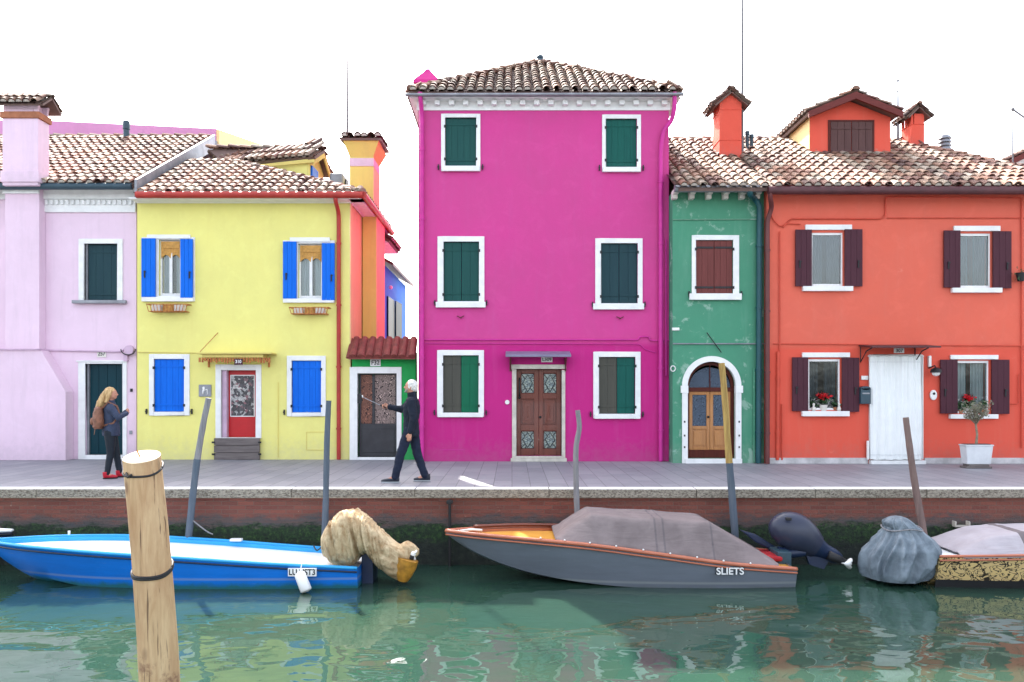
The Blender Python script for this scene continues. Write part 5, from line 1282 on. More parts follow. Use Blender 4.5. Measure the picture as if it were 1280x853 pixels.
# ================================================================== ground, quay, water
def struct(o): o['kind'] = 'structure'; return o
def paving():
    m, n, b = nt('grey_trachyte_paving')
    v = coords(n, (1, 1, 1), (0, 0, R(90)))
    br = n.nodes.new('ShaderNodeTexBrick'); n.links.new(v, br.inputs['Vector'])
    br.inputs['Scale'].default_value = 1; br.inputs['Brick Width'].default_value = .72; br.inputs['Row Height'].default_value = .31
    br.inputs['Mortar Size'].default_value = .006; br.inputs['Mortar Smooth'].default_value = .2; br.offset = .43
    br.inputs['Color1'].default_value = (.20, .20, .225, 1); br.inputs['Color2'].default_value = (.27, .265, .29, 1); br.inputs['Mortar'].default_value = (.07, .07, .08, 1)
    f = ramp(n, tnoise(n, coords(n), .9, 7, .65), [(.3, (0, 0, 0)), (.7, (1, 1, 1))])
    c = mixc(n, math_(n, 'MULTIPLY', f, .4), br.outputs['Color'], (.33, .32, .34))
    f2 = ramp(n, tnoise(n, coords(n), 5, 8, .7), [(.55, (0, 0, 0)), (.72, (1, 1, 1))])
    c = mixc(n, math_(n, 'MULTIPLY', f2, .35), c, (.10, .095, .10))
    n.links.new(c, b.inputs['Base Color']); b.inputs['Roughness'].default_value = .62; b.inputs['Specular IOR Level'].default_value = .35
    h = math_(n, 'ADD', math_(n, 'MULTIPLY', br.outputs['Fac'], -1.0), math_(n, 'MULTIPLY', tnoise(n, coords(n), 30, 5), .5))
    bump(n, b, h, .35, .008)
    return m
M['paving'] = paving()
M['earth'] = pm('pale_ground', (.30, .28, .26), .9, .3, .5, .1, 10)
m = MB(); m.quad((-300, 12.655, 0), (300, 12.655, 0), (300, 19, 0), (-300, 19, 0)); struct(m.build('pavement', M['paving'], None, origin=(0, 15, 0)))
m = MB(); m.quad((-600, 12.8, -.02), (600, 12.8, -.02), (600, 900, -.02), (-600, 900, -.02)); struct(m.build('ground', M['earth'], None, origin=(0, 100, -.02)))

def coping():
    m, n, b = nt('istrian_coping_stone')
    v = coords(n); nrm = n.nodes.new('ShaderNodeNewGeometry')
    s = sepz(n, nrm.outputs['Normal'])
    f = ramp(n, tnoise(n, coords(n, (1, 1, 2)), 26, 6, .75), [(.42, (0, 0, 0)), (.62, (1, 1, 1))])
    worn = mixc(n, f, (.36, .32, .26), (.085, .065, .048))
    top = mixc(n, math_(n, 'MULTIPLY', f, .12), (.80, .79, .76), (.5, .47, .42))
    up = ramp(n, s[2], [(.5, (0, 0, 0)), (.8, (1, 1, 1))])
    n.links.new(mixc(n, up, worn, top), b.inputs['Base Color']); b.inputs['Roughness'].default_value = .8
    bump(n, b, tnoise(n, v, 40, 6, .7), .8, .02)
    return m
M['coping'] = coping()
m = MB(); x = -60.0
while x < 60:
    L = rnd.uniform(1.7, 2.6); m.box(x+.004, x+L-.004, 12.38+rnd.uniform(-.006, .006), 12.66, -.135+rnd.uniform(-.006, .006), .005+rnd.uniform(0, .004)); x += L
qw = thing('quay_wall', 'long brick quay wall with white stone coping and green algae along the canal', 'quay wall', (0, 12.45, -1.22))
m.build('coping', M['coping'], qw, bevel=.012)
def quaymat():
    m, n, b = nt('wet_brick_and_algae')
    v = coords(n, (1, 1, 1), (R(90), 0, 0)); br = n.nodes.new('ShaderNodeTexBrick'); n.links.new(v, br.inputs['Vector'])
    br.inputs['Scale'].default_value = 1; br.inputs['Brick Width'].default_value = .26; br.inputs['Row Height'].default_value = .068; br.inputs['Mortar Size'].default_value = .006
    br.inputs['Color1'].default_value = (.30, .085, .060, 1); br.inputs['Color2'].default_value = (.20, .055, .042, 1); br.inputs['Mortar'].default_value = (.19, .11, .09, 1)
    v0 = coords(n); z = sepz(n, v0)[2]     # metres above the water
    st = ramp(n, tnoise(n, coords(n, (.35, 1, 5)), 3, 7, .65), [(.35, (0, 0, 0)), (.7, (1, 1, 1))])
    c = mixc(n, math_(n, 'MULTIPLY', st, .55), br.outputs['Color'], (.24, .11, .08))
    sp = ramp(n, tnoise(n, v0, 11, 5, .7), [(.66, (0, 0, 0)), (.72, (1, 1, 1))])
    c = mixc(n, math_(n, 'MULTIPLY', sp, .5), c, (.5, .38, .30))
    nz = math_(n, 'MULTIPLY', math_(n, 'SUBTRACT', tnoise(n, coords(n, (.5, 1, 1.5)), 3.5, 8, .75), .5), .62)
    zz = math_(n, 'ADD', z, nz)
    zz = math_(n, 'DIVIDE', zz, 1.2)
    gr = ramp(n, tnoise(n, v0, 15, 7, .75), [(.40, (.008, .016, .009)), (.54, (.025, .07, .018)), (.70, (.09, .18, .04))])
    bg_ = ramp(n, tnoise(n, coords(n, (.5, 1, 1.6)), 2.2, 5, .7), [(.40, (0, 0, 0)), (.66, (1, 1, 1))])
    gr = mixc(n, math_(n, 'MULTIPLY', bg_, .8), gr, (.018, .026, .020))
    dk = ramp(n, tnoise(n, v0, 9, 7, .75), [(.35, (.010, .016, .014)), (.6, (.028, .038, .028)), (.72, (.10, .10, .08))])
    wet = mixc(n, ramp(n, zz, [(.26, (0, 0, 0)), (.36, (1, 1, 1))]), dk, gr)
    purp = mixc(n, st, (.075, .08, .085), (.17, .10, .085))
    wet = mixc(n, ramp(n, zz, [(.50, (0, 0, 0)), (.56, (1, 1, 1))]), wet, purp)
    c = mixc(n, ramp(n, zz, [(.60, (0, 0, 0)), (.68, (1, 1, 1))]), wet, c)
    n.links.new(c, b.inputs['Base Color']); b.inputs['Roughness'].default_value = .75
    h = math_(n, 'ADD', math_(n, 'MULTIPLY', tnoise(n, v0, 24, 7, .75), 2.0), math_(n, 'MULTIPLY', br.outputs['Fac'], -.5))
    bump(n, b, h, .9, .03)
    return m
M['quay'] = quaymat()
m = MB(); m.grid(lambda u, v: (-60+120*u, 12.46+.04*noise.noise(Vector((u*260, v*9, 3)))*(1-v)*1.5-.10*(1-v)**2, -2.2+2.05*v), 900, 22)
m.build('brick_face', M['quay'], qw, smooth=True, origin=(0, 12.45, -1.22))
m = MB(); q = (PX(561, 12.4), PX(564, 12.4)); m.box(q[0], q[1], 12.30, 12.40, -1.9, -.16); m.box(q[0]-.03, q[1]+.03, 12.28, 12.40, -.22, -.17)
m.build('iron_guide', M['iron'], qw, bevel=.006)
p = W(1200, 655, 12.40); m = MB(); m.box(p.x-.12, p.x+.12, 12.32, 12.42, p.z-.04, p.z-.02); m.box(p.x-.12, p.x-.10, 12.32, 12.42, p.z-.02, p.z+.05); m.box(p.x+.10, p.x+.12, 12.32, 12.42, p.z-.02, p.z+.05)
m.build('drain_outlet', M['stone'], qw, bevel=.004)

def water():
    m, n, b = nt('canal_water')
    v = coords(n)
    f = ramp(n, tnoise(n, v, .35, 3), [(.3, (0, 0, 0)), (.7, (1, 1, 1))])
    n.links.new(mixc(n, f, (.016, .046, .035), (.026, .055, .036)), b.inputs['Base Color'])
    b.inputs['Roughness'].default_value = .02; b.inputs['IOR'].default_value = 1.65; b.inputs['Specular IOR Level'].default_value = .5
    a = tnoise(n, coords(n, (.75, 1.0, 1), (0, 0, R(12))), 1.15, 1.5, .45, .6)
    c = tnoise(n, coords(n, (.8, 1.2, 1), (0, 0, R(-20))), 3.2, 1, .5, .9)
    d = tnoise(n, coords(n, (.7, 1.3, 1)), 9, 1, .5, .3)
    h = math_(n, 'ADD', a, math_(n, 'ADD', math_(n, 'MULTIPLY', c, .13), math_(n, 'MULTIPLY', d, .004)))
    bump(n, b, h, 1.0, .045)
    return m
M['water'] = water()
m = MB(); m.quad((-300, -3, WATER), (300, -3, WATER), (300, 12.6, WATER), (-300, 12.6, WATER)); struct(m.build('water', M['water'], None, origin=(0, 8, WATER)))
# the bank the camera stands on (behind and below the view)
m = MB(); m.quad((-300, -60, 0), (300, -60, 0), (300, .9, 0), (-300, .9, 0)); m.quad((-300, .9, -3), (300, .9, -3), (300, .9, 0), (-300, .9, 0)); struct(m.build('near_pavement', M['paving'], None, origin=(0, -10, 0)))

# ================================================================== boats
def interp(st, t):
    """Catmull-Rom over stations, t in 0..1"""
    n = len(st)-1; x = t*n; i = min(int(x), n-1); f = x-i
    p0, p1, p2, p3 = st[max(i-1, 0)], st[i], st[i+1], st[min(i+2, n)]
    return [.5*((2*b)+(-a+c)*f+(2*a-5*b+4*c-d)*f*f+(-a+3*b-3*c+d)*f**3) for a, b, c, d in zip(p0, p1, p2, p3)]
def hull(root, st, yc, mats, drop=.06, inner=.07, deck_to=.97, rail=.03, N=48, floor=None):
    S = [interp(st, i/N) for i in range(N+1)]     # x, hw, zg, hc, zc, zk
    m = MB()
    for s in S:
        x, hw, zg, hc, zc, zk = s; hw = max(hw, .012); hc = max(hc, .004)
        mid = .55
        m.v += [(x, yc-hw, zg), (x, yc-(hw*mid+hc*(1-mid))-.012, zg*mid+zc*(1-mid)), (x, yc-hc, zc), (x, yc, zk), (x, yc+hc, zc), (x, yc+(hw*mid+hc*(1-mid))+.012, zg*mid+zc*(1-mid)), (x, yc+hw, zg)]
    for i in range(N):
        for k in range(6): m.face((i*7+k, i*7+k+1, (i+1)*7+k+1, (i+1)*7+k))
    m.face(range(7)); 
    h = m.build('hull', mats[0], root, smooth=True, angle=28, origin=(ORG[root.name].x, yc, WATER))
    m = MB()
    for sg in (-1, 1):
        m.tube([(s[0], yc+sg*(max(s[1], .012)-.01), s[2]+.008) for s in S], [(rail, rail*.8)]*(N+1), 8, up=(0, 0, 1))
    m.build('gunwale', mats[1], root, smooth=True)
    m = MB()
    for sg in (-1, 1):
        m.tube([(s[0], yc+sg*(max(s[1], .012)+.008), s[2]-.045) for s in S], [(.016, .014)]*(N+1), 6, up=(0, 0, 1))
    m.build('rubbing_strake', mats[3] if len(mats) > 3 else M['rubber'], root, smooth=True)
    K = int(N*deck_to); m = MB()
    for s in S[:K+1]:
        hw = max(s[1]-inner, .004); m.v += [(s[0], yc-hw-inner+.02, s[2]+.004), (s[0], yc-hw, s[2]+.002), (s[0], yc-hw, s[2]-drop), (s[0], yc, s[2]-drop+.02), (s[0], yc+hw, s[2]-drop), (s[0], yc+hw, s[2]+.002), (s[0], yc+hw+inner-.02, s[2]+.004)]
    m2 = MB(); m2.v = list(m.v)
    for i in range(K):
        for k in (0, 1, 4, 5): m2.face((i*7+k, i*7+k+1, (i+1)*7+k+1, (i+1)*7+k))
        for k in (2, 3): m.face((i*7+k, i*7+k+1, (i+1)*7+k+1, (i+1)*7+k))
    m.build('deck', mats[2], root, smooth=True, angle=30); m2.build('covering_board', mats[4] if len(mats) > 4 else mats[1], root, merge=True)
    return S
# --- blue boat
bb_ = thing('motorboat', 'bright blue open boat with a flat white deck, moored at the left', 'boat', (PX(220, 11.5), 11.5, WATER), None)
st = [(-2.19, .57, -.935, .50, -1.27, -1.40), (-3.4, .63, -.86, .56, -1.28, -1.42), (-4.7, .66, -.77, .55, -1.28, -1.42), (-5.9, .62, -.70, .44, -1.25, -1.38), (-6.9, .42, -.665, .20, -1.12, -1.27), (-7.5, .18, -.655, .06, -.92, -.97), (-7.80, .012, -.65, .004, -.68, -.69)]
S = hull(bb_, st, 11.5, (M['hullblue'], M['hullrail'], M['deckwhite'], M['cowl_navy'], M['hullrail']), drop=.055, inner=.09, deck_to=.93)
p = W(377.5, 716.5, 10.82); x0, x1 = PX(359, 10.80), PX(394.5, 10.80)
m = MB(); m.box(x0, x1, 10.835, 10.865, PZ(721.5, 10.8), PZ(711.5, 10.8)); m.build('registration_plate', M['white'], bb_)
textobj('LU UST3', (x0+x1)/2, 10.833, PZ(716.5, 10.8), .115, M['iron'], bb_, 'registration', width=(x1-x0)*.92)
m = MB()
m.tube([(-2.75, 11.75, -.93), (-2.70, 11.75, -.83), (-2.45, 11.75, -.83), (-2.40, 11.75, -.93)], .012, 6); m.build('stern_rail', M['plastic_white'], bb_, smooth=True)
m = MB(); 
for yy in (11.15, 11.5): m.box(-2.75, -2.5, yy, yy+.03, -.965, -.955)
m.build('deck_stripe', M['red_fabric'], bb_)
m = MB(); m.box(-4.38, -4.2, 12.0, 12.08, -.76, -.72); m.tube([(-6.83, 11.93, -.66), (-6.83, 11.93, -.58)], .02, 8); m.build('cleat', M['plastic_white'], bb_, bevel=.006)
# outboard under the beige cover
m = MB(); m.box(-2.19, -2.02, 11.25, 11.65, -1.25, -.75); m.tube([(-2.05, 11.4, -.75), (-1.75, 11.4, -.85), (-1.45, 11.4, -1.0)], [(.11, .1), (.10, .09), (.06, .06)], 12); m.build('outboard_leg', M['cowl_navy'], bb_, bevel=.01)
m = MB(); pc = W(516, 693, 11.2)
for k in range(3):
    th = k*2.09+.4; d_ = Vector((math.cos(th)*.5, .15, math.sin(th))); m.tube([pc, pc+d_*.07, pc+d_*.13], [(.02, .02), (.05, .014), (.02, .01)], 8)
m.ball(pc, .045); m.build('propeller', M['plastic_white'], bb_, smooth=True)
m = MB(); m.tube([pc+Vector((-.16, .02, -.02)), pc+Vector((.02, .0, -.05))], [.10, .05], 12); m.build('gearcase', M['rubber'], bb_, smooth=True)
fd = thing('fender', 'white cylindrical fender hanging by a cord from the blue boat beside its number plate', 'fender', (PX(379, 10.75), 10.75, -1.25))
a_, b_ = W(374, 716, 10.76), W(383, 739, 10.70); m = MB(); d_ = (b_-a_)
m.tube([a_-d_*.04, a_, a_+d_*.06, b_-d_*.06, b_, b_+d_*.04], [.02, .055, .075, .080, .07, .03], 16); m.build('body', M['plastic_white'], fd, smooth=True)
m = MB(); m.tube([W(377, 707, 10.84)+Vector((0, 0, .01)), W(375, 716, 10.78)], .008, 6); m.build('cord', M['white'], fd)
# beige cover
def drape(pts, Y, ry, name, label, cat, mat, seg=96, fold=.06, freq=9, N=60, hang=0):
    k = Y/F; P = [W(p[0], p[1], Y+(p[3] if len(p) > 3 else 0)) for p in pts]
    Q = [list(p)+[q[2]*k, ry*min(1, .4+q[2]/28)] for p, q in zip(P, pts)]
    sd = rnd.uniform(0, 50); PP = []; RR = []
    for i in range(N+1): q = interp(Q, i/N); PP.append(Vector(q[:3])); RR.append((q[3], q[4]))
    def fn(t, th):
        w = th*freq/2+1.6*noise.noise(Vector((t*1.7, sd, 0)))+1.5*noise.noise(Vector((math.cos(th)*1.2, math.sin(th)*1.2, t*1.2+sd)))
        r1 = 1-abs(math.sin(w)); r2 = 1-abs(math.sin(w*2.3+t*5+sd))
        return 1+fold*(r1**1.5-.35)*(.45+.55*math.sin(math.pi*min(1, t*1.2+.1)))+fold*.45*(r2**2-.3)+fold*.5*noise.noise(Vector((math.cos(th)*2, math.sin(th)*2, t*3+sd)))
    m = MB(); m.tube(PP, RR, seg, fn=fn, up=(0, 1, 0))
    o = m.build(name, mat, None, smooth=True); tag(o, label, cat); return o
def drape_(pts, Y, ry, name, label, cat, mat, seg=44, fold=.06, sub=1, up=(0, 1, 0), freq=9):
    P = [W(a, b, Y+(o[0] if o else 0)) for a, b, c, *o in pts]; k = Y/F
    rr_ = [(c*k, ry*min(1, .45+c/30)) for a, b, c, *o in pts]
    # densify
    PP, RR = [], []
    n = len(P)-1; Nn = n*5
    for i in range(Nn+1):
        q = interp([list(p)+[r_[0], r_[1]] for p, r_ in zip(P, rr_)], i/Nn); PP.append(Vector(q[:3])); RR.append((q[3], q[4]))
    sd = rnd.uniform(0, 50)
    def fn(t, th):
        return 1+fold*math.sin(freq*th+3*noise.noise(Vector((t*3, sd, 0)))*2)*(.3+.7*t)+fold*1.6*noise.noise(Vector((math.cos(th)*1.6, math.sin(th)*1.6, t*4+sd)))
    m = MB(); m.tube(PP, RR, seg, fn=fn, up=None)
    o = m.build(name, mat, None, smooth=True, sub=sub); tag(o, label, cat); return o
OUT = [(402, 671, 677, .05), (406, 664, 692, .16), (413, 653, 699, .24), (422, 645, 702, .27), (434, 640, 703, .28), (446, 640, 700, .28), (455, 645, 690, .27), (463, 652, 692, .26), (472, 660, 704, .24), (482, 669, 712, .22), (492, 677, 719, .19), (500, 681, 722, .17), (508, 679, 712, .15), (516, 680, 700, .10), (524, 687, 693, .04)]
Yc_ = 11.3; m = MB(); NX, NT = 110, 56; sd_ = 4.7
for i in range(NX+1):
    px_, tp, bt, ry = interp(OUT, i/NX); zt_, zb2 = PZ(tp, Yc_), PZ(bt, Yc_); x = PX(px_, Yc_); cz_ = (zt_+zb2)/2; ah = max(.004, (zt_-zb2)/2)
    for k in range(NT):
        th = 2*math.pi*k/NT; c, s_ = math.cos(th), math.sin(th)
        y = ry*(abs(c)**.8)*(1 if c > 0 else -1); z = ah*(abs(s_)**.9)*(1 if s_ > 0 else -1)
        al = 1.35 if px_ < 450 else max(.45, 1.35-(px_-450)*.03)
        X_, Z_ = x, cz_+z; q = (X_*math.sin(al)+Z_*math.cos(al)); r_l = (X_*math.cos(al)-Z_*math.sin(al))
        f1 = 1-abs(noise.noise(Vector((q*11, r_l*1.3, sd_+(0 if c < 0 else 9)))))*2.2; f2 = 1-abs(noise.noise(Vector((q*22, r_l*3, sd_+3))))*2.2
        dd = (.080*f1+.030*f2)*min(1, ah/.12)*min(1, ry/.12)
        m.v.append((x, Yc_+y*(1+dd/.25), cz_+z*(1+.35*dd/.25)))
for i in range(NX):
    for k in range(NT): k2 = (k+1) % NT; m.face((i*NT+k, i*NT+k2, (i+1)*NT+k2, (i+1)*NT+k))
o = m.build('motor_cover', M['tarp_beige'], None, smooth=True); tag(o, 'stained beige cloth cover draped over the tilted outboard of the blue boat', 'motor cover')
m = MB(); c0 = W(497, 712, 11.15); c1 = W(519, 697, 11.15)
t0, t1 = W(506, 698, 11.15), W(504, 725.5, 11.15)
m.tube([W(510, 699, 11.15), W(507.5, 708, 11.15), W(505, 718, 11.15), W(503.5, 726, 11.15)], [(.155, .13), (.15, .125), (.12, .11), (.075, .08)], 20)
o = m.build('propeller_tub', M['prop_yellow'], None, smooth=True, angle=40); tag(o, 'small yellow plastic tub tied under the beige motor cover, just above the water', 'tub')
rp_ = [((W(392, 682, 11.9)), (W(397, 688, 11.7)), W(409, 676, 12.1)), (W(266, 668, 12.1), W(258, 664, 12.12), W(240, 650, 12.18))]
for k_, (pts_, lb_) in enumerate(zip(rp_, ('dark mooring rope from the blue boat stern to the upright blue-grey pole', 'mooring rope from the far side of the blue boat to the crooked grey pole'))):
    m = MB(); m.tube([interp([list(p) for p in pts_], i/14) for i in range(15)], .011, 6); o = m.build('mooring_rope', M['rubber'] if k_ == 0 else M['pole_grey'], None, smooth=True); tag(o, lb_, 'rope', 'mooring ropes of the boats')
# --- grey boat
gb = thing('motorboat', 'slate grey wooden speedboat with varnished mahogany gunwales in the middle of the canal', 'boat', (PX(777, 11.6), 11.6, WATER))
st = [(4.04, .64, -.955, .56, -1.25, -1.40), (3.1, .70, -.87, .62, -1.25, -1.42), (2.1, .71, -.735, .60, -1.235, -1.40), (1.1, .67, -.61, .50, -1.18, -1.30), (.2, .50, -.555, .28, -1.06, -1.14), (-.5, .26, -.535, .10, -.84, -.88), (-.99, .012, -.525, .004, -.56, -.57)]
S = hull(gb, st, 11.6, (M['hullgrey'], M['mahog'], M['ply'], M['mahog'], M['mahog']), drop=.035, inner=.10, rail=.036)
m = MB(); N = len(S)
idx = [i for i, s in enumerate(S) if -.6 < s[0] < .95]
m.tube([(S[i][0], 11.6+S[i][1]-.06, S[i][2]+.055) for i in idx], [(.05, .02)]*len(idx), 8, up=(0, 0, 1)); m.build('coaming', M['door_wood'], gb, smooth=True)
x0, x1 = PX(894.5, 10.9), PX(929.5, 10.9); 
o = textobj('SLIETS', (x0+x1)/2, 10.872, PZ(714.5, 10.88), .135, M['white'], gb, 'registration', width=(x1-x0)*.98, ext=.004)
o = textobj('SLIETS', (x0+x1)/2, 10.886, PZ(714.5, 10.88), .152, M['iron'], gb, 'registration_outline', width=(x1-x0)*1.04, ext=.004)
m = MB(); m.tube([W(575, 664, 11.6), W(590, 662, 11.6), W(603, 663, 11.6)], .018, 8); m.ball(W(573, 665, 11.6), .03); m.build('bow_cleat', M['plastic_white'], gb, smooth=True)
m = MB(); m.box(3.60, 3.98, 11.35, 11.95, -.93, -.86); m.build('seat_cushion', M['red_fabric'], gb, bevel=.03)
# outboard
m = MB(); rot = Matrix.Rotation(R(33), 3, 'Y')
pc = W(990, 668, 11.7)
A1 = [(963, 666, 7), (970, 664, 17), (982, 663, 23), (994, 666, 24), (1006, 673, 21), (1018, 682, 16), (1030, 689, 11), (1043, 696, 10), (1050, 699, 7)]
k = 11.7/F; Pq = [list(W(a, b, 11.7))+[c*k, c*k*.78] for a, b, c in A1]; NN = 40; PP = []; RR = []
for i in range(NN+1): q = interp(Pq, i/NN); PP.append(Vector(q[:3])); RR.append((q[3], q[4]))
m.tube(PP[:27], RR[:27], 28, up=(0, 1, 0)); m.build('motor_cowling', M['cowl'], gb, smooth=True, angle=60)
m = MB(); m.tube(PP[26:], [(a*.9, b*.97) for a, b in RR[26:]], 20, up=(0, 1, 0)); m.prism([W(1005, 686, 11.66), W(1040, 694, 11.66), W(1030, 712, 11.66), (W(1012, 706, 11.66))], (0, .08, 0))
m.tube([W(972, 688, 11.65), W(985, 692, 11.65), W(1005, 690, 11.65)], [.06, .08, .07], 10)
m.build('outboard_leg', M['cowl_navy'], gb, smooth=True, angle=45)
m = MB(); m.prism([W(926, 663, 11.8), W(946, 669, 11.8), W(972, 685, 11.8), (W(968, 690, 11.8)), W(944, 678, 11.8)], (0, .1, 0)); m.build('tiller', M['cowl_navy'], gb, bevel=.02)
m = MB(); m.box(3.92, 4.12, 11.4, 11.85, -1.15, -.80); m.tube([W(975, 694, 11.6), W(962, 698, 11.5), W(955, 704, 11.4)], .03, 8); m.build('motor_bracket', M['gutter_dark'], gb, bevel=.01)
m = MB(); pc = W(1060, 705, 11.55)
for kk in range(3):
    th = kk*2.09+.9; d_ = Vector((math.cos(th)*.8, .3, math.sin(th)*.7)); m.tube([pc, pc+d_*.07, pc+d_*.13], [(.02, .02), (.05, .014), (.02, .01)], 8)
m.ball(pc, (.06, .04, .04)); m.build('propeller', M['plastic_white'], gb, smooth=True)
m = MB(); m.tube([W(1035, 694, 11.6), W(1048, 699, 11.6), W(1056, 703, 11.6)], [.07, .06, .05], 12); m.build('gearcase', M['rubber'], gb, smooth=True)
m = MB(); p = W(985.5, 646, 11.52); m.box(p.x-.05, p.x+.03, p.y-.06, p.y, p.z-.05, p.z-.01); m.build('cowling_latch', M['iron'], gb, bevel=.006)
def boatcover(name, label, mat, S, yc, xs, hs, N=60, K=22, shoulder=.66, seams=()):
    def sheer(x):
        b = min(range(len(S)-1), key=lambda i: abs((S[i][0]+S[i+1][0])/2-x)); a, c = S[b], S[b+1]; f = (x-a[0])/(c[0]-a[0]) if c[0] != a[0] else 0
        f = max(0, min(1, f)); return a[1]+(c[1]-a[1])*f, a[2]+(c[2]-a[2])*f
    def H(x):
        for i in range(len(xs)-1):
            if xs[i] <= x <= xs[i+1]: f = (x-xs[i])/(xs[i+1]-xs[i]); return hs[i]+(hs[i+1]-hs[i])*f
        return hs[-1]
    m = MB(); x0, x1 = xs[0], xs[-1]; sd = rnd.uniform(0, 99)
    for i in range(N+1):
        x = x0+(x1-x0)*i/N; hw, zg = sheer(x); top = H(x)-zg
        for j in range(K+1):
            u = -1+2*j/K; a = abs(u)
            s_ = max(0, min(1, (1-a)/(1-shoulder))); prof = min(1, s_*1.02)
            sag = -.03*math.sin(math.pi*min(1, s_))*min(1, top*2)
            if a > .999: z = zg-.015; y = (hw+.012)*u
            else:
                z = zg+.04+(top-.04)*prof+sag*.8 + .012*noise.noise(Vector((x*1.6+sd, u*3.0, x*.5)))+.022*(1-abs(noise.noise(Vector((x*1.2+u, u*9, sd)))))**2; y = (hw-.03)*u
            for sx in seams:
                if abs(x-sx) < (x1-x0)/N*1.2: z += .008
            m.v.append((x, yc+y, z))
    for i in range(N):
        xm_ = x0+(x1-x0)*(i+.5)/N; m.mi = 1 if any(abs(xm_-sx) < (x1-x0)/N*.55 for sx in seams) else 0
        for j in range(K): a = i*(K+1)+j; m.face((a, a+1, a+K+2, a+K+1))
    o = m.build(name, [mat, M['tarp_seam']], None, smooth=True, sub=1); so = o.modifiers.new('thick', 'SOLIDIFY'); so.thickness = .006
    tag(o, label, 'boat cover'); return o
o = boatcover('boat_cover', 'taut mauve grey canvas cover stretched over the cockpit of the slate grey speedboat', M['tarp_mauve'], S, 11.6, [.62, .78, 1.14, 2.0, 2.80, 2.88, 3.80], [-.57, -.44, -.225, -.275, -.335, -.36, -.89], N=110, seams=(2.05, 2.17, 2.86))
m = MB()
for i, s in enumerate(S):
    if .4 < s[0] < 3.7 and i % 3 == 0: m.ball((s[0], 11.6-s[1]-.01, s[2]+.045), .014, 8, 5)
m2 = m.build('snap_buttons', M['plastic_white'], gb)
m2['kind'] = 'stuff'; del m2['kind']
# --- leopard boat
lb = thing('motorboat', 'small boat with a leopard spotted hull cut off by the right edge of the picture', 'boat', (7.6, 11.55, WATER))
st = [(6.05, .55, -.775, .46, -1.12, -1.35), (6.9, .62, -.75, .54, -1.12, -1.38), (7.9, .64, -.72, .54, -1.12, -1.38), (8.9, .60, -.68, .44, -1.10, -1.32), (9.7, .40, -.64, .22, -1.0, -1.15), (10.5, .012, -.60, .004, -.66, -.67)]
S2 = hull(lb, st, 11.5, (M['leopard'], M['mahog'], M['hullrail'], M['mahog'], M['mahog']), drop=.03, inner=.06, rail=.025)
m = MB()
def und(i, sg): s = interp(st, i/24); return s
for i in range(25):
    s = interp(st, i/24); m.v += [(s[0]-.01, 11.5-max(s[3], .004)-.014, s[4]+.012), (s[0]-.01, 11.5-max(s[3], .004)*.94, WATER-.06)]
for i in range(24): m.face((i*2, i*2+1, i*2+3, i*2+2))
m.build('underside_strip', M['rubber'], lb)  # dark strip from the chine down to just below the water
m = MB(); m.box(6.08, 6.5, 11.0, 12.0, -.79, -.765); m.build('stern_deck', M['pot'], lb, bevel=.006)
boatcover('boat_cover', 'pale mauve canvas cover over the leopard spotted boat at the right edge', M['tarp_grey'], S2, 11.5, [6.35, 6.62, 6.95, 7.4, 8.6, 9.8], [-.74, -.62, -.51, -.475, -.46, -.60], seams=(7.3, 7.38))
TP = [(645.5, 1117, 1127), (648, 1110, 1133), (653, 1105, 1140), (660, 1106, 1148), (666, 1102, 1154), (674, 1095, 1163), (684, 1086, 1169), (694, 1080, 1170), (704, 1077, 1167), (714, 1078, 1161), (722, 1080, 1155)]
Yt = 11.35; m = MB(); NZ, NT = 80, 140
for i in range(NZ+1):
    py_, lp, rp_ = interp(TP, i/NZ); t = i/NZ; xl, xr_ = PX(lp, Yt), PX(rp_, Yt); cx_ = (xl+xr_)/2; ax_ = (xr_-xl)/2; ay = min(.46, ax_*.9+.02)
    for k in range(NT):
        th = 2*math.pi*k/NT+.25*noise.noise(Vector((t*2, k*.02, 1))); g = max(0, t-.16)
        n1 = noise.noise(Vector((math.cos(th)*1.7, math.sin(th)*1.7, 2+t*.5)))
        r1 = (1-abs(math.sin(th*4.5+n1*5)))**1.3; r2 = (1-abs(math.sin(th*10+n1*6+t*3)))**2
        if t < .28: am = .05+.10*math.sin(math.pi*min(1, t/.28)); 
        else: am = .16
        q = .965+am*1.35*(r1-.45)+.08*(r2-.4)*(1.2-t)+.03*noise.noise(Vector((math.cos(th)*2, math.sin(th)*2, t*6)))
        m.v.append((cx_+ax_*q*math.cos(th), Yt+ay*q*math.sin(th), PZ(py_, Yt)+(.02*r1 if t > .95 else 0)))
for i in range(NZ):
    for k in range(NT): k2 = (k+1) % NT; m.face((i*NT+k, (i+1)*NT+k, (i+1)*NT+k2, i*NT+k2))
m.face(range(NT))
o = m.build('motor_cover', M['tarp_blue'], None, smooth=True); tag(o, 'grey-blue tarpaulin gathered over an outboard motor between the slate grey and leopard boats', 'motor cover')
m = MB(); cx_ = PX(1127, Yt); z = PZ(660, Yt)
m.tube([(cx_+.275*math.cos(t), Yt+.27*math.sin(t), z+.02*math.sin(t*3)) for t in [2*math.pi*i/30 for i in range(31)]], .010, 6); o = m.build('tie_cord', M['pole_grey'], None, smooth=True); tag(o, 'cord tied round the neck of the grey-blue tarpaulin', 'cord')
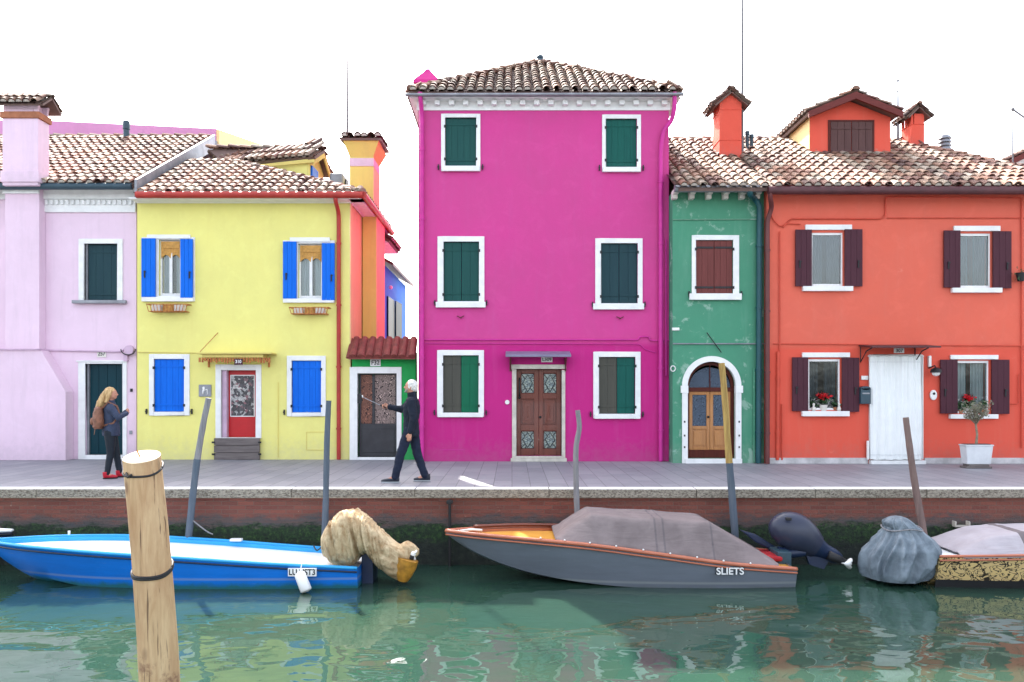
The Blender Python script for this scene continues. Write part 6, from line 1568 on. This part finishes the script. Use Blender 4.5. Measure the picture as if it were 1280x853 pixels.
# --- boat at far left
fb_ = thing('motorboat', 'tip of a white-topped boat showing at the left edge behind the blue boat bow', 'boat', (-9.5, 11.95, WATER))
st = [(-12.0, .40, -.80, .35, -1.25, -1.4), (-10.5, .40, -.74, .33, -1.25, -1.4), (-9.2, .34, -.66, .22, -1.18, -1.3), (-8.4, .20, -.60, .08, -.95, -1.0), (-7.72, .012, -.585, .004, -.64, -.65)]
hull(fb_, st, 11.95, (M['cowl_navy'], M['deckwhite'], M['deckwhite']), drop=.01, inner=.05, rail=.03)

# ================================================================== poles
def pole(pts, Y0, Y1, r0, r1, mat, label, low=None, capcol=None):
    """pts from top to bottom in photo pixels; continues into the bed"""
    n = len(pts); P = []
    for i, (a, b) in enumerate(pts): P.append(W(a, b, Y0+(Y1-Y0)*i/(n-1)))
    d_ = (P[-1]-P[-2]).normalized(); P.append(P[-1]+d_*((P[-1].z+2.2)/-d_.z if d_.z else 1))
    st_ = [list(p)+[r0+(r1-r0)*i/(len(P)-1)] for i, p in enumerate(P)]; N = 30; PP = []; RR = []
    for i in range(N+1): q = interp(st_, i/N); PP.append(Vector(q[:3])); RR.append(q[3]*(1+.08*noise.noise(Vector((i*.6, Y0*9, P[0].x*3)))))
    base = Vector((PP[-1].x, PP[-1].y, PP[-1].z))
    o = thing('mooring_pole', label, 'mooring pole', base, 'wooden mooring poles along the quay')
    fn = lambda t, th: 1+.05*math.sin(3*th+t*5)+.04*noise.noise(Vector((math.cos(th), math.sin(th), t*8)))
    if low:
        k = low; m = MB(); m.tube(PP[:k+1], RR[:k+1], 12, fn=fn); m.build('upper_shaft', mat, o, smooth=True, angle=50)
        m = MB(); m.tube(PP[k:], [r_*1.03 for r_ in RR[k:]], 12, fn=fn); m.build('tarred_shaft', M['pole_blue'], o, smooth=True, angle=50)
    else:
        m = MB(); m.tube(PP, RR, 12, fn=fn); m.build('shaft', mat, o, smooth=True, angle=50)
    return o
pole([(261, 498), (254, 530), (248, 566), (241, 620), (236, 668)], 12.2, 12.18, .045, .056, M['pole_grey'], 'crooked grey mooring pole leaning left in front of the plaque on the yellow house', low=13)
pole([(411, 501), (409, 540), (408, 580), (407, 630), (406, 670)], 12.2, 12.15, .042, .054, M['pole_blue'], 'upright blue-grey mooring pole rising behind the beige motor cover')
pole([(722, 513), (724, 535), (720, 560), (720, 600), (722, 652)], 12.22, 12.2, .038, .048, M['pole_grey'], 'pale grey wavy mooring pole right of the magenta house door')
pole([(902, 454), (907, 510), (911, 570), (915, 620), (919, 672)], 12.15, 12.2, .048, .060, M['pole_yellow'], 'tall straw yellow mooring pole with a blue-grey lower end before the arched door', low=13)
pole([(1132, 522), (1137, 560), (1143, 600), (1151, 646)], 12.0, 11.9, .043, .058, M['pole_brown'], 'brown-grey mooring pole leaning right behind the grey-blue tarpaulin, before the white curtain')
# foreground post
Yf = 6.0; r_ = 22.0*Yf/F
fp = thing('mooring_post', 'thick stripped log mooring post in the foreground with a flat sawn top', 'mooring post', W(200, 890, Yf))
top, bot = W(177.5, 571, Yf), W(199.5, 870, Yf); ax = (bot-top).normalized(); bot2 = bot+ax*1.4
m = MB(); PP = []; RR = []; N = 60
for i in range(N+1):
    f = i/N; PP.append(top.lerp(bot2, f)+Vector((.018*math.sin(f*5), 0, 0))); RR.append(r_*(1+.07*min(1, f*1.6)) * (1+.012*noise.noise(Vector((f*9, 2, 0)))))
tl = .30
b0 = len(m.v); seg = 40
m.tube(PP, RR, seg, cap=False, fn=lambda t, th: 1+.02*math.sin(2*th+1)+.014*math.sin(5*th+t*4)+.02*noise.noise(Vector((math.cos(th)*1.5, math.sin(th)*1.5, t*9))))
# tilt the sawn end towards the viewer
top_y = top.y
row0 = [(top.z+(m.v[k][1]-top_y)*tl)-m.v[k][2] for k in range(seg)]
for k in range(seg*5):
    x_, y_, z_ = m.v[k]; w_ = 1-(k//seg)/5; m.v[k] = (x_, y_, z_+row0[k % seg]*w_)
ringtop = [Vector(m.v[k]) for k in range(seg)]
m.build('trunk', M['post'], fp, smooth=True, origin=(bot2.x, bot2.y, -2.0))
c_ = sum(ringtop, Vector())/seg; m = MB(); m.v = [tuple(c_+Vector((0, 0, .004)))]
for f in (.5, .94): m.v += [tuple(c_+(q-c_)*f+Vector((0, 0, .004))) for q in ringtop]
m.v += [tuple(q+Vector((0, 0, -.004))) for q in ringtop]
for k in range(seg):
    k2 = (k+1) % seg; m.face((0, 1+k, 1+k2))
    for L_ in range(2): a = 1+L_*seg; m.face((a+k, a+seg+k, a+seg+k2, a+k2))
m.build('sawn_end', M['postend'], fp, smooth=True, angle=40)
def cord(ypx, slack, rad, tailn):
    f = (PZ(ypx, Yf)-top.z)/(bot2.z-top.z); c = top.lerp(bot2, f)+Vector((.018*math.sin(f*5), 0, 0)); R_ = r_*(1+.07*min(1, f*1.6))+rad*.3; m = MB()
    P = [(c.x+R_*math.cos(t), c.y+R_*math.sin(t), c.z+slack*math.sin(t)+.006*math.sin(3*t)) for t in [2*math.pi*i/40 for i in range(41)]]
    m.tube(P, rad, 8); 
    if tailn: m.tube([(c.x-R_*.5, c.y-R_*.9, c.z-.02), (c.x-R_*.3, c.y-R_*1.1, c.z-.05), (c.x-R_*.1, c.y-R_*1.1, c.z-.03)], rad, 6)
    m.build('cord', M['rubber'], fp, smooth=True)
cord(586, .055, .009, True); cord(710, .05, .011, False); cord(713, .045, .010, False)
m = MB(); m.tube([c_+Vector((-.01, -.01, .0)), c_+Vector((-.02, -.02, .03)), c_+Vector((-.03, -.02, .05))], .006, 6); m.build('nail', M['ochre_iron'], fp)

# ================================================================== people
def remesh(mb, name, mat, parent, vox=.007, smooth_it=2, origin=None, crease=None):
    o_ = Vector(origin) if origin is not None else mb.centre()
    me = mb.mesh(name, mat, o_, False, True); tmp = bpy.data.objects.new('tmp', me); COL.objects.link(tmp)
    r_ = tmp.modifiers.new('r', 'REMESH'); r_.mode = 'VOXEL'; r_.voxel_size = vox; r_.use_smooth_shade = True
    if smooth_it: s_ = tmp.modifiers.new('s', 'SMOOTH'); s_.factor = .5; s_.iterations = smooth_it
    bpy.context.view_layer.update()
    me2 = bpy.data.meshes.new_from_object(tmp.evaluated_get(bpy.context.evaluated_depsgraph_get()))
    bpy.data.objects.remove(tmp); me2.materials.clear(); me2.materials.append(mat); me2.name = name
    if crease:
        am, fx, fz = crease; nr = [v.normal.copy() for v in me2.vertices]
        for v, nn in zip(me2.vertices, nr):
            q = v.co+o_; h = (1-2.2*abs(noise.noise(Vector((q.x*fx, q.y*fx, q.z*fz)))))+.5*(1-2.2*abs(noise.noise(Vector((q.x*fx*2.1+5, q.y*fx*2.1, q.z*fz*2.3)))))
            v.co += nn*(am*h)
    me2.polygons.foreach_set('use_smooth', [True]*len(me2.polygons))
    o = bpy.data.objects.new(name, me2); return _link(o, parent, o_)
def limb(m, pts, radii, seg=14):
    m.tube(pts, radii, seg)
    for p, r_ in zip(pts, radii):
        rr_ = r_ if not isinstance(r_, tuple) else min(r_); m.ball(p, rr_, 12, 8)
def hand(m, L, wrist, d, side, n, sc=1.0, curl=.5):
    """palm + 4 curled fingers + thumb; d forward, side across the palm (thumb side +), n towards which fingers curl"""
    d, side, n = Vector(d).normalized(), Vector(side).normalized(), Vector(n).normalized(); w = Vector(wrist)
    pc = w+d*.05*sc
    q = MB(); 
    m.tube([w, w+d*.03*sc, w+d*.085*sc], [(.022*sc, .017*sc), (.038*sc, .016*sc), (.040*sc, .013*sc)], 12, up=n)
    for i, ln in enumerate((.070, .080, .074, .058)):
        b_ = w+d*.082*sc+side*(.030-.020*i)*sc; a1 = curl*.7; a2 = curl*1.7
        p1 = b_+(d*math.cos(a1)+n*math.sin(a1))*ln*.5*sc; p2 = p1+(d*math.cos(a2)+n*math.sin(a2))*ln*.5*sc
        limb(m, [b_-d*.02*sc, p1, p2], [.0095*sc, .009*sc, .0075*sc], 8)
    t0 = w+d*.025*sc+side*.026*sc; t1 = t0+(d*.7+side*.7).normalized()*.036*sc; t2 = t1+(d+side*.1+n*curl).normalized()*.030*sc
    limb(m, [t0, t1, t2], [.013*sc, .011*sc, .009*sc], 8)
# ---- man
X0, Y0 = PX(514, 13.34), 13.34
L = lambda f, s, z: Vector((X0-f, Y0-s, z))
man = thing('person', 'man in dark jacket and jeans striding left with a selfie stick held out before him', 'person', (X0, Y0, 0))
fh_, bh_ = 'near', 'far'
hipF, kneeF, ankF = L(.02, .09, .90), L(.17, .09, .49), L(.27, .09, .10)
hipB, kneeB, ankB = L(-.02, -.09, .90), L(-.09, -.09, .49), L(-.235, -.09, .11)
shR, elR, wrR = L(.0, -.17, 1.39), L(.19, -.20, 1.25), L(.41, -.17, 1.295)
shL, elL, wrL = L(-.02, .19, 1.39), L(-.07, .235, 1.11), L(-.01, .235, .865)
def torso(m, L, k=1.0):
    m.tube([L(0, 0, .86), L(0, 0, .95), L(.0, 0, 1.08), L(-.005, 0, 1.22), L(-.01, 0, 1.34), L(-.02, 0, 1.43), L(-.02, 0, 1.47)],
           [(.15*k, .105*k), (.165*k, .12*k), (.155*k, .115*k), (.175*k, .13*k), (.18*k, .125*k), (.13*k, .09*k), (.07*k, .065*k)], 20, up=(L(1, 0, 0)-L(0, 0, 0)))
m = MB(); torso(m, L, .93)
limb(m, [hipF, kneeF, ankF], [.08, .055, .04]); limb(m, [hipB, kneeB, ankB], [.08, .055, .04])
limb(m, [shR, elR, wrR], [.05, .04, .027]); limb(m, [shL, elL, wrL], [.05, .04, .027])
limb(m, [L(-.02, 0, 1.42), L(-.005, 0, 1.56)], [.06, .055])
hc = L(.01, 0, 1.645)
m.ball(hc, (.098, .075, .108), 18, 12); m.ball(L(.045, 0, 1.60), (.06, .055, .065), 14, 10)      # skull and jaw
m.tube([L(.095, 0, 1.668), L(.118, 0, 1.632), L(.10, 0, 1.622)], [(.010, .010), (.016, .014), (.012, .016)], 8)   # nose
for s in (-1, 1): m.ball(L(-.002, s*.076, 1.64), (.016, .010, .030), 8, 6); m.ball(L(.085, s*.028, 1.675), (.018, .022, .010), 8, 6)
m.tube([L(.09, -.022, 1.598), L(.098, 0, 1.60), L(.09, .022, 1.598)], .008, 6)
hand(m, L, wrR, L(.9, 0, .1)-L(0, 0, 0), (0, 0, 1), (0, -1, 0), 1.0, 1.1)
hand(m, L, wrL, (-.15, 0, -1), (-1, 0, .0), (0, 1, 0), 1.0, .45)
for a_ in (ankF, ankB): limb(m, [a_, a_+Vector((-.10, 0, -.05))], [.035, .035])
remesh(m, 'body', M['skin'], man, .0065, 1)
m = MB(); torso(m, L, 1.08); m.tube([L(.0, 0, .80), L(0, 0, .90)], [(.18, .135), (.18, .135)], 20, up=(1, 0, 0))
limb(m, [shR, elR, L(.395, -.17, 1.29)], [.075, .058, .046]); limb(m, [shL, elL, L(-.015, .235, .89)], [.075, .062, .048])
m.tube([L(-.02, 0, 1.40), L(-.01, 0, 1.50), L(.0, 0, 1.545)], [(.085, .08), (.075, .07), (.068, .065)], 16, up=(1, 0, 0))
for _ in range(10):
    pass
jk = remesh(m, 'jacket', M['navy_cloth'], man, .009, 2, crease=(.007, 7, 11))
m = MB()
m.tube([L(0, 0, .93), L(0, 0, .86), L(0, 0, .80)], [(.16, .115), (.165, .12), (.14, .11)], 18, up=(1, 0, 0))
limb(m, [hipF, kneeF, L(.262, .09, .095)], [.098, .075, .062]); limb(m, [hipB, kneeB, L(-.228, -.09, .105)], [.098, .075, .062])
remesh(m, 'trousers', M['jeans'], man, .009, 2, crease=(.005, 7, 14))
def shoe(par, heel, toe, z, mat, sole, w=.045, h=.095):
    heel = Vector(heel); toe = Vector(toe); d = toe-heel
    m = MB(); m.tube([heel+Vector((0, 0, z+.05)), heel+d*.15+Vector((0, 0, z+.055)), heel+d*.5+Vector((0, 0, z+.05)), heel+d*.8+Vector((0, 0, z+.042)), heel+d*1.0+Vector((0, 0, z+.035))], [(.025, .03), (w*.85, .045), (w*.9, .038), (w*1.05, .028), (w*.5, .016)], 14, up=(0, 0, 1))
    m.tube([heel+d*.18+Vector((0, 0, z+.05)), heel+d*.17+Vector((0, 0, z+.13))], [.045, .052], 12)
    remesh(m, 'shoe', mat, par, .007, 1)
    m = MB(); n_ = Vector((-d.y, d.x, 0)).normalized(); P = []
    for i in range(20):
        t = 2*math.pi*i/20; c = math.cos(t); s = math.sin(t)
        P.append(heel+d*(.5-.53*c)+n_*(w*1.05*s*(1.0 if c < 0 else .85)))
    m.prism([Vector((p.x, p.y, z+.003)) for p in P], (0, 0, .020)); m.build('sole', sole, par, bevel=.004)
shoe(man, L(.19, .09, 0), L(.50, .10, 0), 0, M['blackshoe'], M['solewhite']); shoe(man, L(-.32, -.09, 0), L(-.03, -.10, 0), 0.004, M['blackshoe'], M['solewhite'])
m = MB(); m.ball(L(-.012, 0, 1.665), (.102, .082, .104), 18, 12); m.ball(L(-.06, 0, 1.61), (.045, .07, .05), 12, 8); mm_ = [q for q in m.v]
m.v = [tuple(Vector(q)) if (X0-q[0]) < .052 else tuple(Vector((X0-.052, q[1], q[2]))) for q in m.v]
remesh(m, 'hair', M['hairwhite'], man, .006, 1, crease=(.005, 30, 22))
m = MB(); m.tube([L(.055, .055, 1.615), L(.075, .045, 1.575), L(.095, 0, 1.560), L(.075, -.045, 1.575), L(.055, -.055, 1.615)], [.014, .02, .022, .02, .014], 8); m.tube([L(.105, .025, 1.612), L(.108, 0, 1.617), L(.105, -.025, 1.612)], .008, 6)
remesh(m, 'beard', M['hairgrey'], man, .006, 1)
m = MB()
for s in (-1, 1): m.ball(L(.098, s*.030, 1.662), (.007, .010, .006), 8, 6)
m.build('eyes', M['eye'], man, smooth=True)
ss = thing('selfie_stick', 'thin selfie stick with a dark phone clipped on, held out by the striding man', 'selfie stick', L(.45, -.17, 1.30))
m = MB(); m.tube([L(.45, -.16, 1.275), L(.56, -.15, 1.325)], .013, 8); m.build('handle', M['rubber'], ss)
m = MB(); m.tube([L(.56, -.15, 1.325), L(.87, -.13, 1.47)], .006, 8); m.build('rod', M['zinc'], ss)
m = MB(); m.box(L(.95, 0, 0).x, L(.87, 0, 0).x, Y0+.09, Y0+.10, 1.36, 1.52); m.build('phone', M['rubber'], ss, bevel=.004)
m = MB(); m.ball(L(.87, -.12, 1.475), .022); m.build('clamp', M['plastic_white'], ss, smooth=True)
# ---- woman
X1, Y1 = PX(139, 13.94), 13.94; yaw = R(28); fd_ = Vector((math.cos(yaw), math.sin(yaw), 0)); sd_ = Vector((-math.sin(yaw), math.cos(yaw), 0))
LW = lambda f, s, z: Vector((X1, Y1, 0))+fd_*f+sd_*s+Vector((0, 0, z))
wo = thing('person', 'woman with long blond hair and red shoes standing by the pink house door', 'person', (X1, Y1, 0))
hR, kR, aR = LW(-.02, -.09, .82), LW(-.01, -.10, .46), LW(-.07, -.11, .09)
hL_, kL_, aL = LW(.0, .09, .82), LW(.08, .08, .46), LW(.14, .07, .09)
sR, eR_, wR = LW(-.01, -.16, 1.27), LW(.11, -.22, 1.10), LW(.25, -.10, 1.17)
sL, eL_, wL = LW(.0, .16, 1.27), LW(.14, .19, 1.10), LW(.26, .06, 1.19)
def torsoW(m, k=1.0, top=1.36, low=.80):
    P = [(.80, .165, .125), (.90, .165, .125), (1.02, .135, .11), (1.14, .145, .125), (1.24, .155, .115), (1.31, .12, .085), (1.36, .06, .055)]
    P = [p for p in P if p[0] >= low-.01]
    m.tube([LW(0, 0, p[0]) for p in P], [(p[1]*k, p[2]*k) for p in P], 20, up=fd_)
m = MB(); torsoW(m, .92)
limb(m, [hR, kR, aR], [.085, .052, .036]); limb(m, [hL_, kL_, aL], [.085, .052, .036])
limb(m, [sR, eR_, wR], [.045, .038, .024]); limb(m, [sL, eL_, wL], [.045, .038, .024])
limb(m, [LW(-.01, 0, 1.32), LW(.0, 0, 1.44)], [.05, .048])
hd_ = R(8); f2 = Vector((math.cos(hd_), math.sin(hd_), 0)); s2 = Vector((-math.sin(hd_), math.cos(hd_), 0)); HW = lambda f, s, z: Vector((X1+.0, Y1, 0))+f2*f+s2*s+Vector((0, 0, z))
m.ball(HW(.01, 0, 1.515), (.09, .073, .102), 18, 12); m.ball(HW(.045, 0, 1.475), (.052, .048, .056), 14, 10)
m.tube([HW(.088, 0, 1.535), HW(.112, 0, 1.503), HW(.095, 0, 1.495)], [(.008, .008), (.013, .012), (.010, .013)], 8)
for s in (-1, 1): m.ball(HW(.078, s*.026, 1.54), (.016, .02, .009), 8, 6); m.ball(HW(-.0, s*.072, 1.51), (.014, .009, .027), 8, 6)
m.tube([HW(.082, -.02, 1.470), HW(.090, 0, 1.473), HW(.082, .02, 1.470)], .008, 6)
hand(m, LW, wR, (LW(.2, .7, .3)-LW(0, 0, 0)), (0, 0, 1), sd_, .9, .8); hand(m, LW, wL, (LW(.2, -.7, .2)-LW(0, 0, 0)), (0, 0, 1), -fd_, .9, .8)
for a_ in (aR, aL): limb(m, [a_, a_+fd_*.09+Vector((0, 0, -.045))], [.032, .03])
remesh(m, 'body', M['skin'], wo, .0065, 1)
m = MB(); torsoW(m, 1.10); m.tube([LW(0, 0, .775), LW(0, 0, .83)], [(.185, .14), (.185, .14)], 20, up=fd_)
limb(m, [sR, eR_, LW(.235, -.12, 1.165)], [.068, .058, .042]); limb(m, [sL, eL_, LW(.245, .08, 1.185)], [.068, .058, .042])
m.tube([LW(-.01, 0, 1.32), LW(-.01, 0, 1.40)], [(.075, .07), (.062, .06)], 16, up=fd_)
remesh(m, 'denim_jacket', M['denim'], wo, .009, 2, crease=(.007, 8, 11))
m = MB(); m.tube([LW(0, 0, .86), LW(0, 0, .76)], [(.16, .12), (.165, .125)], 18, up=fd_)
limb(m, [hR, kR, LW(-.068, -.11, .10)], [.098, .062, .046]); limb(m, [hL_, kL_, LW(.135, .07, .10)], [.098, .062, .046])
remesh(m, 'leggings', M['leggings'], wo, .009, 2, crease=(.003, 8, 14))
hl = aR-fd_*.06; shoe(wo, (hl.x, hl.y, 0), (hl.x+fd_.x*.23, hl.y+fd_.y*.23, 0), 0, M['redshoe'], M['rubber'], .038)
hl = aL-fd_*.06; shoe(wo, (hl.x, hl.y, 0), (hl.x+fd_.x*.23, hl.y+fd_.y*.23, 0), 0, M['redshoe'], M['rubber'], .038)
m = MB(); m.ball(HW(-.022, 0, 1.535), (.100, .085, .102), 18, 12)
m.tube([HW(-.04, 0, 1.56), HW(-.10, 0, 1.48), HW(-.155, -.02, 1.36), HW(-.20, -.03, 1.22), HW(-.235, -.03, 1.12)], [(.06, .08), (.065, .10), (.06, .105), (.045, .085), (.015, .04)], 18, up=(0, 1, 0))
for s in (-1, 1): m.tube([HW(.03, s*.065, 1.58), HW(-.02, s*.085, 1.48), HW(-.06, s*.09, 1.36)], [(.03, .025), (.035, .03), (.03, .025)], 10)
remesh(m, 'hair', M['hairblond'], wo, .007, 1, crease=(.009, 26, 5))
m = MB(); 
for s in (-1, 1): m.ball(HW(.088, s*.028, 1.528), (.006, .009, .006), 8, 6)
m.build('eyes', M['eye'], wo, smooth=True)
bp = thing('backpack', 'small brown leather backpack on the back of the blond woman', 'backpack', LW(-.20, -.02, .92))
m = MB(); P = [(.90, .125, .06), (.93, .15, .085), (1.05, .155, .09), (1.18, .14, .08), (1.26, .11, .06), (1.29, .05, .03)]
m.tube([LW(-.205, -.04, p[0]) for p in P], [(p[2], p[1]) for p in P], 20, up=sd_); remesh(m, 'bag', M['bagbrown'], bp, .009, 2, crease=(.006, 10, 10))
m = MB(); m.ball(LW(-.295, -.04, 1.03), (.045, .045, .07), 12, 8); m.build('pocket', M['bagbrown'], bp, smooth=True)
m = MB()
for s in (-1, 1): m.tube([LW(-.16, s*.09, 1.24), LW(-.05, s*.115, 1.375), LW(.09, s*.12, 1.30), LW(.135, s*.12, 1.15), LW(.03, s*.175, 1.0), LW(-.14, s*.12, .95)], [(.006, .016)]*6, 8)
m.build('strap', M['bagbrown'], bp, smooth=True)
m = MB(); m.tube([LW(-.25, -.12, .93), LW(-.27, -.15, .80)], .006, 5); m.build('tassel', M['bagbrown'], bp)
# ================================================================== sky, sun, camera
EL, AZ = R(44), math.atan2(-.375, .93)
w = bpy.data.worlds.new('World'); scene.world = w; w.use_nodes = True; n = w.node_tree
bg = n.nodes['Background']; sky = n.nodes.new('ShaderNodeTexSky'); sky.sky_type = 'NISHITA'; sky.sun_disc = False
sky.sun_elevation = EL; sky.sun_rotation = AZ; sky.air_density = 1.0; sky.dust_density = 4.0; sky.ozone_density = 1.0; sky.altitude = 0
hs = n.nodes.new('ShaderNodeHueSaturation'); hs.inputs['Saturation'].default_value = SKYSAT
n.links.new(sky.outputs[0], hs.inputs['Color']); n.links.new(hs.outputs[0], bg.inputs[0]); bg.inputs[1].default_value = SKYSTR
sd = bpy.data.lights.new('sun', 'SUN'); sd.energy = SUNSTR; sd.angle = R(.6); sd.color = (1, .94, .86)
so = bpy.data.objects.new('sun', sd); COL.objects.link(so)
dirv = Vector((math.sin(AZ)*math.cos(EL), math.cos(AZ)*math.cos(EL), math.sin(EL)))
so.rotation_euler = dirv.to_track_quat('Z', 'Y').to_euler(); so.location = (0, 0, 30)
cd = bpy.data.cameras.new('camera'); cam = bpy.data.objects.new('camera', cd); COL.objects.link(cam)
cam.location = (0, 0, CZ); cam.rotation_euler = (R(90), 0, 0)
cd.sensor_width = 36; cd.lens = 36*F/1280; cd.shift_y = (HY-426.5)/1280; cd.clip_end = 3000; cd.clip_start = .05
scene.camera = cam
scene.view_settings.view_transform = 'Standard'; scene.view_settings.look = 'None'; scene.view_settings.gamma = 1; scene.view_settings.use_curve_mapping = False
scene.view_settings.exposure = EXPO
scene.cycles.max_bounces = 8; scene.cycles.diffuse_bounces = 4; scene.cycles.glossy_bounces = 4; scene.cycles.transparent_max_bounces = 8
scene.cycles.use_denoising = True; scene.cycles.caustics_reflective = False; scene.cycles.caustics_refractive = False
scene.cycles.sample_clamp_indirect = 6
